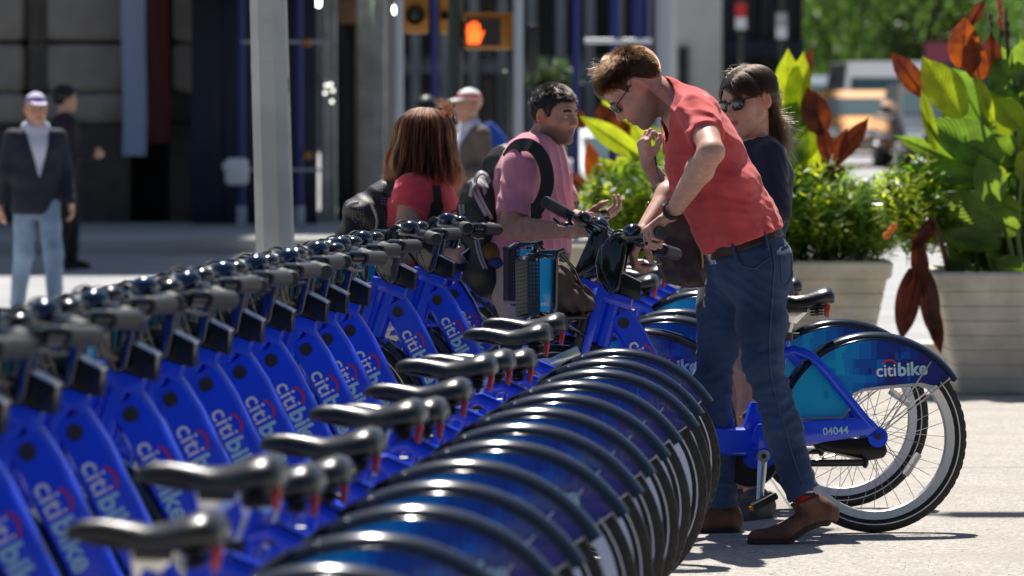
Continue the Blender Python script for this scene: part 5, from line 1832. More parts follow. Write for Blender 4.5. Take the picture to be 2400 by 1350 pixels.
    hair_obj('loose_hair', st, 0.0007, h_dark, hcap)
    HL = lambda *p: Vector(head_local(hc, hM, hs, [p])[0])
    b = MB()
    for sy in (-1, 1):
        b.tube([HL(-0.002, sy * 0.080, 0.016), HL(0.03, sy * 0.079, 0.015), HL(0.084, sy * 0.069, 0.014)], 0.0045, 6)
        ring = [HL(0.101 - 0.007 * math.cos(a) ** 2 - (0.010 if math.cos(a) > 0 else 0) * abs(math.cos(a)), sy * (0.036 + 0.029 * math.cos(a)), 0.002 + 0.0215 * math.sin(a) * (1.0 if math.sin(a) < 0 else 0.85)) for a in [2 * PI * i / 20 for i in range(20)]]
        b.tube(ring, 0.0042, 6, closed=True)
    b.tube([HL(0.104, -0.010, 0.008), HL(0.108, 0, 0.010), HL(0.104, 0.010, 0.008)], 0.004, 6)
    sg = b.obj('sunglasses', m_specs, woman)
    for sy in (-1, 1):
        b = MB()
        b.ball((0.097, sy * 0.036, 0.002), (0.006, 0.028, 0.0195), 0, 16, Mh @ T(0.097, sy * 0.036, 0.002) @ Matrix.Rotation(R(14) * sy, 4, 'Z') @ T(-0.097, -sy * 0.036, -0.002))
        b.obj('lens', m_lens, sg)
    rebase(woman)
    # brown shoulder bag hanging from her raised forearm
    bag = thing('handbag', 'brown leather shoulder bag hanging between the man and his handlebar', 'handbag', at(1598, 668, 19.30))
    def fb(P):
        d = None
        for (x, y, r) in ((1572, 520, 0.055), (1610, 520, 0.060), (1578, 600, 0.062), (1622, 610, 0.066), (1590, 632, 0.055), (1640, 640, 0.045), (1556, 455, 0.030), (1600, 460, 0.032)):
            q = J(x, y, 19.30)
            e = ell(P, q, (r * 1.05, 0.055, r * 1.05))
            d = e if d is None else smin(d, e, 0.06)
        d = smin(d, rcone(P, J(1553, 450, 19.30), J(1640, 450, 19.30), 0.028, 0.028), 0.05)
        return d + wob(P, 25, 0.9) * 0.004 + 0.004 * np.abs(np.sin(P @ V3((40, 0, 25)) + wob(P, 12, 2.0) * 2))
    lo, hi = bounds([J(1540, 440, 19.3), J(1660, 660, 19.3)], 0.10)
    sdf_obj('bag_body', fb, lo, hi, 0.006, m_bag, bag)
    b = MB()
    b.tube(smooth_pts([J(1556, 450, 19.30), J(1540, 400, 19.36), J(1534, 352, 19.42), J(1545, 400, 19.50), J(1600, 452, 19.33)], 30), 0.006, 8, flat=0.5)
    b.obj('strap', m_bag, bag)
    b = MB()
    b.tube(smooth_pts([J(1622, 455, 19.225), J(1636, 530, 19.225), J(1646, 610, 19.235), J(1644, 648, 19.25)], 16), 0.0045, 6)
    b.obj('zip', m_brass, bag)
    b = MB()
    ring = [J(1520 + 6 * math.cos(a), 482 + 8 * math.sin(a), 19.28) for a in [2 * PI * i / 12 for i in range(12)]]
    b.tube(ring, 0.002, 6, closed=True)
    b.obj('brass_ring', m_brass, bag)
    rebase(bag)
build_woman()

# ------------------------------------------------------------------ man in the pink shirt
pinkman = thing('person', 'dark haired man in pink shirt and stone shorts looking sideways beside the bike row', 'person', at(1240, 1147, 20.9))
def build_pink():
    Y = 20.9
    hc = J(1302, 270, Y); hs = 0.91
    hM = frame((0.76, -0.64, -0.06), (0.04, -0.03, 1.0))
    lat = np.array((0.42, 0.90, 0.0))            # his left: away from the camera, slightly right
    spine = [J(1243, 640, Y), J(1243, 570, Y), J(1247, 480, Y), J(1250, 400, Y), J(1254, 362, Y)]
    srad = [0.125, 0.120, 0.122, 0.120, 0.085]
    shR = J(1222, 388, Y - 0.17); shL = J(1290, 388, Y + 0.16)
    elR = J(1196, 535, Y - 0.22); wrR = J(1330, 540, Y - 0.33)
    elL = J(1330, 520, Y + 0.16); wrL = J(1372, 512, Y - 0.06)
    nk0, nk1 = J(1258, 352, Y), hc + hM @ np.array((-0.032, 0, -0.05))
    dL = nrm((0.9, -0.25, 0.12)); pL, tl = hand_prims(wrL, dL, (0.1, -0.35, -0.9), (-0.1, -0.9, 0.25), [(30, 45, 30), (28, 45, 30), (26, 42, 30), (24, 40, 30)], s=1.0)
    dR = nrm((0.95, 0.1, 0.15)); pR, _ = hand_prims(wrR, dR, (0.05, -0.9, 0.3), (0.1, 0.3, 0.9), [(35, 50, 35)] * 4, s=1.0)
    hipR, knR, anR = J(1232, 650, Y - 0.09), J(1235, 880, Y - 0.10), J(1228, 1110, Y - 0.08)
    hipL, knL, anL = J(1262, 650, Y + 0.09), J(1275, 880, Y + 0.05), J(1262, 1110, Y + 0.08)
    def body(P):
        d = torso_sdf(P, spine, [r - 0.015 for r in srad], lat, 1.35)
        d = smin(d, rcone(P, shL, shR, 0.05, 0.05), 0.05)
        d = smin(d, rcone(P, nk0, nk1, 0.063, 0.056), 0.03)
        d = smin(d, head_sdf(P, hc, hM, hs), 0.022)
        a = chain(P, [shR, elR, elR * 0.7 + wrR * 0.3, wrR], [0.052, 0.043, 0.044, 0.029], 0.02)
        b_ = chain(P, [shL, elL, elL * 0.7 + wrL * 0.3, wrL], [0.052, 0.043, 0.043, 0.028], 0.02)
        d = smin(d, np.minimum(a, b_), 0.03)
        d = smin(d, hand_sdf(P, pL, wrL + dL * 0.07), 0.016)
        d = smin(d, hand_sdf(P, pR, wrR + dR * 0.07), 0.016)
        for q in ((hipR, knR, anR), (hipL, knL, anL)):
            d = smin(d, chain(P, [q[0], q[1], q[1] * 0.6 + q[2] * 0.4, q[2]], [0.080, 0.055, 0.056, 0.038]), 0.03)
        return d
    lo, hi = bounds(spine + [elR, wrL + dL * 0.12, wrR + dR * 0.1, hc, anR, anL], 0.15)
    bo = sdf_obj('body', body, lo, hi, 0.0046, m_skin3, pinkman)
    face_attrs(bo, hc, hM, hs, 0.7)
    add_face(hc, hM, hs, pinkman, m_iris_brown, m_capblack, True, 0.0062)
    slR = shR + (elR - shR) * 0.80; slL = shL + (elL - shL) * 0.7
    def shirt(P):
        t = torso_sdf(P, [J(1243, 700, Y)] + spine[1:], [0.142, 0.138, 0.138, 0.132, 0.095], lat, 1.34)
        t = smin(t, rcone(P, shL, shR, 0.062, 0.062), 0.05)
        t = smin(t, rcone(P, nk0, nk0 * 0.5 + nk1 * 0.5, 0.070, 0.068), 0.02)
        a = smax(chain(P, [shR, elR], [0.070, 0.076]), plane(P, slR, elR - shR), 0.004)
        e = smax(chain(P, [shL, elL], [0.070, 0.070]), plane(P, slL, elL - shL), 0.004)
        d = smin(smin(t, a, 0.025), e, 0.03)
        d = d + wob(P, 16, 1.7, (1, 1, 0.7)) * 0.006 + 0.006 * np.abs(np.sin(P @ V3((45, 25, 12)) + 2.5 * wob(P, 10, 0.2))) * np.clip((1.45 - P[:, 2]) / 0.2, 0, 1)
        d = hollow(P, d, [np.where(P[:, 1] < Y - 0.1, plane(P, slR, nrm(elR - shR)), -1.0), plane(P, J(1243, 612, Y), (0.05, 0, -1))])
        d = smax(d, plane(P, J(1243, 612, Y), (0.05, 0, -1)), 0.004)
        d = smax(d, -rcone(P, nk0, nk1, 0.072, 0.075), 0.004)
        return d
    lo, hi = bounds(spine + [slR, slL, elR], 0.17)
    sdf_obj('shirt', shirt, lo, hi, 0.0048, m_pink, pinkman)
    def rib(P):
        d = torso_sdf(P, spine, [r + 0.022 for r in srad], lat, 1.34)
        d = smin(d, rcone(P, shL, shR, 0.070, 0.070), 0.05)
        d = smin(d, rcone(P, nk0, nk0 * 0.5 + nk1 * 0.5, 0.076, 0.074), 0.02)
        d = np.minimum(d, rcone(P, nk0, nk0 * 0.7 + nk1 * 0.3, 0.078, 0.072))
        ring = np.abs(rcone(P, nk0, nk1, 0.0735, 0.075)) - 0.0075
        return smax(smax(d, ring, 0.003), plane(P, nk0 * 0.62 + nk1 * 0.38, nk1 - nk0), 0.003)
    sdf_obj('collar', rib, nk0 - 0.13, nk0 + 0.14, 0.0045, m_maroon, pinkman)
    def shorts(P):
        pel = torso_sdf(P, [J(1243, 680, Y), J(1243, 600, Y)], [0.135, 0.128], lat, 1.34)
        a = chain(P, [hipR, knR], [0.105, 0.098]); b_ = chain(P, [hipL, knL], [0.105, 0.098])
        d = smin(smin(a, pel, 0.05), smin(b_, pel, 0.05), 0.015)
        d = d + wob(P, 22, 0.6) * 0.005
        d = smax(d, plane(P, J(1243, 600, Y), (0, 0, 1)), 0.004)
        return smax(d, plane(P, knR * 0.95 + hipR * 0.05, (0, 0, -1)), 0.004)
    lo, hi = bounds([J(1243, 590, Y), knR, knL], 0.18)
    sdf_obj('shorts', shorts, lo, hi, 0.006, m_khaki, pinkman)
    b = MB()
    b.box((-0.032, -0.004, -0.008), (0.032, 0.004, 0.008), 0, 0.001, Matrix.Translation(J(1272, 661, Y - 0.19)))
    b.obj('pocket_patch', m_bag, pinkman)
    b = MB()
    for i in range(1):
        ring = [J(1243, 604, Y) + np.array((0.168 * math.cos(a) * 0.9, 0.178 * math.sin(a), 0)) for a in [2 * PI * i / 28 for i in range(28)]]
        ribbon(b, ring + [ring[0]], 0.035, [np.array((math.cos(a), math.sin(a), 0)) for a in [2 * PI * i / 28 for i in range(29)]], 0.006)
    b.obj('waist_strap', m_nylon, pinkman)
    gp = lambda x, YY: np.array((at(x, 1200, YY)[0], YY, 0.0))
    shoe('shoe', pinkman, anR + np.array((0, 0, 0.02)), gp(1215, Y - .08), gp(1290, Y - .12), gp(1345, Y - .14), (0, 0, 1), (0, 0, 1), m_dark, m_sole, 0.007)
    shoe('shoe', pinkman, anL + np.array((0, 0, 0.02)), gp(1250, Y + .08), gp(1325, Y + .05), gp(1378, Y + .03), (0, 0, 1), (0, 0, 1), m_dark, m_sole, 0.007)
    line = ([-0.12, -0.09, -0.05, -0.015, 0.012, 0.026, 0.040, 0.060, 0.08, 0.11], [-0.062, -0.055, -0.035, 0.020, 0.012, -0.012, 0.040, 0.058, 0.066, 0.07])
    hcap = hair_cap('hair', hc, hM, hs, line, 0.007, m_capblack, pinkman)
    st = grow_hair(hc, hM, hs, 5000, zline(*line), lambda p: 0.016 + 0.022 * np.clip((p[:, 2] - 0.04) / 0.05, 0, 1),
                   lambda p, n: n * 0.35 + np.stack([0.6 - 0.8 * (p[:, 2] < 0.06), 0.15 + 0 * p[:, 0], -0.6 * (p[:, 2] < 0.07)], 1), k=5, grav=0.05, jit=0.30, seed=13, off=0.005, clump=260, hug=0.014)
    hair_obj('hair_strands', st, 0.0010, h_black, hcap)
    rebase(pinkman)
    ph = thing('phone', 'small phone held in the hand of the man in pink', 'phone', J(1398, 508, Y - 0.14))
    b = MB(); Mp = Matrix.Translation(J(1396, 508, Y - 0.15)) @ Matrix.Rotation(R(-12), 4, 'Y') @ Matrix.Rotation(R(35), 4, 'X')
    b.box((-0.055, -0.028, -0.005), (0.055, 0.028, 0.005), 0, 0.004, Mp)
    b.obj('phone_case', mat('phone_plum', (0.08, 0.03, 0.05), rough=0.25, coat=0.3), ph)
    b = MB(); b.box((-0.045, -0.024, 0.005), (0.045, 0.024, 0.006), 0, 0, Mp); b.obj('phone_screen', m_phone, ph)
    rebase(ph)
    # backpack
    bp = thing('backpack', 'large black backpack with grey piping worn by the man in pink', 'backpack', J(1160, 700, Y + 0.02))
    def fbp(P):
        d = rcone(P, J(1180, 400, Y + .02), J(1190, 640, Y + .02), 0.085, 0.11)
        d = smin(d, ell(P, J(1140, 520, Y + .02), (0.115, 0.15, 0.17)), 0.05)
        d = smin(d, ell(P, J(1145, 640, Y + .02), (0.10, 0.15, 0.11)), 0.05)
        d = smin(d, ell(P, J(1120, 470, Y + .02), (0.075, 0.12, 0.10)), 0.03)
        d = smin(d, ell(P, J(1190, 375, Y + .02), (0.06, 0.12, 0.07)), 0.05)
        d = d + wob(P, 24, 1.2) * 0.006 + 0.004 * np.abs(np.sin(P @ V3((30, 10, 50)) + 2 * wob(P, 12, 0.9)))
        return d
    lo, hi = bounds([J(1080, 350, Y), J(1230, 710, Y)], 0.2)
    sdf_obj('pack_body', fbp, lo, hi, 0.008, m_nylon, bp)
    b = MB()
    for dx, dy in ((0, 0), (14, 8)):
        pts = [J(x + dx, y + dy, Y - 0.04) for x, y in ((1102, 425), (1112, 452), (1126, 480), (1140, 505))]
        pts = [p + np.array((0, -0.10, 0)) for p in pts]
        b.tube(smooth_pts(pts, 12), 0.006, 6)
    for x0 in (1077, 1086):
        pts = [J(x, y, Y - 0.08) for x, y in ((x0, 480), (x0 + 2, 497), (x0 + 9, 512))]
        b.tube(smooth_pts(pts, 8), 0.005, 6)
    for x0 in (1112, 1119):
        pts = [J(x, y, Y - 0.14) for x, y in ((x0, 552), (x0 + 9, 595), (x0 + 22, 630))]
        b.tube(smooth_pts(pts, 8), 0.004, 6)
    b.obj('piping', m_pipe, bp)
    b = MB()
    for dx, dy in ((0, 0), (-10, 24)):
        ribbon(b, smooth_pts([J(1112 + dx, 436 + dy, Y - 0.14), J(1117 + dx, 415 + dy, Y - 0.15), J(1128 + dx, 404 + dy, Y - 0.15), J(1142 + dx, 412 + dy, Y - 0.14), J(1148 + dx, 428 + dy, Y - 0.12)], 12), 0.022, [np.array((math.cos(PI - PI * i / 12), -0.6, math.sin(PI * i / 12))) for i in range(13)], 0.006)
    b.obj('grab_loop', m_pipe, bp)
    b = MB()
    sp = smooth_pts([J(1190, 372, Y - 0.14), J(1212, 343, Y - 0.20), J(1245, 342, Y - 0.235), J(1272, 372, Y - 0.245), J(1283, 420, Y - 0.25), J(1275, 460, Y - 0.255), J(1258, 492, Y - 0.26)], 24)
    ribbon(b, sp, 0.052, np.array((0.1, -1, 0.35)), 0.010)
    sp = smooth_pts([J(1258, 490, Y - 0.26), J(1248, 540, Y - 0.23), J(1243, 600, Y - 0.2)], 12)
    ribbon(b, sp, 0.030, np.array((0.1, -1, 0.1)), 0.005)
    b.box((-0.022, -0.006, -0.03), (0.022, 0.006, 0.03), 0, 0.004, Matrix.Translation(J(1257, 494, Y - 0.268)))
    b.obj('shoulder_strap', m_nylon, bp)
    b = MB(); b.ball(tuple(J(1160, 590, Y - 0.12)), (0.055, 0.04, 0.04), 0, 14); b.obj('side_pocket', mat('ochre_patch', (0.20, 0.10, 0.01), rough=0.7, noise=0.5, nscale=60), bp)
    b = MB(); b.ball(tuple(J(1172, 613, Y - 0.12)), (0.05, 0.04, 0.03), 0, 14); b.obj('side_pocket', mat('blue_patch', (0.02, 0.03, 0.12), rough=0.7), bp)
    rebase(bp)
build_pink()

# ------------------------------------------------------------------ woman in the bright red shirt
redwoman = thing('person', 'auburn haired woman in bright red shirt looking away, standing behind the handlebars', 'person', at(985, 1132, 21.2))
def build_redwoman():
    Y = 21.25
    hc = J(1003, 330, Y); hs = 1.0
    hM = frame((0.62, 0.78, -0.05), (0.03, 0.0, 1.0))
    lat = np.array((-0.25, 0.97, 0.0))
    spine = [J(975, 680, Y), J(975, 600, Y), J(980, 520, Y), J(985, 455, Y), J(990, 420, Y)]
    srad = [0.125, 0.120, 0.122, 0.115, 0.075]
    shR = J(965, 450, Y - 0.15); shL = J(1015, 450, Y + 0.15)
    elR = J(955, 590, Y - 0.20); wrR = J(1075, 600, Y - 0.36)
    elL = J(1040, 590, Y + 0.18); wrL = J(1090, 600, Y + 0.0)
    nk0, nk1 = J(996, 418, Y), hc + hM @ np.array((-0.03, 0, -0.05))
    dR = nrm((0.95, 0.0, 0.18)); pR, _ = hand_prims(wrR, dR, (0.0, -0.8, -0.6), (0.1, -0.5, 0.85), [(35, 50, 35)] * 4, s=0.95)
    hipR, anR = J(970, 680, Y - 0.09), J(965, 1100, Y - 0.09)
    hipL, anL = J(990, 680, Y + 0.09), J(1000, 1100, Y + 0.09)
    def body(P):
        d = torso_sdf(P, spine, [r - 0.015 for r in srad], lat, 1.32)
        d = smin(d, rcone(P, shL, shR, 0.045, 0.045), 0.05)
        d = smin(d, rcone(P, nk0, nk1, 0.056, 0.050), 0.03)
        d = smin(d, head_sdf(P, hc, hM, hs, fem=1.0), 0.02)
        a = chain(P, [shR, shR * 0.4 + elR * 0.6, elR, elR * 0.6 + wrR * 0.4, wrR], [0.055, 0.052, 0.044, 0.042, 0.028], 0.02)
        b_ = chain(P, [shL, elL, wrL], [0.052, 0.044, 0.028], 0.02)
        d = smin(d, np.minimum(a, b_), 0.03)
        d = smin(d, hand_sdf(P, pR, wrR + dR * 0.07), 0.016)
        for q in ((hipR, anR), (hipL, anL)):
            d = smin(d, chain(P, [q[0], q[0] * 0.5 + q[1] * 0.5, q[1]], [0.08, 0.055, 0.038]), 0.03)
        return d
    lo, hi = bounds(spine + [elR, wrR + dR * 0.1, hc, anR, anL], 0.15)
    bo = sdf_obj('body', body, lo, hi, 0.0055, m_skin2, redwoman)
    face_attrs(bo, hc, hM, hs)
    slR = shR + (elR - shR) * 0.30; slL = shL + (elL - shL) * 0.46
    def shirt(P):
        t = torso_sdf(P, [J(975, 720, Y)] + spine[1:], [0.145, 0.138, 0.136, 0.125, 0.082], lat, 1.32)
        t = smin(t, ell(P, J(1010, 510, Y), (0.11, 0.14, 0.09)), 0.05)
        t = smin(t, rcone(P, shL, shR, 0.060, 0.060), 0.045)
        t = smin(t, rcone(P, nk0, nk0 * 0.6 + nk1 * 0.4, 0.066, 0.06), 0.02)
        a = smax(chain(P, [shR, elR], [0.073, 0.078]), plane(P, slR, elR - shR + np.array((-0.06, 0, 0.0))), 0.004)
        e = smax(chain(P, [shL, elL], [0.070, 0.070]), plane(P, slL, elL - shL), 0.004)
        d = smin(smin(t, a, 0.03), e, 0.03)
        r = np.sqrt(((P - V3(J(955, 445, Y - .2))) ** 2).sum(1))
        d = d + wob(P, 18, 0.4) * 0.005 + 0.007 * np.exp(-(r / 0.12) ** 2) * np.abs(np.sin(P @ V3((-28, 20, 75)) + wob(P, 12, 1.0)))
        d = hollow(P, d, [np.where(P[:, 1] < Y - 0.1, plane(P, slR, nrm(elR - shR)), -1.0)])
        d = smax(d, plane(P, J(975, 690, Y), (0, 0, -1)), 0.004)
        return smax(d, -rcone(P, nk0, nk1, 0.064, 0.075), 0.004)
    lo, hi = bounds(spine + [slR, slL, J(975, 720, Y)], 0.17)
    sdf_obj('shirt', shirt, lo, hi, 0.0052, m_crim, redwoman)
    def trousers(P):
        pel = torso_sdf(P, [J(975, 740, Y), J(975, 660, Y)], [0.138, 0.128], lat, 1.3)
        a = chain(P, [hipR, anR], [0.10, 0.075]); b_ = chain(P, [hipL, anL], [0.10, 0.075])
        return smax(smax(smin(smin(a, pel, 0.05), smin(b_, pel, 0.05), 0.015), plane(P, J(975, 665, Y), (0, 0, 1)), 0.004), plane(P, anR, (0, 0, -1)), 0.004)
    lo, hi = bounds([J(975, 660, Y), anR, anL], 0.18)
    sdf_obj('trousers', trousers, lo, hi, 0.009, m_dark, redwoman)
    gp = lambda x, YY: np.array((at(x, 1200, YY)[0], YY, 0.0))
    for a, o in ((anR, -.09), (anL, .09)):
        x0 = float(a[0])
        shoe('shoe', redwoman, a, (x0 - 0.03, Y + o, 0), (x0 + 0.09, Y + o, 0), (x0 + 0.19, Y + o, 0), (0, 0, 1), (0, 0, 1), m_dark, m_sole, 0.009)
    # bob of hair: body plus strands
    def hb(P):
        p = ((P - V3(hc)) @ hM.astype(np.float32)) / hs
        d = ell(p, (-0.018, 0, 0.030), (0.118, 0.103, 0.102))
        d = smin(d, ell(p, (-0.030, 0, -0.06), (0.115, 0.118, 0.085)), 0.06)
        d = smin(d, ell(p, (-0.030, 0.0, -0.12), (0.105, 0.118, 0.050)), 0.05)
        d = smax(d, plane(p, (0.045, 0, 0.02), (1, 0, 0.55)), 0.02)
        d = smax(d, plane(p, (0, 0, -0.150), (0, -0.12, -1)), 0.012)
        ang = np.arctan2(p[:, 1], p[:, 0] + 0.02)
        return (d + 0.004 * np.sin(ang * 9 + 3 * np.sin(p[:, 2] * 25)) + 0.003 * np.sin(ang * 31 + p[:, 2] * 30)) * hs
    hcap = sdf_obj('hair', hb, hc - 0.22, hc + 0.2, 0.006, m_capred, redwoman)
    r = np.random.default_rng(21)
    n = 6500; k = 12
    u = r.normal(size=(n, 3)); u[:, 2] = np.abs(u[:, 2]) * 0.9; u /= np.linalg.norm(u, axis=1)[:, None]
    u = u[(u[:, 0] < 0.62)]; n = len(u)
    az = np.arctan2(u[:, 1], u[:, 0]) + r.normal(size=n) * 0.05
    rad = r.uniform(0.97, 1.04, n)
    L = r.uniform(0.88, 1.06, n); fl = r.normal(size=n) * 0.010
    ncl = 170; ca = r.uniform(-PI, PI, ncl); cid = np.argmin(np.abs(np.angle(np.exp(1j * (az[:, None] - ca[None])))), 1); cr_ = r.normal(size=ncl)[cid] * 0.009; L = L + r.normal(size=ncl)[cid] * 0.11; az = az * 0.6 + ca[cid] * 0.4; wp = r.uniform(0, 6.28, ncl)[cid]; wa = r.uniform(0.0, 0.022, ncl)[cid]; dz_ = r.normal(size=ncl)[cid] * 0.10
    t = np.linspace(0, 1, k)
    S = np.zeros((n, k, 3))
    for i, tt in enumerate(t):
        zz = 0.132 * u[:, 2] * (1 - tt) ** 1.3 + (-0.178 * L + 0.02) * tt + 0.0
        base = np.clip(1.0 - np.clip((zz - 0.03) / 0.105, 0, 1) ** 2, 0.02, 1) ** 0.5
        flare = 1.0 + 0.10 * np.clip((-zz) / 0.12, 0, 1)
        ra, rb = 0.120 * base * flare, 0.112 * base * flare * (1 + 0.08 * np.clip(-zz / 0.1, 0, 1))
        lock = cr_ * (0.3 + tt) + wa * np.sin(tt * 7 + wp) * tt; aa = az + dz_ * tt ** 2
        S[:, i, 0] = -0.024 + (ra * rad + lock + fl * tt ** 2) * np.cos(aa)
        S[:, i, 1] = (rb * rad + lock + fl * tt ** 2) * np.sin(aa)
        S[:, i, 2] = zz
    st = (S.reshape(-1, 3) * hs) @ hM.T + hc
    hair_obj('hair_strands', st.reshape(n, k, 3), 0.0010, h_auburn, hcap)
    # lock blown upwards and back
    n = 160
    p0 = J(1030, 275, Y) + r.normal(size=(n, 3)) * (0.02, 0.03, 0.01); p1 = J(1066, 262, Y) + r.normal(size=(n, 3)) * (0.012, 0.03, 0.014); p2 = J(1040, 236, Y) + r.normal(size=(n, 3)) * (0.022, 0.03, 0.010)
    t = np.linspace(0, 1, 10)[None, :, None]
    st = (1 - t) ** 2 * p0[:, None] + 2 * t * (1 - t) * p1[:, None] + t ** 2 * p2[:, None]
    hair_obj('loose_hair', st, 0.0008, h_auburn, hcap)
    rebase(redwoman)
    ph = thing('phone', 'black phone with bright rim held by the woman in bright red', 'phone', J(1112, 590, Y - 0.36))
    b = MB(); Mp = Matrix.Translation(J(1116, 586, Y - 0.40)) @ Matrix.Rotation(R(-38), 4, 'Y') @ Matrix.Rotation(R(28), 4, 'X')
    b.box((-0.058, -0.006, -0.029), (0.058, 0.004, 0.029), 0, 0.004, Mp); b.obj('phone_case', m_phone_rim, ph)
    b = MB(); b.box((-0.055, -0.008, -0.026), (0.055, -0.0062, 0.026), 0, 0, Mp); b.obj('phone_screen', m_phone, ph)
    rebase(ph)
    bp = thing('backpack', 'black and grey mesh backpack worn by the auburn haired woman in red', 'backpack', J(860, 700, Y))
    def fbp(P):
        d = rcone(P, J(905, 470, Y), J(885, 640, Y), 0.085, 0.12)
        d = smin(d, rcone(P, J(862, 505, Y), J(835, 640, Y), 0.085, 0.10), 0.05)
        d = smin(d, ell(P, J(845, 490, Y), (0.075, 0.11, 0.05)), 0.03)
        d = smin(d, ell(P, J(830, 580, Y), (0.085, 0.12, 0.13)), 0.03)
        return d + wob(P, 22, 0.8) * 0.005 + 0.004 * np.abs(np.sin(P @ V3((40, 0, 40)) + 2 * wob(P, 10, 0.3)))
    lo, hi = bounds([J(800, 430, Y), J(930, 700, Y)], 0.17)
    def mf(C):
        x = (C[:, 0] - J(905, 500, Y)[0]) / 0.1 ; z = C[:, 2]
        return ((np.sin(x * 5.5 + z * 7) > 0.1)).astype(int)
    sdf_obj('pack_body', fbp, lo, hi, 0.007, [m_nylon, m_weave], bp, mf)
    b = MB()
    sp = smooth_pts([J(905, 455, Y - 0.12), J(925, 432, Y - 0.13), J(945, 412, Y - 0.14), J(968, 402, Y - 0.10)], 12)
    ribbon(b, sp, 0.04, np.array((-0.2, -1, 0.5)), 0.008)
    sp = smooth_pts([J(1022, 435, Y - 0.18), J(1026, 470, Y - 0.20), J(1015, 520, Y - 0.20), J(985, 570, Y - 0.16), J(935, 620, Y - 0.14)], 20)
    ribbon(b, sp, [0.03] * 6 + [0.05] * 10 + [0.035] * 5, np.array((0.4, -1, 0.1)), 0.009)
    b.obj('shoulder_strap', m_nylon, bp)
    b = MB()
    b.tube(smooth_pts([J(812, 485, Y - 0.11), J(825, 478, Y - 0.115), J(840, 475, Y - 0.12)], 8), 0.007, 8)
    b.tube(smooth_pts([J(870, 478, Y - 0.13), J(884, 520, Y - 0.14), J(870, 570, Y - 0.14), J(850, 640, Y - 0.13)], 14), 0.005, 6)
    b.obj('zip', m_pipe, bp)
    rebase(bp)
build_redwoman()
# ================================================================== jacket in the basket
def build_jacket():
    MI = hero.matrix_basis
    def f(P):
        d = None
        for (x, y, z, a, b_, c_) in ((1.09, 0, 0.83, 0.075, 0.12, 0.07), (1.11, 0.02, 0.90, 0.05, 0.10, 0.055), (1.05, -0.01, 0.82, 0.05, 0.11, 0.045), (1.02, 0.02, 0.815, 0.03, 0.06, 0.03)):
            q = np.array(MI @ Vector((x, y, z)))
            e = ell(P, q, (a, b_, c_))
            d = e if d is None else smin(d, e, 0.04)
        return d + 0.010 * np.abs(np.sin(P @ V3((50, 20, 60)) + 3 * wob(P, 16, 0.7))) + 0.006 * wob(P, 40, 0.2) - 0.004
    c = np.array(MI @ Vector((1.08, 0, 0.85)))
    o = sdf_obj('cloth', f, c - 0.2, c + 0.2, 0.005, mat('brown_jacket_cloth', (0.115, 0.075, 0.060), rough=0.85, noise=0.3, nscale=20, bump=0.001, bscale=200), jk)
    rebase(jk)
build_jacket()

# ================================================================== planters with cannas and bushes
m_conc = mat('planter_concrete', (0.66, 0.61, 0.52), rough=0.9, noise=0.35, nscale=5, bump=0.005, bscale=30, col2=(0.48, 0.44, 0.37), detail=10)
m_soil = mat('soil', (0.03, 0.022, 0.015), rough=1.0, bump=0.01, bscale=40)
lf_lime = leaf_mat('leaf_lime', (0.20, 0.30, 0.02), (0.70, 0.80, 0.03), 0.35, 0.2, veins=True)
lf_green = leaf_mat('leaf_green', (0.075, 0.165, 0.028), (0.36, 0.54, 0.045), 0.30, 0.25, veins=True)
lf_deep = leaf_mat('leaf_deep', (0.060, 0.135, 0.030), (0.22, 0.38, 0.035), 0.28, 0.3, veins=True)
lf_bronze = leaf_mat('leaf_bronze', (0.060, 0.018, 0.012), (0.62, 0.13, 0.012), 0.28, 0.3, spot=(0.12, 0.02, 0.010), veins=True)
lf_brown = leaf_mat('leaf_brown', (0.035, 0.012, 0.010), (0.16, 0.03, 0.012), 0.32, 0.4, veins=True)
lf_bush = leaf_mat('bush_leaf', (0.05, 0.12, 0.02), (0.26, 0.42, 0.03), 0.30, 0.4)
m_stem = mat('canna_stem', (0.10, 0.17, 0.035), rough=0.45)
m_stemd = mat('bronze_stem', (0.05, 0.02, 0.015), rough=0.45)
LM = {'y': lf_lime, 'g': lf_green, 'd': lf_deep, 'r': lf_bronze, 'b': lf_brown}

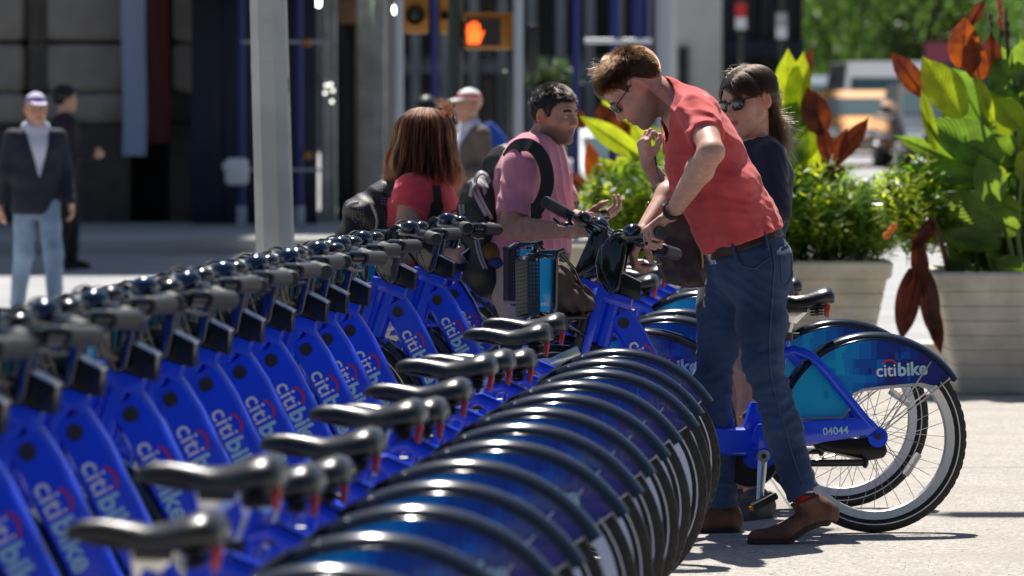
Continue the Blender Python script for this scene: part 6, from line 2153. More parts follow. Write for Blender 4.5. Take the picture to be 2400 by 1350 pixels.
def leaf_blade(base, tip, width, face, bend, rnd, fold=0.25, curl=0.0):
    """one canna leaf: pointed blade with a channelled midrib and slightly waved margin"""
    base, tip = np.array(base, float), np.array(tip, float)
    ax = tip - base; L = np.linalg.norm(ax); ax /= L
    n = np.array(face, float); n = nrm(n - ax * (n @ ax)); s = np.cross(ax, n)
    K, Wn = 12, 6
    vs = []; fs = []; uv = []
    ph = rnd.uniform(0, 6.28)
    for i in range(K + 1):
        t = i / K
        w = width * 0.5 * (math.sin(PI * min(1, t * 0.93 + 0.07)) ** 0.75) * (1.0 - 0.12 * t) * (1 - 0.55 * max(0, t - 0.8) / 0.2)
        if i == K: w = 0.0008
        c = base + ax * (t * L) + n * (bend * L * (math.sin(PI * t * 0.5) ** 2) * -1) + n * curl * L * max(0, t - 0.6) ** 2 * 4
        for j in range(-Wn // 2, Wn // 2 + 1):
            u = j / (Wn / 2)
            wave = 0.035 * width * math.sin(9 * t + ph + u) * abs(u) ** 2
            vs.append(c + s * (u * w) + n * (fold * w * abs(u) ** 1.3 + wave)); uv.append((u, t))
    m = Wn + 1
    for i in range(K):
        for j in range(Wn):
            fs.append((i * m + j, i * m + j + 1, (i + 1) * m + j + 1, (i + 1) * m + j))
    # raised midrib
    k0 = len(vs)
    for i in range(K + 1):
        c = np.array(vs[i * m + Wn // 2]); rw = 0.006 * (1 - 0.85 * i / K)
        vs += [c + s * rw, c + n * rw * -1.2, c - s * rw]; uv += [(0, 0.003)] * 3
    for i in range(K):
        a = k0 + i * 3
        fs += [(a, a + 1, a + 4, a + 3), (a + 1, a + 2, a + 5, a + 4)]
    return vs, fs, uv

def canna(label, Y, leaves, stems, depth, group, seed, root_px, soil_z):
    """leaves: (base px, tip px, width px, colour, dy, bend)"""
    rnd = random.Random(seed)
    bx = at(root_px[0], root_px[1], Y)
    t = thing('canna_plant', label, 'plant', (bx.x, Y, soil_z), 0, group)
    s = F / Y
    for st in stems:
        pts = [at(x, y, Y + dy) for x, y, dy in st[1]]
        pts[0].z = min(pts[0].z, soil_z)
        b = MB(); pp = smooth_pts(pts, 12)
        b.tube(pp, [0.016 - 0.009 * i / 12 for i in range(13)], 8)
        b.obj('stem', m_stemd if st[0] in 'rb' else m_stem, t)
    for (b0, t0, wpx, col, dy, bend) in leaves:
        base = at(b0[0], b0[1], Y + dy + rnd.uniform(-0.03, 0.03)); tip = at(t0[0], t0[1], Y + dy + rnd.uniform(-0.10, 0.10))
        face = np.array((rnd.uniform(-0.35, 0.35), -1.0, rnd.uniform(0.0, 0.5)))
        v, f, uv = leaf_blade(base, tip, wpx / s, face, bend, rnd, fold=rnd.uniform(0.12, 0.4))
        b = MB(); b.add(v, f)
        me = b.mesh('leaf', LM[col], True, 180)
        ul = me.uv_layers.new(name='blade'); li = np.empty(len(me.loops), dtype=np.int32); me.loops.foreach_get('vertex_index', li)
        ul.data.foreach_set('uv', np.asarray(uv, dtype=np.float32)[li].ravel())
        obj('leaf', me, t)
    rebase(t)
    return t

def planter(label, cx, cy, top_w, h, bot_w, rz, group):
    t = thing('planter', label, 'planter', (cx, cy, 0.004), rz, group)
    def ring(hw, z, r=0.05):
        out = []
        for qx, qy in ((1, 1), (-1, 1), (-1, -1), (1, -1)):
            for k in range(5):
                a = math.atan2(qy, qx) - PI / 4 + PI / 2 * k / 4
                out.append((qx * (hw - r) + r * math.cos(a), qy * (hw - r) + r * math.sin(a), z))
        return out
    def loft(secs, cap_top=True):
        b = MB(); vs = []; fs = []
        for hw, z in secs: vs += ring(hw, z)
        m = 20
        for i in range(len(secs) - 1):
            for j in range(m):
                fs.append((i * m + j, i * m + (j + 1) % m, (i + 1) * m + (j + 1) % m, (i + 1) * m + j))
        b.add(vs, fs)
        return b
    rim_h = 0.10; n = 7; ch = (h - rim_h) / n
    for i in range(n):
        z0 = i * ch; z1 = z0 + ch
        w0 = bot_w / 2 + (top_w - bot_w) / 2 * z0 / h; w1 = bot_w / 2 + (top_w - bot_w) / 2 * z1 / h
        b = loft([(w0 - 0.03, z0 + 0.001), (w0 - 0.004, z0 + 0.0005), (w0, z0 + 0.005), (w1, z1 - 0.005), (w1 - 0.004, z1 - 0.0005), (w1 - 0.03, z1 - 0.001)])
        b.obj('course', m_conc, t, angle=25)
    w1 = top_w / 2
    b = loft([(w1 - 0.04, h - rim_h), (w1 - 0.012, h - rim_h), (w1 + 0.003, h - rim_h + 0.012), (w1 + 0.012, h - 0.015), (w1, h), (w1 - 0.055, h), (w1 - 0.065, h - 0.06)])
    b.obj('rim', m_conc, t, angle=25)
    b = MB(); b.box((-w1 + 0.05, -w1 + 0.05, h - 0.10), (w1 - 0.05, w1 - 0.05, h - 0.05)); b.obj('soil', m_soil, t)
    return t

def bush(label, Y, cx_px, cy_px, rx_px, rz_px, ry, n, seed, leaf=(0.075, 0.027), group='bushes in the planters', mtl=None):
    """low bush: many upright sprigs carrying small glossy leaves"""
    s = F / Y; r = np.random.default_rng(seed)
    c = at(cx_px, cy_px, Y)
    t = thing('shrub', label, 'shrub', (c.x, Y, c.z - rz_px / s), 0, group)
    vs = []; fs = []; sb = MB()
    for i in range(n):
        u = r.normal(size=3); u /= np.linalg.norm(u); rad = r.uniform(0.15, 1) ** 0.5
        p = np.array((c.x + u[0] * rad * rx_px / s, Y + u[1] * rad * ry, c.z + u[2] * rad * rz_px / s * (0.85 + 0.3 * math.sin(i))))
        up = nrm((u[0] * 0.5 + r.normal() * 0.25, u[1] * 0.5 + r.normal() * 0.25, 1.0))
        L = r.uniform(0.07, 0.15)
        if i % 3 == 0:
            sb.tube([p - up * 0.05, p + up * L], 0.0022, 4, cap=False)
        nl = 8
        for k in range(nl):
            a = k * 2.4 + r.uniform(0, 1)
            q = p + up * L * (k / nl)
            side = nrm(np.cross(up, (math.cos(a), math.sin(a), 0.3)))
            d = nrm(side + up * r.uniform(0.2, 0.8))
            w = nrm(np.cross(d, up)); ll = leaf[0] * r.uniform(0.6, 1.2); lw = leaf[1] * r.uniform(0.7, 1.1)
            nn = np.cross(d, w)
            k0 = len(vs)
            vs += [q, q + d * ll * 0.45 + w * lw * 0.5 + nn * 0.003, q + d * ll, q + d * ll * 0.45 - w * lw * 0.5 + nn * 0.003]
            fs += [(k0, k0 + 1, k0 + 2), (k0, k0 + 2, k0 + 3)]
    me = bpy.data.meshes.new('foliage'); me.from_pydata([tuple(v) for v in vs], [], fs)
    me.materials.append(mtl or lf_bush)
    stuff(obj('foliage', me, t))
    stuff(sb.obj('twigs', m_stem, t))
    rebase(t)
    return t

GP = 'concrete planters round the plaza'
x0 = at(2195, 640, 27.6).x
planter('large ribbed concrete planter at the right, hanging bronze leaves over its corner', x0 + 0.62, 27.6 + 0.62, 1.24, 0.64, 0.98, 0.0, GP)
x0 = at(2090, 612, 29.5).x
planter('ribbed concrete planter behind the saddle of the pulled-out bike', x0 - 0.62, 29.5 + 0.62, 1.24, 0.64, 0.98, 0.0, GP)
x0 = at(1475, 600, 33.0).x
planter('concrete planter farthest back, hidden behind the man in red', x0, 33.6, 1.1, 0.64, 0.9, 0.0, GP)
x0 = at(2170, 890, 29.6).x
for k, (dz, w) in enumerate(((0.0, 0.62), (0.07, 0.5))):
    b = MB(); b.box((x0 - w / 2, 30.6, 0.005 + dz), (x0 + w / 2, 31.0, 0.07 + dz), 0, 0.008)
    tag(b.obj('stone_slab', m_conc), ['lower grey slab lying between the two planters', 'upper grey slab lying between the two planters'][k], 'slab', 'slabs between the planters')

GC = 'canna plants in the planters'
# right planter
YR = 27.95
canna('canna with yellow-green backlit leaf and orange tops at the right edge', YR, [
    ((2255, 275), (2162, 130), 100, 'y', -0.05, 0.05), ((2195, 350), (2157, 205), 34, 'y', -0.1, 0.05),
    ((2255, 160), (2262, 38), 78, 'r', 0.05, 0.02), ((2296, 185), (2276, 85), 66, 'r', 0.0, 0.05), ((2272, 60), (2312, 2), 30, 'b', 0.05, -0.2),
    ((2168, 225), (2090, 122), 56, 'r', 0.1, 0.10), ((2330, 200), (2322, 75), 50, 'b', 0.1, 0.05), ((2345, 385), (2168, 278), 118, 'd', -0.05, 0.06),
    ((2300, 285), (2232, 158), 96, 'd', 0.1, 0.04), ((2326, 285), (2290, 175), 36, 'y', -0.1, 0.02), ((2310, 300), (2345, 190), 60, 'g', 0.05, 0.05)],
    [('g', [(2350, 650, 0), (2330, 450, 0), (2300, 260, 0), (2272, 130, 0.02)]), ('g', [(2340, 650, 0.05), (2300, 450, 0.05), (2255, 270, 0)])], 0.3, GC, 1, (2345, 645), 0.58)
canna('canna with broad dark green leaves drooping over the front of the right planter', YR - 0.15, [
    ((2300, 400), (2092, 318), 52, 'g', 0.0, 0.15), ((2310, 425), (2112, 378), 54, 'g', -0.05, 0.2), ((2330, 480), (2298, 362), 88, 'g', -0.1, 0.05),
    ((2385, 540), (2195, 452), 92, 'g', -0.05, 0.12), ((2392, 500), (2300, 455), 60, 'g', -0.12, 0.1), ((2345, 575), (2205, 545), 66, 'd', -0.05, 0.10),
    ((2350, 450), (2240, 395), 90, 'd', 0.1, 0.08), ((2330, 640), (2318, 560), 34, 'g', -0.1, 0.0), ((2400, 640), (2330, 610), 60, 'g', -0.15, 0.0), ((2280, 640), (2210, 600), 50, 'd', -0.1, 0.15)],
    [('g', [(2385, 650, 0), (2360, 540, 0), (2330, 420, 0), (2310, 380, 0)]), ('g', [(2400, 650, -0.05), (2385, 540, 0), (2395, 400, 0)])], 0.3, GC, 2, (2385, 645), 0.58)
canna('canna with tall stems and red flower spikes at the far right edge', YR + 0.15, [
    ((2410, 470), (2372, 300), 66, 'g', 0.0, 0.05), ((2430, 380), (2368, 240), 60, 'g', 0.05, 0.05), ((2420, 260), (2375, 140), 60, 'y', 0.05, 0.05),
    ((2440, 330), (2395, 190), 60, 'y', 0.1, 0.05), ((2390, 300), (2350, 195), 44, 'y', 0.0, 0.05), ((2430, 560), (2370, 420), 80, 'd', 0.1, 0.06), ((2450, 200), (2390, 95), 60, 'g', 0.1, 0.1), ((2400, 210), (2350, 110), 40, 'g', 0.1, 0.1)],
    [('g', [(2420, 650, 0), (2415, 400, 0), (2385, 200, 0), (2348, 60, 0)]), ('r', [(2400, 640, 0), (2380, 300, 0), (2362, 120, 0), (2358, 20, 0)])], 0.3, GC, 3, (2420, 645), 0.58)
fl = thing('flower_spike', 'thin red canna flower spike rising at the top right', 'flower', at(2350, 150, YR + 0.15))
r_ = random.Random(3)
for x, y in ((2344, 20), (2347, 35), (2343, 50), (2348, 62), (2342, 5), (2346, 80), (2322, 40), (2324, 60), (2362, 60), (2364, 80)):
    b = MB(); p = at(x, y, YR + 0.15); b.ball(tuple(p), (0.012, 0.012, 0.022), 0, 8); b.obj('bud', m_red if y < 70 and 2335 < x < 2355 else m_stemd, fl)
b = MB(); b.tube([at(2344, 170, YR + .15), at(2345, 0, YR + .15)], 0.005, 6); b.tube([at(2328, 130, YR + .15), at(2322, 35, YR + .15)], 0.004, 6); b.tube([at(2360, 150, YR + .15), at(2363, 50, YR + .15)], 0.004, 6); b.obj('stem', m_stemd, fl)
rebase(fl)
canna('bronze leaves hanging down between the two planters', YR - 0.45, [
    ((2140, 630), (2112, 800), 62, 'b', 0.0, 0.05), ((2166, 630), (2192, 800), 54, 'b', -0.05, 0.05), ((2150, 560), (2165, 700), 46, 'r', 0.0, 0.05), ((2180, 700), (2205, 830), 40, 'b', 0.05, 0.05), ((2190, 520), (2140, 580), 40, 'r', 0.0, 0.2), ((2150, 640), (2128, 740), 30, 'r', -0.08, 0.05)],
    [('b', [(2230, 640, 0.3), (2190, 520, 0.1), (2160, 540, 0), (2150, 640, 0)])], 0.2, GC, 4, (2200, 640), 0.58)
# middle planter
YM = 30.0
canna('canna with bright yellow-green leaves behind the woman in sunglasses', YM, [
    ((1845, 320), (1848, 112), 84, 'y', 0.0, 0.03), ((1850, 300), (1886, 118), 66, 'y', 0.05, 0.03), ((1812, 290), (1782, 158), 66, 'y', -0.05, 0.05), ((1835, 420), (1800, 262), 66, 'y', -0.1, 0.05),
    ((1850, 450), (1838, 300), 60, 'g', -0.1, 0.05), ((1870, 420), (1880, 300), 50, 'y', 0.0, 0.05), ((1835, 500), (1800, 380), 60, 'g', 0.05, 0.05), ((1790, 400), (1800, 240), 70, 'g', 0.15, 0.05), ((1865, 330), (1900, 190), 50, 'g', 0.15, 0.05)],
    [('g', [(1845, 640, 0), (1845, 450, 0), (1850, 250, 0)])], 0.3, GC, 5, (1845, 620), 0.58)
canna('bronze canna with orange leaves spread in front of the taxi', YM - 0.1, [
    ((1928, 315), (1892, 203), 74, 'r', 0.0, 0.05), ((1955, 385), (2036, 272), 50, 'r', -0.05, 0.08), ((1940, 380), (1922, 280), 40, 'b', 0.05, 0.0), ((1960, 370), (1985, 300), 40, 'b', 0.05, 0.0), ((1930, 430), (1985, 385), 46, 'b', 0.0, 0.1), ((1880, 215), (1905, 110), 30, 'b', 0.2, 0.1)],
    [('b', [(1930, 640, 0), (1935, 480, 0), (1940, 360, 0)]), ('b', [(1940, 640, 0), (1950, 480, 0), (1958, 370, 0)])], 0.3, GC, 6, (1935, 620), 0.58)
# farthest planter
YF = 32.6
canna('canna with lime leaves showing below the face of the man in red', YF, [
    ((1505, 370), (1362, 272), 56, 'y', -0.1, 0.12), ((1540, 400), (1478, 282), 52, 'y', 0.0, 0.05), ((1495, 445), (1392, 368), 50, 'y', -0.05, 0.15), ((1585, 430), (1525, 285), 64, 'g', 0.05, 0.05),
    ((1560, 470), (1500, 340), 60, 'g', 0.1, 0.05), ((1600, 470), (1580, 300), 60, 'g', 0.1, 0.05), ((1540, 480), (1450, 420), 60, 'd', 0.1, 0.1)],
    [('g', [(1540, 620, 0), (1530, 480, 0), (1520, 380, 0)]), ('g', [(1560, 620, 0), (1560, 480, 0), (1550, 380, 0)])], 0.3, GC, 7, (1545, 610), 0.58)
canna('bronze canna behind the man in pink, leaves glowing orange', YF + 0.2, [
    ((1440, 340), (1405, 238), 70, 'r', 0.0, 0.05), ((1400, 450), (1380, 330), 46, 'r', -0.1, 0.05), ((1380, 445), (1312, 405), 40, 'r', 0.0, 0.1), ((1460, 330), (1480, 250), 50, 'r', 0.1, 0.05), ((1420, 470), (1440, 400), 40, 'b', 0.0, 0.05), ((1370, 300), (1340, 250), 40, 'r', 0.1, 0.1)],
    [('b', [(1440, 620, 0), (1430, 480, 0), (1430, 330, 0)])], 0.3, GC, 8, (1440, 610), 0.58)
def filler(label, Y, stems_px, n_leaf, seed, cols, top_lo, top_hi, root_y, group=GC, size=(70, 120)):
    rn = random.Random(seed); lv = []; st = []
    for sx in stems_px:
        ty = rn.uniform(top_lo, top_hi); dy = rn.uniform(-0.08, 0.3); lean = rn.uniform(-25, 25)
        st.append(('g', [(sx, root_y, dy), (sx + lean * 0.5, (root_y + ty) / 2, dy), (sx + lean, ty, dy)]))
        for k in range(n_leaf):
            f = (k + 0.4) / n_leaf; by = root_y + (ty - root_y) * (0.25 + 0.72 * f); bxp = sx + lean * f
            side = (-1) ** k * rn.uniform(0.25, 1.0); ln = rn.uniform(95, 150)
            up = rn.uniform(0.35, 0.95)
            lv.append(((bxp, by), (bxp + side * ln * 0.75, by - ln * up), rn.uniform(*size), rn.choice(cols), dy + rn.uniform(-0.1, 0.1), rn.uniform(0.02, 0.22)))
    return canna(label, Y, lv, st, 0.3, group, seed + 100, (stems_px[0], root_y), 0.58)
filler('thick clump of green canna behind the front leaves of the right planter', YR + 0.35, (2270, 2330, 2400, 2450), 8, 3, 'gdgy', 190, 330, 640)
filler('green canna clump at the very edge of the picture', YR + 0.05, (2390, 2440), 9, 4, 'ggyd', 120, 220, 640)
filler('green canna clump low in the right planter', YR + 0.12, (2235, 2275, 2320, 2365), 7, 5, 'ggd', 380, 480, 640, size=(65, 105))
filler('green canna clump behind the shoulder of the woman in navy', YM + 0.1, (1795, 1830, 1860, 1890), 8, 6, 'gyyg', 200, 320, 620, size=(60, 95))
filler('leafy canna clump at the front corner of the right planter', YR - 0.1, (2230, 2290, 2350, 2400), 7, 9, 'ggyg', 400, 500, 625, size=(70, 115))
filler('green canna clump behind the raised hand of the woman', YF + 0.3, (1480, 1540, 1590), 6, 7, 'gydg', 290, 360, 610, size=(45, 75))
bush('leafy green bush filling the planter behind the woman in navy', YM - 0.1, 1915, 535, 190, 115, 0.45, 900, 31)
bush('lime tipped sprigs scattered through the bush of the middle planter', YM - 0.2, 1920, 500, 170, 95, 0.4, 130, 41, mtl=lf_lime)
bush('lime tipped sprigs at the left corner of the right planter', YR - 0.15, 2140, 490, 75, 90, 0.3, 60, 42, mtl=lf_lime)
bush('lime tipped sprigs in the bush by the raised hand', YF - 0.2, 1480, 500, 120, 90, 0.4, 90, 43, mtl=lf_lime)
bush('low grassy bush at the right corner of the middle planter', YM - 0.25, 2030, 560, 70, 80, 0.3, 330, 32, leaf=(0.10, 0.008))
bush('bush with white glints at the left corner of the right planter', YR - 0.05, 2150, 510, 75, 105, 0.30, 300, 33)
bush('dark leafy bush filling the middle of the right planter', YR + 0.25, 2330, 595, 120, 50, 0.35, 420, 34, mtl=lf_deep)
bush('dark bush behind the handlebar and the brown bag', YF - 0.1, 1490, 520, 130, 120, 0.45, 750, 35)
r_ = random.Random(8)
for k, (x, y) in enumerate(((2088, 540), (2078, 552), (2096, 530))):
    p = at(x, y, YR - 0.6)
    t = thing('flower', ['orange flower head in the bush between the planters, middle one', 'orange flower head, lowest of the three between the planters', 'orange flower head, topmost of the three between the planters'][k], 'flower', p, 0, 'orange flowers')
    for q in range(9):
        b = MB(); a = q * 0.7; b.ball((p.x + 0.012 * math.cos(a) * (1 if q else 0), p.y + r_.uniform(-.01, .01), p.z + 0.012 * math.sin(a) * (1 if q else 0)), 0.0075, 0, 8)
        b.obj('petal', MATS.get('petal_orange') or mat('petal_orange', (0.75, 0.22, 0.02), rough=0.6), t)
    rebase(t)
# ================================================================== lamp post near the bikes
m_post = mat('post_paint', (0.42, 0.455, 0.455), rough=0.45, noise=0.2, nscale=5, bump=0.001, bscale=30, coat=0.1)
m_paper = mat('torn_sticker', (0.30, 0.45, 0.36), rough=0.6, noise=0.6, nscale=40)
def lamp_post():
    Y = 24.4
    p0 = at(657, 1018, Y); pm = at(629, 0, Y)
    ax = Vector((pm.x - p0.x, 0, pm.z)).normalized()
    t = thing('lamp_post', 'pale grey eight-sided lamp post rising behind the row of bikes', 'lamp post', (p0.x, Y, 0.0))
    b = MB()
    vs = []; fs = []
    prof = [(0.0, 0.13), (0.45, 0.13), (0.5, 0.105), (0.52, 0.0915), (1.655, 0.0885), (1.66, 0.0892), (1.70, 0.0892), (1.705, 0.0883), (9.0, 0.055)]
    for z, r in prof:
        c = Vector((p0.x, Y, 0)) + ax * z
        for j in range(8):
            a = 2 * PI * j / 8 + R(13)
            vs.append(c + Vector((r * math.cos(a), r * math.sin(a), 0)))
    for i in range(len(prof) - 1):
        for j in range(8):
            fs.append((i * 8 + j, i * 8 + (j + 1) % 8, (i + 1) * 8 + (j + 1) % 8, (i + 1) * 8 + j))
    b.add(vs, fs)
    b.obj('shaft', m_post, t, smooth=False)
    b = MB()
    rr = random.Random(4)
    pts = []
    for i in range(14):
        y = 118 + i * 12
        pts.append(at(671 + rr.uniform(-3, 3) + i * 0.35, y, Y - 0.02))
    ribbon(b, pts, [0.012 + 0.018 * rr.random() for _ in pts], np.array((1, -0.5, 0)), 0.002)
    b.obj('sticker', m_paper, t)
    b = MB()
    b.tube([Vector((p0.x, Y, 0)) + ax * 9.0, Vector((p0.x + 0.8, Y, 9.3)), Vector((p0.x + 2.0, Y, 9.4))], 0.04, 8)
    b.box((p0.x + 1.9, Y - 0.12, 9.33), (p0.x + 2.5, Y + 0.12, 9.45), 0, 0.03)
    b.obj('lamp_arm', m_post, t)
    rebase(t)
lamp_post()

# ================================================================== stone building on the left and its neighbours
m_stone = mat('grey_limestone', (0.40, 0.345, 0.285), rough=0.9, noise=0.25, nscale=2.5, bump=0.006, bscale=25)
m_stoned = mat('dark_granite', (0.085, 0.072, 0.062), rough=0.7, noise=0.3, nscale=6)
m_void = mat('shade_black', (0.012, 0.012, 0.014), rough=0.8)  # near-black colour stands in for unlit depth
m_navyply = mat('navy_hoarding', (0.005, 0.010, 0.034), rough=0.55, noise=0.3, nscale=3)
m_scaf = mat('blue_scaffold_paint', (0.018, 0.022, 0.17), rough=0.5)
m_ban1 = mat('pale_blue_banner', (0.32, 0.39, 0.54), rough=0.7)
m_ban2 = mat('dark_red_banner', (0.075, 0.007, 0.009), rough=0.7)
m_corr = mat('corrugated_steel', (0.55, 0.56, 0.57), rough=0.35, metal=0.6, noise=0.3, nscale=4)
m_greyp = mat('pole_grey', (0.38, 0.42, 0.46), rough=0.5)
m_greenp = mat('pole_dark_green', (0.012, 0.022, 0.018), rough=0.4, coat=0.2)
m_yel = mat('signal_yellow', (0.36, 0.15, 0.010), rough=0.45)
m_wood = mat('brown_header', (0.18, 0.10, 0.055), rough=0.7)
m_white2 = mat('white_wrap', (0.7, 0.7, 0.72), rough=0.5)
m_glassd = mat('window_glass', (0.03, 0.035, 0.04), rough=0.08, spec=0.8)
YB = 60.0
def bx(px, Y=YB): return (px - 1200.0) / F * Y
def bz(py, Y=YB): return at(1200, py, Y).z
gz0 = ground_z(YB)
def block_mesh(w, h, d, bev=0.05):
    b = MB(); b.box((-w / 2, 0, 0), (w / 2, d, h), 0, bev, seg=3); return b.mesh('block', m_stone, True, 50)
bld = thing('stone_building', 'grey stone building with rounded block piers behind the walkers at the left', 'building', (bx(80), YB, gz0))
b = MB(); b.box((-20, YB + 0.9, 0.0), (bx(215), YB + 14, 27)); b.box((bx(215) + 0.002, YB + 0.9, 0.0), (bx(455), YB + 14, 12)); b.obj('wall', m_stoned, bld)
b = MB(); b.box((-12, YB + 0.86, 0.1), (bx(455) - 0.02, YB + 0.899, 3.6)); b.obj('doorway', m_void, bld)  # flat black sheet: shade of the opening put into its colour
me_cache = {}
for (x0, x1, d0, mt) in ((-140, 52, 0.0, 0), (108, 286, 0.1, 0), (402, 452, 0.3, 1)):
    w = bx(x1) - bx(x0)
    if w not in me_cache: me_cache[w] = block_mesh(w, 0.545, 0.9 - d0, 0.07)
    for k in range(8):
        o = obj('block', me_cache[w], bld); o.location = ((bx(x0) + bx(x1)) / 2, YB + d0, 1.66 + k * 0.58)
    b = MB(); b.box((bx(x0) - 0.06, YB - 0.12 + d0, 1.30), (bx(x1) + 0.06, YB + 0.8, 1.65), 0, 0.12, seg=4); b.obj('plinth_moulding', m_stoned if mt else m_stone, bld)
    b = MB(); b.box((bx(x0) - 0.04, YB - 0.06 + d0, 0.10), (bx(x1) + 0.08, YB + 0.8, 1.295), 0, 0.02); b.obj('plinth', m_stoned, bld)
me = block_mesh(bx(108) - bx(52) - 0.02, 0.565, 0.3, 0.02)
for k in range(8):
    o = obj('block', me, bld); o.location = ((bx(52) + bx(108)) / 2, YB + 0.55, 1.66 + k * 0.58)
b = MB(); b.box((bx(52) + 0.05, YB + 0.6, 0.1), (bx(108) - 0.05, YB + 0.85, 1.62)); b.obj('plinth', m_stoned, bld)
rebase(bld)
for nm, x0, x1, z0, m, lab in (('banner', 292, 348, 365, m_ban1, 'long pale blue banner hanging beside the stone pier'), ('banner', 352, 404, 335, m_ban2, 'long dark red banner hanging in the doorway shadow')):
    b = MB()
    vs = []; fs = []
    for i in range(13):
        z = bz(z0) + i * 0.32
        for j in range(5):
            x = bx(x0) + (bx(x1) - bx(x0)) * j / 4
            vs.append((x + 0.01 * math.sin(i), YB - 0.35 + 0.03 * math.sin(j * 1.4 + i * 0.6), z)); vs.append((x + 0.01 * math.sin(i), YB - 0.345 + 0.03 * math.sin(j * 1.4 + i * 0.6), z))
    for i in range(12):
        for j in range(4):
            a = (i * 5 + j) * 2
            fs += [(a, a + 2, a + 12, a + 10), (a + 1, a + 11, a + 13, a + 3)]
    b.add(vs, fs)
    t = thing(nm, lab, 'banner', (bx((x0 + x1) / 2), YB - .35, bz(z0)))
    b.obj('cloth', m, t)
    b = MB(); b.tube([(bx(x0) - .05, YB - .35, bz(z0) + 3.86), (bx(x1) + .05, YB - .35, bz(z0) + 3.86)], 0.02, 8); b.obj('rod', m_satin, t)
    rebase(t)

# hoarding with scaffold and shed roof
YH = 59.4
hb_ = thing('hoarding', 'navy plywood hoarding in deep shade behind the lamp post', 'hoarding', (bx(600), YH, gz0))
for k in range(4):
    x0, x1 = bx(455) + k * (bx(748) - bx(455)) / 4, bx(455) + (k + 1) * (bx(748) - bx(455)) / 4
    b = MB(); b.box((x0 + 0.006, YH, 0.15), (x1 - 0.006, YH + 0.05, 2.95), 0, 0.004); b.obj('panel', m_navyply, hb_)
b = MB(); b.box((bx(455), YH + 0.06, 0.12), (bx(748), YH + 0.12, 10.5)); b.obj('backing', m_void, hb_)  # unseen upper part added to cast shade on the pavement
rebase(hb_)
sf = thing('scaffold', 'blue scaffold standards with cross rods standing on the shaded pavement', 'scaffold', (bx(566, 58), 58, gz0))
for px in (566, 702):
    b = MB(); X = bx(px, 58); b.tube([(X, 58, 0.2), (X, 58, 3.2)], 0.038, 10); b.obj('post', m_scaf, sf)
    b = MB(); b.tube([(X, 58, 0.22), (X, 58, 0.42)], 0.055, 10); b.box((X - 0.09, 57.9, 0.19), (X + 0.09, 58.1, 0.215)); b.obj('foot', m_greyp, sf)
for z in (bz(98, 58), bz(398, 58)):
    b = MB(); b.tube([(bx(566, 58), 57.95, z), (bx(702, 58) + 0.3, 57.95, z)], 0.016, 8); b.obj('cross_rod', m_greyp, sf)
for z in (bz(100, 58), bz(365, 58)):
    b = MB(); b.box((bx(722, 58) - 0.04, 57.9, z - 0.04), (bx(722, 58) + 0.04, 58.0, z + 0.04), 0, 0.01); b.obj('coupler', m_yel, sf)
rebase(sf)
b = MB(); b.box((-0.13, -0.1, -0.16), (0.12, 0.1, 0.14), 0, 0.05, M=Matrix.Translation((bx(556, 57.8), 57.8, bz(400, 57.8)))); b.ball((bx(540, 57.8), 57.75, bz(390, 57.8)), (0.09, 0.07, 0.07))
tag(b.obj('wrapped_bundle', m_white2), 'white plastic bundle tied to the blue scaffold post', 'bundle')
sh = thing('sidewalk_shed', 'dark roof of the sidewalk shed over the hoarding', 'shed', (bx(600), YH - 1, 2.95))
b = MB(); b.box((bx(455) - 0.2, YH - 2.6, 2.98), (bx(905, 70), 71, 3.25)); b.obj('roof', m_navyply, sh)
rebase(sh)
m_lampglow = mat('lamp_glow', (0.9, 1.0, 0.85), emit=(0.80, 1.0, 0.72), estr=14.0)
for k, (px, py, Y) in enumerate(((745, 0, 61.5), (866, 9, 64.6), (935, 23, 68.5))):
    t = thing('shed_lamp', ['lit round lamp under the shed, leftmost, at the top edge', 'lit round lamp under the shed, middle of three', 'lit round lamp under the shed, lowest and rightmost'][k], 'lamp', at(px, py, Y), 0, 'lit lamps under the shed')
    b = MB(); p = at(px, py, Y); b.ball(tuple(p), 0.075, 0, 14); b.obj('globe', m_lampglow, t)
    b = MB(); b.tube([(p.x, Y, p.z + 0.05), (p.x, Y, p.z + 0.2)], 0.03, 8); b.obj('socket', m_satin, t)
    rebase(t)
def corrugated(name, label, x0, x1, Y, z1, m, cat, wave=0.07):
    t = thing(name, label, cat, ((x0 + x1) / 2, Y, ground_z(Y)))
    b = MB(); n = max(8, int((x1 - x0) / wave * 6)); vs = []; fs = []
    for i in range(n + 1):
        x = x0 + (x1 - x0) * i / n; dy = 0.02 * math.cos(2 * PI * (x - x0) / wave)
        vs += [(x, Y + dy, 0.12), (x, Y + dy, z1), (x, Y + dy + 0.01, 0.12), (x, Y + dy + 0.01, z1)]
    for i in range(n):
        a = i * 4
        fs += [(a, a + 4, a + 5, a + 1), (a + 2, a + 3, a + 7, a + 6), (a + 1, a + 5, a + 7, a + 3)]
    b.add(vs, fs); b.obj('sheet', m, t)
    b = MB(); b.box((x0, Y - 0.03, z1 - 0.05), (x1, Y + 0.04, z1)); b.obj('rail', m, t)
    rebase(t); return t
corrugated('metal_sheet', 'narrow shining metal sheet left of the dark door', bx(751, 61), bx(789, 61), 61, 2.9, m_corr, 'metal sheet')
corrugated('metal_sheet', 'wide ribbed metal sheet right of the dark door', bx(838, 62), bx(905, 62), 62, 2.9, m_corr, 'metal sheet')
dr = thing('door', 'dark door under a brown header between the metal sheets', 'door', (bx(812, 61.5), 61.5, gz0))
b = MB(); b.box((bx(790, 61.5), 61.5, 0.12), (bx(836, 61.5), 61.56, 2.45), 0, 0.005); b.obj('leaf_panel', mat('door_black', (0.012, 0.011, 0.010), rough=0.5), dr)
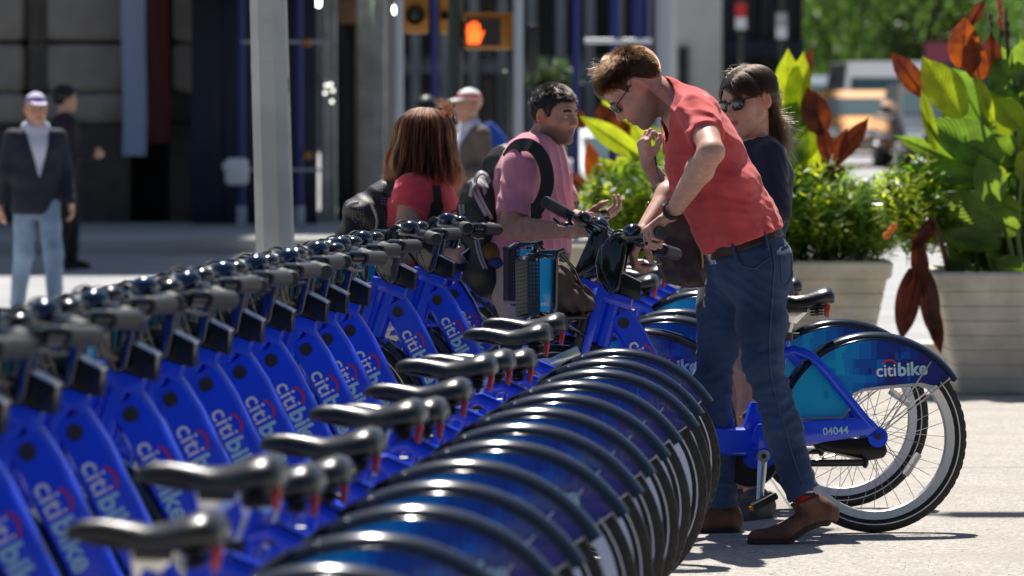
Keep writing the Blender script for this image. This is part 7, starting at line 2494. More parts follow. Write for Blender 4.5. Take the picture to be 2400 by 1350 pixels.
b = MB(); b.box((bx(788, 61.5), 61.4, 2.452), (bx(838, 61.5), 61.6, 2.75), 0, 0.01); b.obj('header', m_wood, dr)
b = MB(); b.box((bx(833, 61.5), 61.38, 0.12), (bx(838, 61.5), 61.49, 2.45), 0, 0.005); b.obj('jamb', m_wood, dr)
rebase(dr)
b = MB(); b.box((bx(750, 70), 72, 0.1), (bx(905, 70) - 0.1, 84, 15)); tag(b.obj('dark_building', m_stoned), 'dark building mass above and behind the metal sheets', 'building')
gl = thing('wall_lamp', 'cluster of small bright bulbs on the narrow metal sheet', 'lamp', at(768, 215, 60.7))
for x, y in ((765, 200), (775, 198), (762, 218), (780, 212), (778, 238)):
    b = MB(); b.ball(tuple(at(x, y, 60.7)), 0.016, 0, 8); b.obj('bulb', mat('bulb_glow', (1, 1, 0.9), emit=(1, 1, 0.85), estr=2.5) if 'bulb_glow' not in MATS else MATS['bulb_glow'], gl)
rebase(gl)

# ================================================================== far grey building across the street
YG = 132.0
m_grey = mat('far_grey_stone', (0.36, 0.36, 0.375), rough=0.9, noise=0.2, nscale=0.7)
m_greyd = mat('far_dark_stone', (0.10, 0.10, 0.115), rough=0.9)
fg = thing('grey_building', 'pale grey building with rows of tall windows across the street', 'building', (0, YG, 0))
b = MB(); b.box((-14, YG + 0.8, 0), (bx(1585, YG), YG + 16, 24)); b.obj('wall', m_grey, fg)
wme = {}
for k in range(11):
    px = 850 + k * 68
    for j, (z0, z1) in enumerate(((0.9, 2.2), (2.75, 4.3), (4.9, 6.5))):
        X = bx(px, YG)
        b = MB(); b.box((X + 0.06, YG + 0.55, z0), (X + 0.40, YG + 0.78, z1)); wf = b.obj('window', m_glassd, fg)
        b = MB(); b.box((X + 0.03, YG + 0.45, z0 - 0.08), (X + 0.43, YG + 0.80, z0)); b.obj('sill', m_grey, wf)
    b = MB(); b.box((bx(px, YG) - 0.24, YG, 0.3), (bx(px, YG) + 0.0, YG + 0.79, 8), 0, 0.03); b.obj('pier', m_grey, fg)
b = MB(); b.box((-14, YG + 0.3, 2.32), (bx(1585, YG), YG + 0.79, 2.62)); b.obj('string_course', m_grey, fg)
b = MB(); b.box((bx(905, YG), YG + 0.2, 1.0), (bx(1045, YG), YG + 0.5, 1.9)); b.obj('shop_sign', m_greyd, fg)
rebase(fg)
fg2 = thing('pale_building', 'plain pale grey building corner behind the man in red', 'building', (bx(1635, 112), 112, 0))
b = MB(); b.box((bx(1582, 112), 112, 0), (bx(1692, 112), 125, 26), 0, 0.05); b.obj('wall', mat('pale_green_grey', (0.50, 0.52, 0.49), rough=0.9, noise=0.15, nscale=0.8), fg2)
b = MB(); b.box((bx(1588, 112), 111.9, 1.0), (bx(1612, 112), 112.02, 2.75)); b.obj('window', m_glassd, fg2)  # dark pane added for a dark figure-like shape, no known window
b = MB(); b.box((bx(1582, 112) - 0.02, 111.8, 0), (bx(1692, 112) + 0.02, 112.05, 0.7)); b.obj('base', m_grey, fg2)
rebase(fg2)
fg3 = thing('dark_shopfront', 'dark navy shopfront behind the dark haired woman', 'building', (bx(1780, 118), 118, 0))
b = MB(); b.box((bx(1692, 118), 118, 0), (bx(1880, 118), 130, 5.5)); b.obj('wall', mat('shop_navy', (0.012, 0.016, 0.030), rough=0.5), fg3)
for k in range(4):
    x0 = bx(1700 + k * 45, 118)
    b = MB(); b.box((x0, 117.9, 0.9), (x0 + 0.34, 118.01, 2.4)); wf = b.obj('window', m_glassd, fg3)
    b = MB(); b.box((x0 + 0.36, 117.7, 0.2), (x0 + 0.42, 118.02, 4.5)); b.obj('mullion', m_satin, fg3)
b = MB(); b.box((bx(1692, 118), 117.5, 2.6), (bx(1880, 118), 117.99, 2.95)); b.obj('awning', m_navyply, fg3)
rebase(fg3)

# poles, scaffold and signals in the middle distance
def pole(label, px0, px1, Y, py_top, m, name='street_pole', cat='pole'):
    t = thing(name, label, cat, (bx((px0 + px1) / 2, Y), Y, ground_z(Y)))
    r = (bx(px1, Y) - bx(px0, Y)) / 2; X = bx((px0 + px1) / 2, Y); zt = bz(py_top, Y)
    b = MB(); b.tube([(X, Y, ground_z(Y)), (X, Y, zt)], r, 14); b.obj('shaft', m, t)
    b = MB(); b.tube([(X, Y, ground_z(Y)), (X, Y, ground_z(Y) + 0.3)], [r * 1.5, r * 1.2], 14); b.obj('pole_base', m, t)
    b = MB(); b.ball((X, Y, zt), (r * 1.1, r * 1.1, r * 1.1), 0, 10); b.obj('cap', m, t)
    rebase(t); return t
pole('thin grey street pole right of the ribbed metal sheet', 926, 946, 52, -300, m_greyp)
pole('grey street pole just right of the pedestrian signal', 1203, 1226, 52, -300, m_greyp)
pole('thick pale grey pole above the nape of the man in red', 1536, 1574, 55, -400, m_greyp)
pole('short dark bollard-like post behind the pink-shirted man', 1172, 1196, 50, 178, m_greenp, 'bollard', 'bollard')
sc2 = thing('scaffold', 'dark blue scaffold posts with a pale rail above the stooping man', 'scaffold', (bx(1440, 56), 56, ground_z(56)))
for px, w in ((1350, 18), (1440, 22), (1492, 24), (1513, 12), (1018, 14)):
    b = MB(); X = bx(px, 56); b.tube([(X, 56, ground_z(56)), (X, 56, 4.2)], w / 2 / F * 56, 10); b.obj('post', m_scaf, sc2)
b = MB(); b.tube([(bx(1370, 55.8), 55.8, bz(96, 55.8)), (bx(1528, 55.8), 55.8, bz(96, 55.8))], 0.028, 8); b.obj('rail', m_white2, sc2)
b = MB(); b.tube([(bx(1000, 56), 56.1, 4.1), (bx(1530, 56), 56.1, 4.1)], 0.04, 8); b.obj('cross_beam', m_scaf, sc2)
rebase(sc2)
YS = 47.0
sg_ = thing('pedestrian_signal', 'dark green signal pole carrying a pedestrian signal with a lit orange hand', 'traffic signal', (bx(1067, YS), YS, ground_z(YS)))
X = bx(1067, YS)
b = MB(); b.tube([(X, YS, 0.0), (X, YS, 3.6)], 17 / F * YS, 14); b.tube([(X, YS, 0.0), (X, YS, 0.5)], [0.11, 0.08], 14); b.obj('shaft', m_greenp, sg_)
x0, x1, z0, z1 = bx(1088, YS), bx(1200, YS), bz(116, YS), bz(34, YS)
b = MB(); b.box((x0, YS - 0.06, z0), (x1, YS + 0.16, z1), 0, 0.02)
hs_ = b.obj('signal_housing', m_yel, sg_)
b = MB(); b.box((x0 + 0.012, YS - 0.072, z0 + 0.03), (x1 - 0.10, YS - 0.061, z1 - 0.03)); b.obj('signal_face', mat('signal_black', (0.02, 0.018, 0.016), rough=0.3), hs_)
b = MB(); b.box((x0, YS - 0.16, z1), (x1, YS - 0.02, z1 + 0.012)); b.box((x1 - 0.012, YS - 0.15, z0), (x1, YS - 0.06, z1)); b.obj('visor', m_yel, hs_)
b = MB()
m_hand = mat('signal_hand_orange', (1, 0.2, 0.02), emit=(1.0, 0.085, 0.012), estr=1.9)
hx0 = bx(1113, YS); hz = bz(80, YS)
b.prism([(hx0 - 0.062, hz - 0.085), (hx0 + 0.04, hz - 0.085), (hx0 + 0.072, hz + 0.0), (hx0 + 0.085, hz + 0.03), (hx0 + 0.05, hz + 0.012), (hx0 + 0.048, hz + 0.03), (hx0 - 0.07, hz + 0.03)], YS - 0.085, YS - 0.074)
for q in range(4):
    xa = hx0 - 0.066 + q * 0.029; b.prism([(xa, hz + 0.028), (xa + 0.024, hz + 0.028), (xa + 0.022, hz + (0.085, 0.105, 0.110, 0.09)[q]), (xa + 0.003, hz + (0.085, 0.105, 0.110, 0.09)[q])], YS - 0.085, YS - 0.074)
b.obj('hand_symbol', m_hand, hs_)
b = MB(); b.tube([(X, YS, z0 + 0.06), (x0 + 0.03, YS + 0.05, z0 + 0.06)], 0.02, 8); b.tube([(X, YS, z1 - 0.05), (x0 + 0.03, YS + 0.05, z1 - 0.05)], 0.02, 8); b.obj('bracket', m_greenp, sg_)
rebase(sg_)
for k, (px0, px1, py1) in enumerate(((945, 1004, 78), (1030, 1056, 80))):
    t = thing('traffic_light', ['yellow traffic light head at the top edge right of the lit lamps', 'narrow yellow traffic light head seen edge-on beside the green pole'][k], 'traffic signal', at((px0 + px1) / 2, py1, 50), 0, 'yellow traffic light heads')
    xa, xb = bx(px0, 50), bx(px1, 50); za = bz(py1, 50)
    b = MB(); b.box((xa, 49.9, za), (xb, 50.15, za + 1.0), 0, 0.03); h_ = b.obj('housing', m_yel, t)
    for q in range(3):
        b = MB(); b.tube([((xa + xb) / 2, 49.9, za + 0.17 + q * 0.33), ((xa + xb) / 2, 49.72, za + 0.17 + q * 0.33)], (xb - xa) * 0.42, 14, cap=False); b.obj('visor', m_yel, h_)
        b = MB(); b.ball(((xa + xb) / 2, 49.9, za + 0.17 + q * 0.33), ((xb - xa) * 0.36, 0.02, (xb - xa) * 0.36)); b.obj('lens', m_glassd, h_)
    b = MB(); b.tube([((xa + xb) / 2, 50.05, za + 1.0), ((xa + xb) / 2, 50.05, 4.6), (bx(946, 50), 51.0, 4.7)], 0.03, 8); b.obj('hanger', m_greyp, t)
    rebase(t)
b = MB(); b.box((bx(1236, 54), 54, bz(170, 54)), (bx(1262, 54), 54.1, bz(58, 54)), 0, 0.01); b.tube([(bx(1249, 54), 54.05, 0.05), (bx(1249, 54), 54.05, bz(170, 54))], 0.02, 8)
tag(b.obj('dark_sign', m_satin), 'narrow dark sign board right of the grey pole', 'sign')
for k, (px, py, m1) in enumerate(((1735, 8, m_redp), (1830, 30, m_dock))):
    t = thing('street_banner', ['small red and white street sign above the dark haired woman', 'small pale street sign right of the red and white one'][k], 'sign', at(px, py + 50, 95))
    xa, xb = bx(px - 12, 95), bx(px + 14, 95)
    b = MB(); b.box((xa, 95, bz(py + 32, 95)), (xb, 95.03, bz(py, 95))); b.obj('board', m1, t)
    b = MB(); b.box((xa, 94.98, bz(py + 60, 95)), (xb, 95.0, bz(py + 33, 95))); b.obj('board', m_white2, t)
    b = MB(); b.tube([((xa + xb) / 2, 95.05, 0.3), ((xa + xb) / 2, 95.05, 4.0)], 0.04, 8); b.obj('shaft', m_greenp, t)
    rebase(t)

# ================================================================== vehicles
m_taxi = mat('taxi_yellow', (0.70, 0.27, 0.010), rough=0.5, spec=0.3)
m_vwhite = mat('vehicle_white', (0.75, 0.76, 0.78), rough=0.3, coat=0.6)
m_vblack = mat('vehicle_black', (0.012, 0.013, 0.016), rough=0.2, coat=0.8)
m_vblue = mat('vehicle_grey_blue', (0.22, 0.27, 0.34), rough=0.3, coat=0.6)
m_vred = mat('vehicle_red', (0.45, 0.10, 0.12), rough=0.35, coat=0.5)
m_glass = mat('windscreen', (0.05, 0.09, 0.10), rough=0.06, spec=0.5)
m_chrome = mat('chrome', (0.85, 0.85, 0.87), rough=0.08, metal=1.0)
m_head = mat('headlamp', (0.8, 0.8, 0.8), rough=0.05, metal=0.6)
def vehicle(name, label, cat, x, Y, m, wid=1.85, L=4.7, roof=1.46, hood=0.98, van=False, rz=0.0, sign=False):
    """front faces the camera (-y in its own frame)"""
    t = thing(name, label, cat, (x, Y, ground_z(Y)), rz)
    hw = wid / 2
    if van: prof = [(-L / 2, 0.32), (-L / 2, 0.85), (-L / 2 + 0.12, hood), (-L / 2 + 0.7, hood + 0.12), (L / 2, hood + 0.12), (L / 2, 0.32)]
    else: prof = [(-L / 2, 0.30), (-L / 2, 0.55), (-L / 2 + 0.12, hood - 0.34), (-L / 2 + 1.25, hood), (L / 2 - 0.9, hood), (L / 2, hood - 0.1), (L / 2, 0.30)]
    b = MB(); b.prism(prof, -hw, hw, 0, 0.09, axis='x', seg=3)
    body = b.obj('body', m, t, angle=50)
    base = hood - 0.03 if not van else hood + 0.08
    y0 = -L / 2 + (1.15 if not van else 0.55); y1 = -L / 2 + (2.0 if not van else 1.15); y2 = L / 2 - (1.5 if not van else 0.15); y3 = L / 2 - (0.8 if not van else 0.02)
    vs = []
    for yy, z, w in ((y0, base, hw * 0.94), (y1, roof, hw * 0.80), (y2, roof, hw * 0.80), (y3, base, hw * 0.94)):
        vs += [(-w, yy, z), (w, yy, z)]
    b = MB(); b.add(vs, [(0, 1, 3, 2), (2, 3, 5, 4), (4, 5, 7, 6), (0, 2, 4, 6), (1, 7, 5, 3)])
    me = b.mesh('cabin', m, False); cb = obj('cabin', me, t)
    def quad(nm, pts, mm, par):
        a = MB(); c = np.array(pts, float); ctr = c.mean(0); n = nrm(np.cross(c[1] - c[0], c[2] - c[0]))
        if nm != 'side_window' and n[1] > 0: n = -n
        if nm == 'side_window' and n[0] * ctr[0] < 0: n = -n
        v = [tuple(ctr + (p - ctr) * 0.90 + n * 0.012) for p in c] + [tuple(ctr + (p - ctr) * 0.90 + n * 0.002) for p in c]
        a.add(v, [(0, 1, 2, 3), (0, 4, 5, 1), (1, 5, 6, 2), (2, 6, 7, 3), (3, 7, 4, 0)])
        return a.obj(nm, mm, par, smooth=False)
    wt_ = 0.62 if van else 0.74
    up_ = [tuple(np.array(vs[q - 2]) * (1 - wt_) + np.array(vs[q]) * wt_) for q in (2, 3)]
    quad('windscreen', [vs[0], vs[1], up_[1], up_[0]], m_glass, cb)
    quad('side_window', [vs[0], vs[2], vs[4], vs[6]], m_glassd, cb); quad('side_window', [vs[1], vs[3], vs[5], vs[7]], m_glassd, cb)
    for sx in (-1, 1):
        b = MB(); b.box((sx * hw * 0.78 - 0.17, -L / 2 - 0.02, 0.58), (sx * hw * 0.78 + 0.17, -L / 2 + 0.06, 0.74), 0, 0.03); b.obj('headlight', m_head, body)
        b = MB(); b.box((sx * (hw + 0.12) - 0.10, y0 + 0.35, base + 0.02), (sx * (hw + 0.12) + 0.10, y0 + 0.43, base + 0.17), 0, 0.03); b.obj('wing_mirror', m, body)
        for yy in (-L / 2 + 0.85, L / 2 - 0.85):
            b = MB(); b.lathe([(0.0, -0.1), (0.20, -0.105), (0.30, -0.1), (0.325, -0.06), (0.325, 0.06), (0.30, 0.1), (0.0, 0.1)], 24, 0, Matrix.Translation((sx * (hw - 0.10), yy, 0.325)) @ Matrix.Rotation(R(90), 4, 'Z'))
            wh = b.obj('wheel', m_rubber, t)
            b = MB(); b.lathe([(0.0, 0.108), (0.19, 0.108), (0.19, 0.10)], 20, 0, Matrix.Translation((sx * (hw - 0.10), yy, 0.325)) @ Matrix.Rotation(R(-90) * sx, 4, 'Z')); b.obj('rim', m_rim, wh)
    b = MB(); b.box((-hw * 0.5, -L / 2 - 0.02, 0.56), (hw * 0.5, -L / 2 + 0.05, 0.72), 0, 0.02); b.obj('grille', m_chrome if not van else m_satin, body)
    b = MB(); b.box((-hw * 0.98, -L / 2 - 0.07, 0.34), (hw * 0.98, -L / 2 + 0.10, 0.50), 0, 0.04); b.obj('bumper', m, body)
    b = MB(); b.box((-0.17, -L / 2 - 0.085, 0.38), (0.17, -L / 2 - 0.072, 0.48), 0, 0.004); b.obj('number_plate', m_white2, body)
    if sign:
        b = MB(); b.box((-0.30, -0.1, roof + 0.001), (0.30, 0.12, roof + 0.15), 0, 0.04); b.obj('roof_sign', m_white2, t)
    return t
vehicle('taxi', 'yellow taxi facing the camera between the two leafy planters', 'taxi', bx(2005, 104), 104, m_taxi, 1.85, sign=False, rz=R(3))
vehicle('van', 'tall white van behind the yellow taxi', 'van', bx(2060, 118), 118, m_vwhite, 2.1, 5.4, 2.05, 1.10, van=True, rz=R(2))
vehicle('car', 'black car with bright chrome right of the taxi', 'car', bx(2190, 100), 100, m_vblack, 1.85, 4.8, 1.6, 1.05, rz=R(4))
vehicle('car', 'grey blue car half hidden left behind the taxi', 'car', bx(1890, 126), 126, m_vblue, 1.85, 4.6, 1.75, 1.0)
vehicle('van', 'red van roof showing above the orange canna leaf', 'van', bx(2235, 140), 140, m_vred, 2.1, 5.2, 2.6, 1.2, van=True)
vehicle('car', 'white car glimpsed between the man in pink and the lime leaves', 'car', bx(1352, 62) + 0.62, 62, m_vwhite, 1.8, 4.4, 1.15, 0.80, rz=R(12))

# ================================================================== people in the distance
m_jack = mat('dark_navy_jacket', (0.010, 0.013, 0.028), rough=0.8)
m_ljean = mat('light_denim', (0.26, 0.36, 0.50), rough=0.85, noise=0.3, nscale=6)
m_lshirt = mat('pale_shirt', (0.55, 0.56, 0.68), rough=0.85)
m_capm = mat('lilac_cap', (0.55, 0.48, 0.66), rough=0.8)
m_plum = mat('dark_plum', (0.018, 0.010, 0.022), rough=0.85)
def walker(label, px, Y, top_py, face, top_m, leg_m, skin, stride=0.12, hair_m=None, cap_m=None, band_m=None, lean=0.0, arm=(0.04, -0.02), inner=None):
    gzz = ground_z(Y)
    H = at(px, top_py, Y).z - gzz
    k = H / 1.75
    c = np.array((at(px, 400, Y).x, Y, gzz))
    f = nrm((face[0], face[1], 0)); l = np.array((-f[1], f[0], 0.0)); u = np.array((0, 0, 1.0))
    P_ = lambda fx, ly, z: c + (f * fx + l * ly + u * z) * k
    t = thing('person', label, 'person', tuple(c))
    hM = np.stack([f, l, u], 1); hc = P_(0.02, 0, 1.62); hs = k
    hip = [P_(0, s * 0.09, 0.92) for s in (1, -1)]; kn = [P_(0.05 + stride * 0.6, 0.09, 0.50), P_(0.03 - stride * 0.3, -0.09, 0.50)]; an = [P_(stride, 0.09, 0.09), P_(-stride, -0.09, 0.10)]
    sh_ = [P_(0, s * 0.185, 1.40) for s in (1, -1)]; el = [P_(-0.03, s * 0.25, 1.13) for s in (1, -1)]; wr = [P_(arm[0], 0.25, 0.88), P_(arm[1], -0.26, 0.88)]
    if arm[0] > 0.15: wr[0] = P_(0.24, 0.16, 1.10)
    if arm[1] > 0.15: wr[1] = P_(0.24, -0.16, 1.10)
    hands = []
    for i in (0, 1):
        d = nrm(wr[i] - el[i]); pr, _ = hand_prims(wr[i], d, l * (1 if i == 0 else -1), f, [(25, 35, 25)] * 4, s=k)
        hands.append((pr, wr[i] + d * 0.07))
    spine = [P_(0, 0, 0.95), P_(0, 0, 1.12), P_(0, 0, 1.30), P_(0, 0, 1.42)]
    def body(P):
        d = torso_sdf(P, spine, [0.105 * k, 0.10 * k, 0.105 * k, 0.07 * k], l, 1.4)
        d = smin(d, rcone(P, P_(-0.01, 0, 1.42), P_(0.0, 0, 1.56), 0.057 * k, 0.052 * k), 0.03)
        d = smin(d, head_sdf(P, hc, hM, hs), 0.02)
        for i in (0, 1):
            d = smin(d, chain(P, [sh_[i], el[i], wr[i]], [0.045 * k, 0.037 * k, 0.026 * k]), 0.02)
            d = smin(d, hand_sdf(P, *hands[i]), 0.014)
            d = smin(d, chain(P, [hip[i], kn[i], an[i]], [0.075 * k, 0.05 * k, 0.035 * k]), 0.02)
        return d
    lo, hi = bounds(spine + [hc] + an + wr + el, 0.2)
    bo = sdf_obj('body', body, lo, hi, 0.010, skin, t); face_attrs(bo, hc, hM, hs)
    add_face(hc, hM, hs, t, m_iris_brown, m_capblack, True)
    def top(P):
        d = torso_sdf(P, [P_(0, 0, 0.86)] + spine[1:], [0.140 * k, 0.128 * k, 0.128 * k, 0.085 * k], l, 1.4)
        d = smin(d, rcone(P, sh_[0], sh_[1], 0.06 * k, 0.06 * k), 0.05)
        for i in (0, 1): d = smin(d, chain(P, [sh_[i], el[i], wr[i] * 0.9 + el[i] * 0.1], [0.065 * k, 0.056 * k, 0.046 * k]), 0.03)
        d = d + 0.005 * wob(P, 20, 0.3)
        d = smax(d, plane(P, P_(0, 0, 0.80), -u), 0.01)
        if inner is not None:
            q = P - V3(P_(0, 0, 1.42)); ff = q @ V3(f); ll = np.abs(q @ V3(l)); zz = -(q @ V3(u))
            d = np.where((ff > 0), smax(d, 0.085 * k - ll - zz * 0.24, 0.01), d)
        return d
    lo, hi = bounds(spine + sh_ + wr + [P_(0, 0, 0.8)], 0.16)
    sdf_obj('jacket' if inner else 'top', top, lo, hi, 0.011, top_m, t)
    if inner is not None:
        def inn(P):
            d = torso_sdf(P, spine, [0.118 * k, 0.112 * k, 0.118 * k, 0.08 * k], l, 1.38)
            d = smin(d, rcone(P, P_(0, 0.06, 1.47), P_(0, -0.06, 1.47), 0.06 * k, 0.06 * k), 0.03)
            return smax(d, plane(P, P_(0, 0, 0.95), -u), 0.01)
        sdf_obj('shirt', inn, lo, hi, 0.011, inner, t)
    def legs(P):
        d = torso_sdf(P, [P_(0, 0, 0.88), P_(0, 0, 1.0)], [0.115 * k, 0.11 * k], l, 1.35)
        for i in (0, 1): d = smin(d, chain(P, [hip[i], kn[i], an[i]], [0.095 * k, 0.075 * k, 0.062 * k]), 0.03)
        return smax(d + 0.005 * wob(P, 20, 1.0), plane(P, P_(0, 0, 0.07), -u), 0.01)
    lo, hi = bounds(hip + kn + an, 0.17)
    sdf_obj('trousers', legs, lo, hi, 0.011, leg_m, t)
    for i in (0, 1):
        a = an[i]; z = np.array((0, 0, 1.0)); g = np.array((a[0], a[1], gzz + (0.0 if i == 0 else 0.0)))
        shoe('shoe', t, a, g - f * 0.07, g + f * 0.08, g + f * 0.18, z, z, m_dark, m_sole, 0.012, high=False)
    if hair_m is not None:
        hair_cap('hair', hc, hM, hs, ([-0.12, -0.09, -0.05, -0.015, 0.012, 0.045, 0.065, 0.11], [-0.09, -0.08, -0.05, 0.0, 0.005, 0.03, 0.05, 0.06]), 0.022, hair_m, t, 0.009)
    if cap_m is not None:
        def capf(P):
            p = ((P - V3(hc)) @ hM.astype(np.float32)) / hs
            d = smax(ell(p, (-0.012, 0, 0.040), (0.108, 0.086, 0.096)), 0.055 - p[:, 2], 0.006)
            br = smax(ell(p, (0.105, 0, 0.050), (0.075, 0.070, 0.030)), np.abs(p[:, 2] - 0.052 + 0.25 * (p[:, 0] - 0.08)) - 0.006, 0.004)
            return np.minimum(d, br) * hs
        def mf(C):
            p = ((C - hc) @ hM) / hs
            return ((np.abs(p[:, 2] - 0.078) < 0.013) & (p[:, 0] < 0.1)).astype(int)
        sdf_obj('cap', capf, hc - 0.2, hc + 0.22, 0.009, [cap_m, band_m or cap_m], t, mf)
    rebase(t)
    return t
walker('man in lilac cap, dark open jacket and pale jeans walking at the far left', 84, 38.0, 217, (0.32, -1), m_jack, m_ljean, m_skin3, 0.26, arm=(0.14, -0.12), cap_m=m_capm, band_m=mat('cap_band', (0.05, 0.07, 0.22), rough=0.8), inner=m_lshirt)
walker('dark haired person in plum walking away behind the man in the lilac cap', 150, 48.5, 200, (0.85, 0.35), m_plum, m_dark, m_skin2, 0.10, hair_m=m_capblack, arm=(0.02, 0.22))
walker('man in white and red cap half hidden by the dark green signal pole', 1102, 37.5, 208, (-0.9, -0.5), mat('taupe_jacket', (0.12, 0.09, 0.08), rough=0.85), m_dark, m_skin3, 0.08, cap_m=m_white2, band_m=m_redp, arm=(0.2, 0.0), inner=m_lshirt)
walker('black haired person seen behind the auburn hair of the woman in red', 1000, 42.0, 226, (0.3, 1), m_dark, m_dark, m_skin2, 0.08, hair_m=m_capblack)
# cart under a bright blue cover
ct = thing('street_cart', 'cart under a bright blue cover behind the black backpack', 'cart', (bx(1162, 48), 48, ground_z(48)))
b = MB()
pf = [(bx(1118, 48), bz(300, 48)), (bx(1150, 48), bz(284, 48)), (bx(1178, 48), bz(312, 48)), (bx(1206, 48), bz(362, 48)), (bx(1215, 48), bz(420, 48)), (bx(1118, 48), bz(420, 48))]
b.prism(pf, 47.6, 48.6, bev=0.03); b.obj('cover', mat('blue_tarpaulin', (0.01, 0.07, 0.42), rough=0.45, noise=0.3, nscale=5, bump=0.02, bscale=8), ct)
b = MB(); b.box((bx(1120, 48), 47.7, 0.35), (bx(1210, 48), 48.5, bz(421, 48)), 0, 0.02); b.obj('cart_body', m_satin, ct)
for s_ in (0, 1):
    b = MB(); b.lathe([(0.0, -0.03), (0.16, -0.03), (0.18, 0), (0.16, 0.03), (0.0, 0.03)], 18, 0, Matrix.Translation((bx(1135 + 60 * s_, 48), 47.66, 0.2))); b.obj('cart_wheel', m_rubber, ct)
rebase(ct)

# ================================================================== trees behind the traffic
m_bark = mat('bark', (0.05, 0.04, 0.032), rough=0.95, noise=0.4, nscale=8, bump=0.02, bscale=12)
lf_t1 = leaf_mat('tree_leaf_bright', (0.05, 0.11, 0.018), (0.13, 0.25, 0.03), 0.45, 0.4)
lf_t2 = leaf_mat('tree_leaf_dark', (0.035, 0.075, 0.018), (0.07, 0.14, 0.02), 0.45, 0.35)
def tree(label, px, Y, crown_z, crown_r, crown_h, trunk_r, n, lm, seed):
    r = np.random.default_rng(seed)
    X = bx(px, Y); g = ground_z(Y)
    t = thing('street_tree', label, 'tree', (X, Y, g), 0, 'trees behind the traffic')
    b = MB()
    b.tube([(X, Y, g), (X + 0.05, Y, g + crown_z * 0.5), (X - 0.03, Y, g + crown_z)], [trunk_r * 1.3, trunk_r, trunk_r * 0.8], 10)
    for k in range(7):
        a = r.uniform(0, 6.28); z0 = g + crown_z * r.uniform(0.6, 1.0)
        b.tube([(X, Y, z0), (X + math.cos(a) * crown_r * 0.4, Y + math.sin(a) * crown_r * 0.4, z0 + crown_h * 0.3), (X + math.cos(a) * crown_r * 0.8, Y + math.sin(a) * crown_r * 0.8, z0 + crown_h * 0.45)], [trunk_r * 0.5, trunk_r * 0.3, 0.02], 6)
    b.obj('trunk', m_bark, t)
    nc = 34; cl = r.normal(size=(nc, 3)); cl /= np.linalg.norm(cl, axis=1)[:, None]; cl *= r.uniform(0.3, 1.0, nc)[:, None] ** 0.6
    cl = cl * (crown_r, crown_r, crown_h / 2) + (X, Y, g + crown_z + crown_h * 0.35)
    ci = r.integers(0, nc, n); p = cl[ci] + r.normal(size=(n, 3)) * crown_r * 0.17
    d = r.normal(size=(n, 3)); d /= np.linalg.norm(d, axis=1)[:, None]; w_ = np.cross(d, r.normal(size=(n, 3))); w_ /= np.linalg.norm(w_, axis=1)[:, None]
    ll = r.uniform(0.10, 0.22, n)[:, None]
    V = np.stack([p, p + d * ll * 0.5 + w_ * ll * 0.4, p + d * ll, p + d * ll * 0.5 - w_ * ll * 0.4], 1).reshape(-1, 3)
    q = np.arange(n * 4, dtype=np.int32).reshape(-1, 4)
    me = bpy.data.meshes.new('crown'); me.from_pydata(V.tolist(), [], q.tolist()); me.materials.append(lm)
    o = obj('crown', me, t)
    rebase(t); return t
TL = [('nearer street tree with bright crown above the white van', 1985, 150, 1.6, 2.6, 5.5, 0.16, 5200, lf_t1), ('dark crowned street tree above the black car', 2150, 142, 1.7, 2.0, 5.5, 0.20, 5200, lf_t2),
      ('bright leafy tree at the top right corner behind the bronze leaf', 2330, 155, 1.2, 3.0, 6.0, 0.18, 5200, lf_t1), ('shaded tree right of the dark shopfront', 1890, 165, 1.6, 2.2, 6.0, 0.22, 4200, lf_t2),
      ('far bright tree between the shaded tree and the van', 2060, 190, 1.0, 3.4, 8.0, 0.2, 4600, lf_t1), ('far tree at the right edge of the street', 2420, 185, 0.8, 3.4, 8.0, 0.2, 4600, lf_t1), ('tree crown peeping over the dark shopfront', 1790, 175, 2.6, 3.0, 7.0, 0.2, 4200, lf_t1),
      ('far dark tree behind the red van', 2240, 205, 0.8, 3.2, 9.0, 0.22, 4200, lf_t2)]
for k, a in enumerate(TL): tree(*a, seed=50 + k)
# a low shrub in front of the grey building, over the pink-shirted man
bush('small green street bush showing above the black hair of the man in pink', 70.0, 1295, 200, 55, 40, 0.4, 160, 77, leaf=(0.12, 0.06), group='street bushes', mtl=lf_t2)
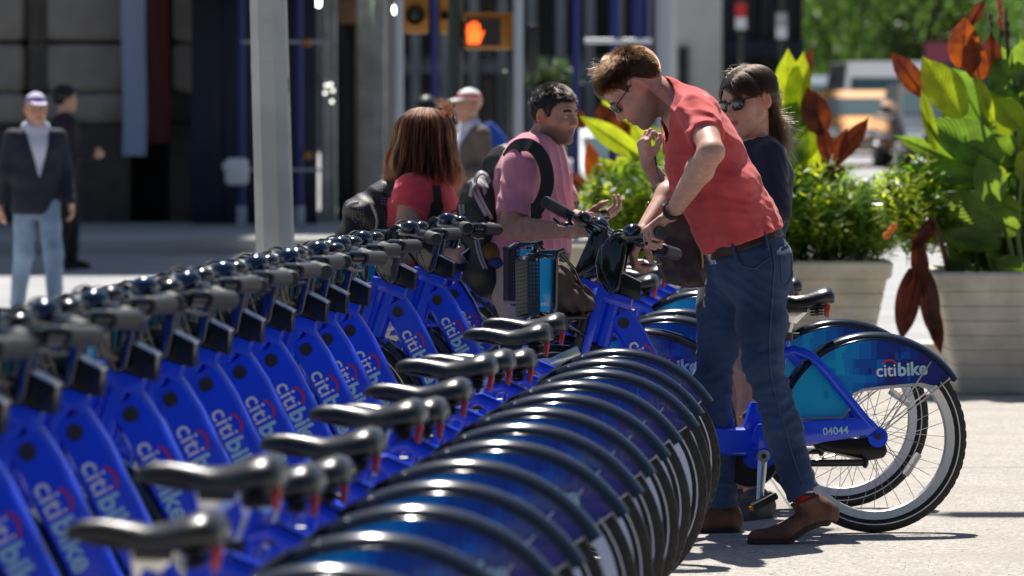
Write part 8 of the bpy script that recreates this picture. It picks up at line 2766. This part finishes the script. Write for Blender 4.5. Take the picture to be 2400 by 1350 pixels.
# far wood closing the street
r_ = np.random.default_rng(90); n = 26000
p = np.stack([r_.uniform(-20, 60, n), 232 + r_.uniform(0, 14, n), r_.uniform(0.8, 17, n) ** 1.0], 1)
p[:, 2] *= 0.6 + 0.4 * (0.5 + 0.5 * np.sin(p[:, 0] * 0.5) * np.cos(p[:, 0] * 0.17))
d = r_.normal(size=(n, 3)); d /= np.linalg.norm(d, axis=1)[:, None]; w_ = np.cross(d, r_.normal(size=(n, 3))); w_ /= np.linalg.norm(w_, axis=1)[:, None]
ll = r_.uniform(0.3, 0.6, n)[:, None]
V = np.stack([p, p + d * ll * .5 + w_ * ll * .4, p + d * ll, p + d * ll * .5 - w_ * ll * .4], 1).reshape(-1, 3)
me = bpy.data.meshes.new('far_wood'); me.from_pydata(V.tolist(), [], np.arange(n * 4).reshape(-1, 4).tolist()); me.materials.append(lf_t1)
fwd = stuff(obj('far_wood', me))
b = MB(); b.box((-60, 250, 0.9), (110, 252, 26)); struct(b.obj('hill', mat('far_hill', (0.03, 0.05, 0.02), rough=1.0, noise=0.5, nscale=0.3)))

# ================================================================== unseen leaf mass behind the camera, added for dark reflections and less fill
r_ = np.random.default_rng(91); n = 22000
p = np.stack([r_.uniform(-45, 45, n), -11 - r_.uniform(0, 5, n), r_.uniform(0.1, 13, n)], 1)
p[:, 2] *= 0.7 + 0.3 * np.sin(p[:, 0] * 0.45) * np.cos(p[:, 0] * 0.21)
d = r_.normal(size=(n, 3)); d /= np.linalg.norm(d, axis=1)[:, None]; w_ = np.cross(d, r_.normal(size=(n, 3))); w_ /= np.linalg.norm(w_, axis=1)[:, None]
ll = r_.uniform(0.7, 1.3, n)[:, None]
V = np.stack([p, p + d * ll * .5 + w_ * ll * .4, p + d * ll, p + d * ll * .5 - w_ * ll * .4], 1).reshape(-1, 3)
me = bpy.data.meshes.new('unseen_leaf_mass'); me.from_pydata(V.tolist(), [], np.arange(n * 4).reshape(-1, 4).tolist()); me.materials.append(lf_t2)
stuff(obj('unseen_leaf_mass', me))
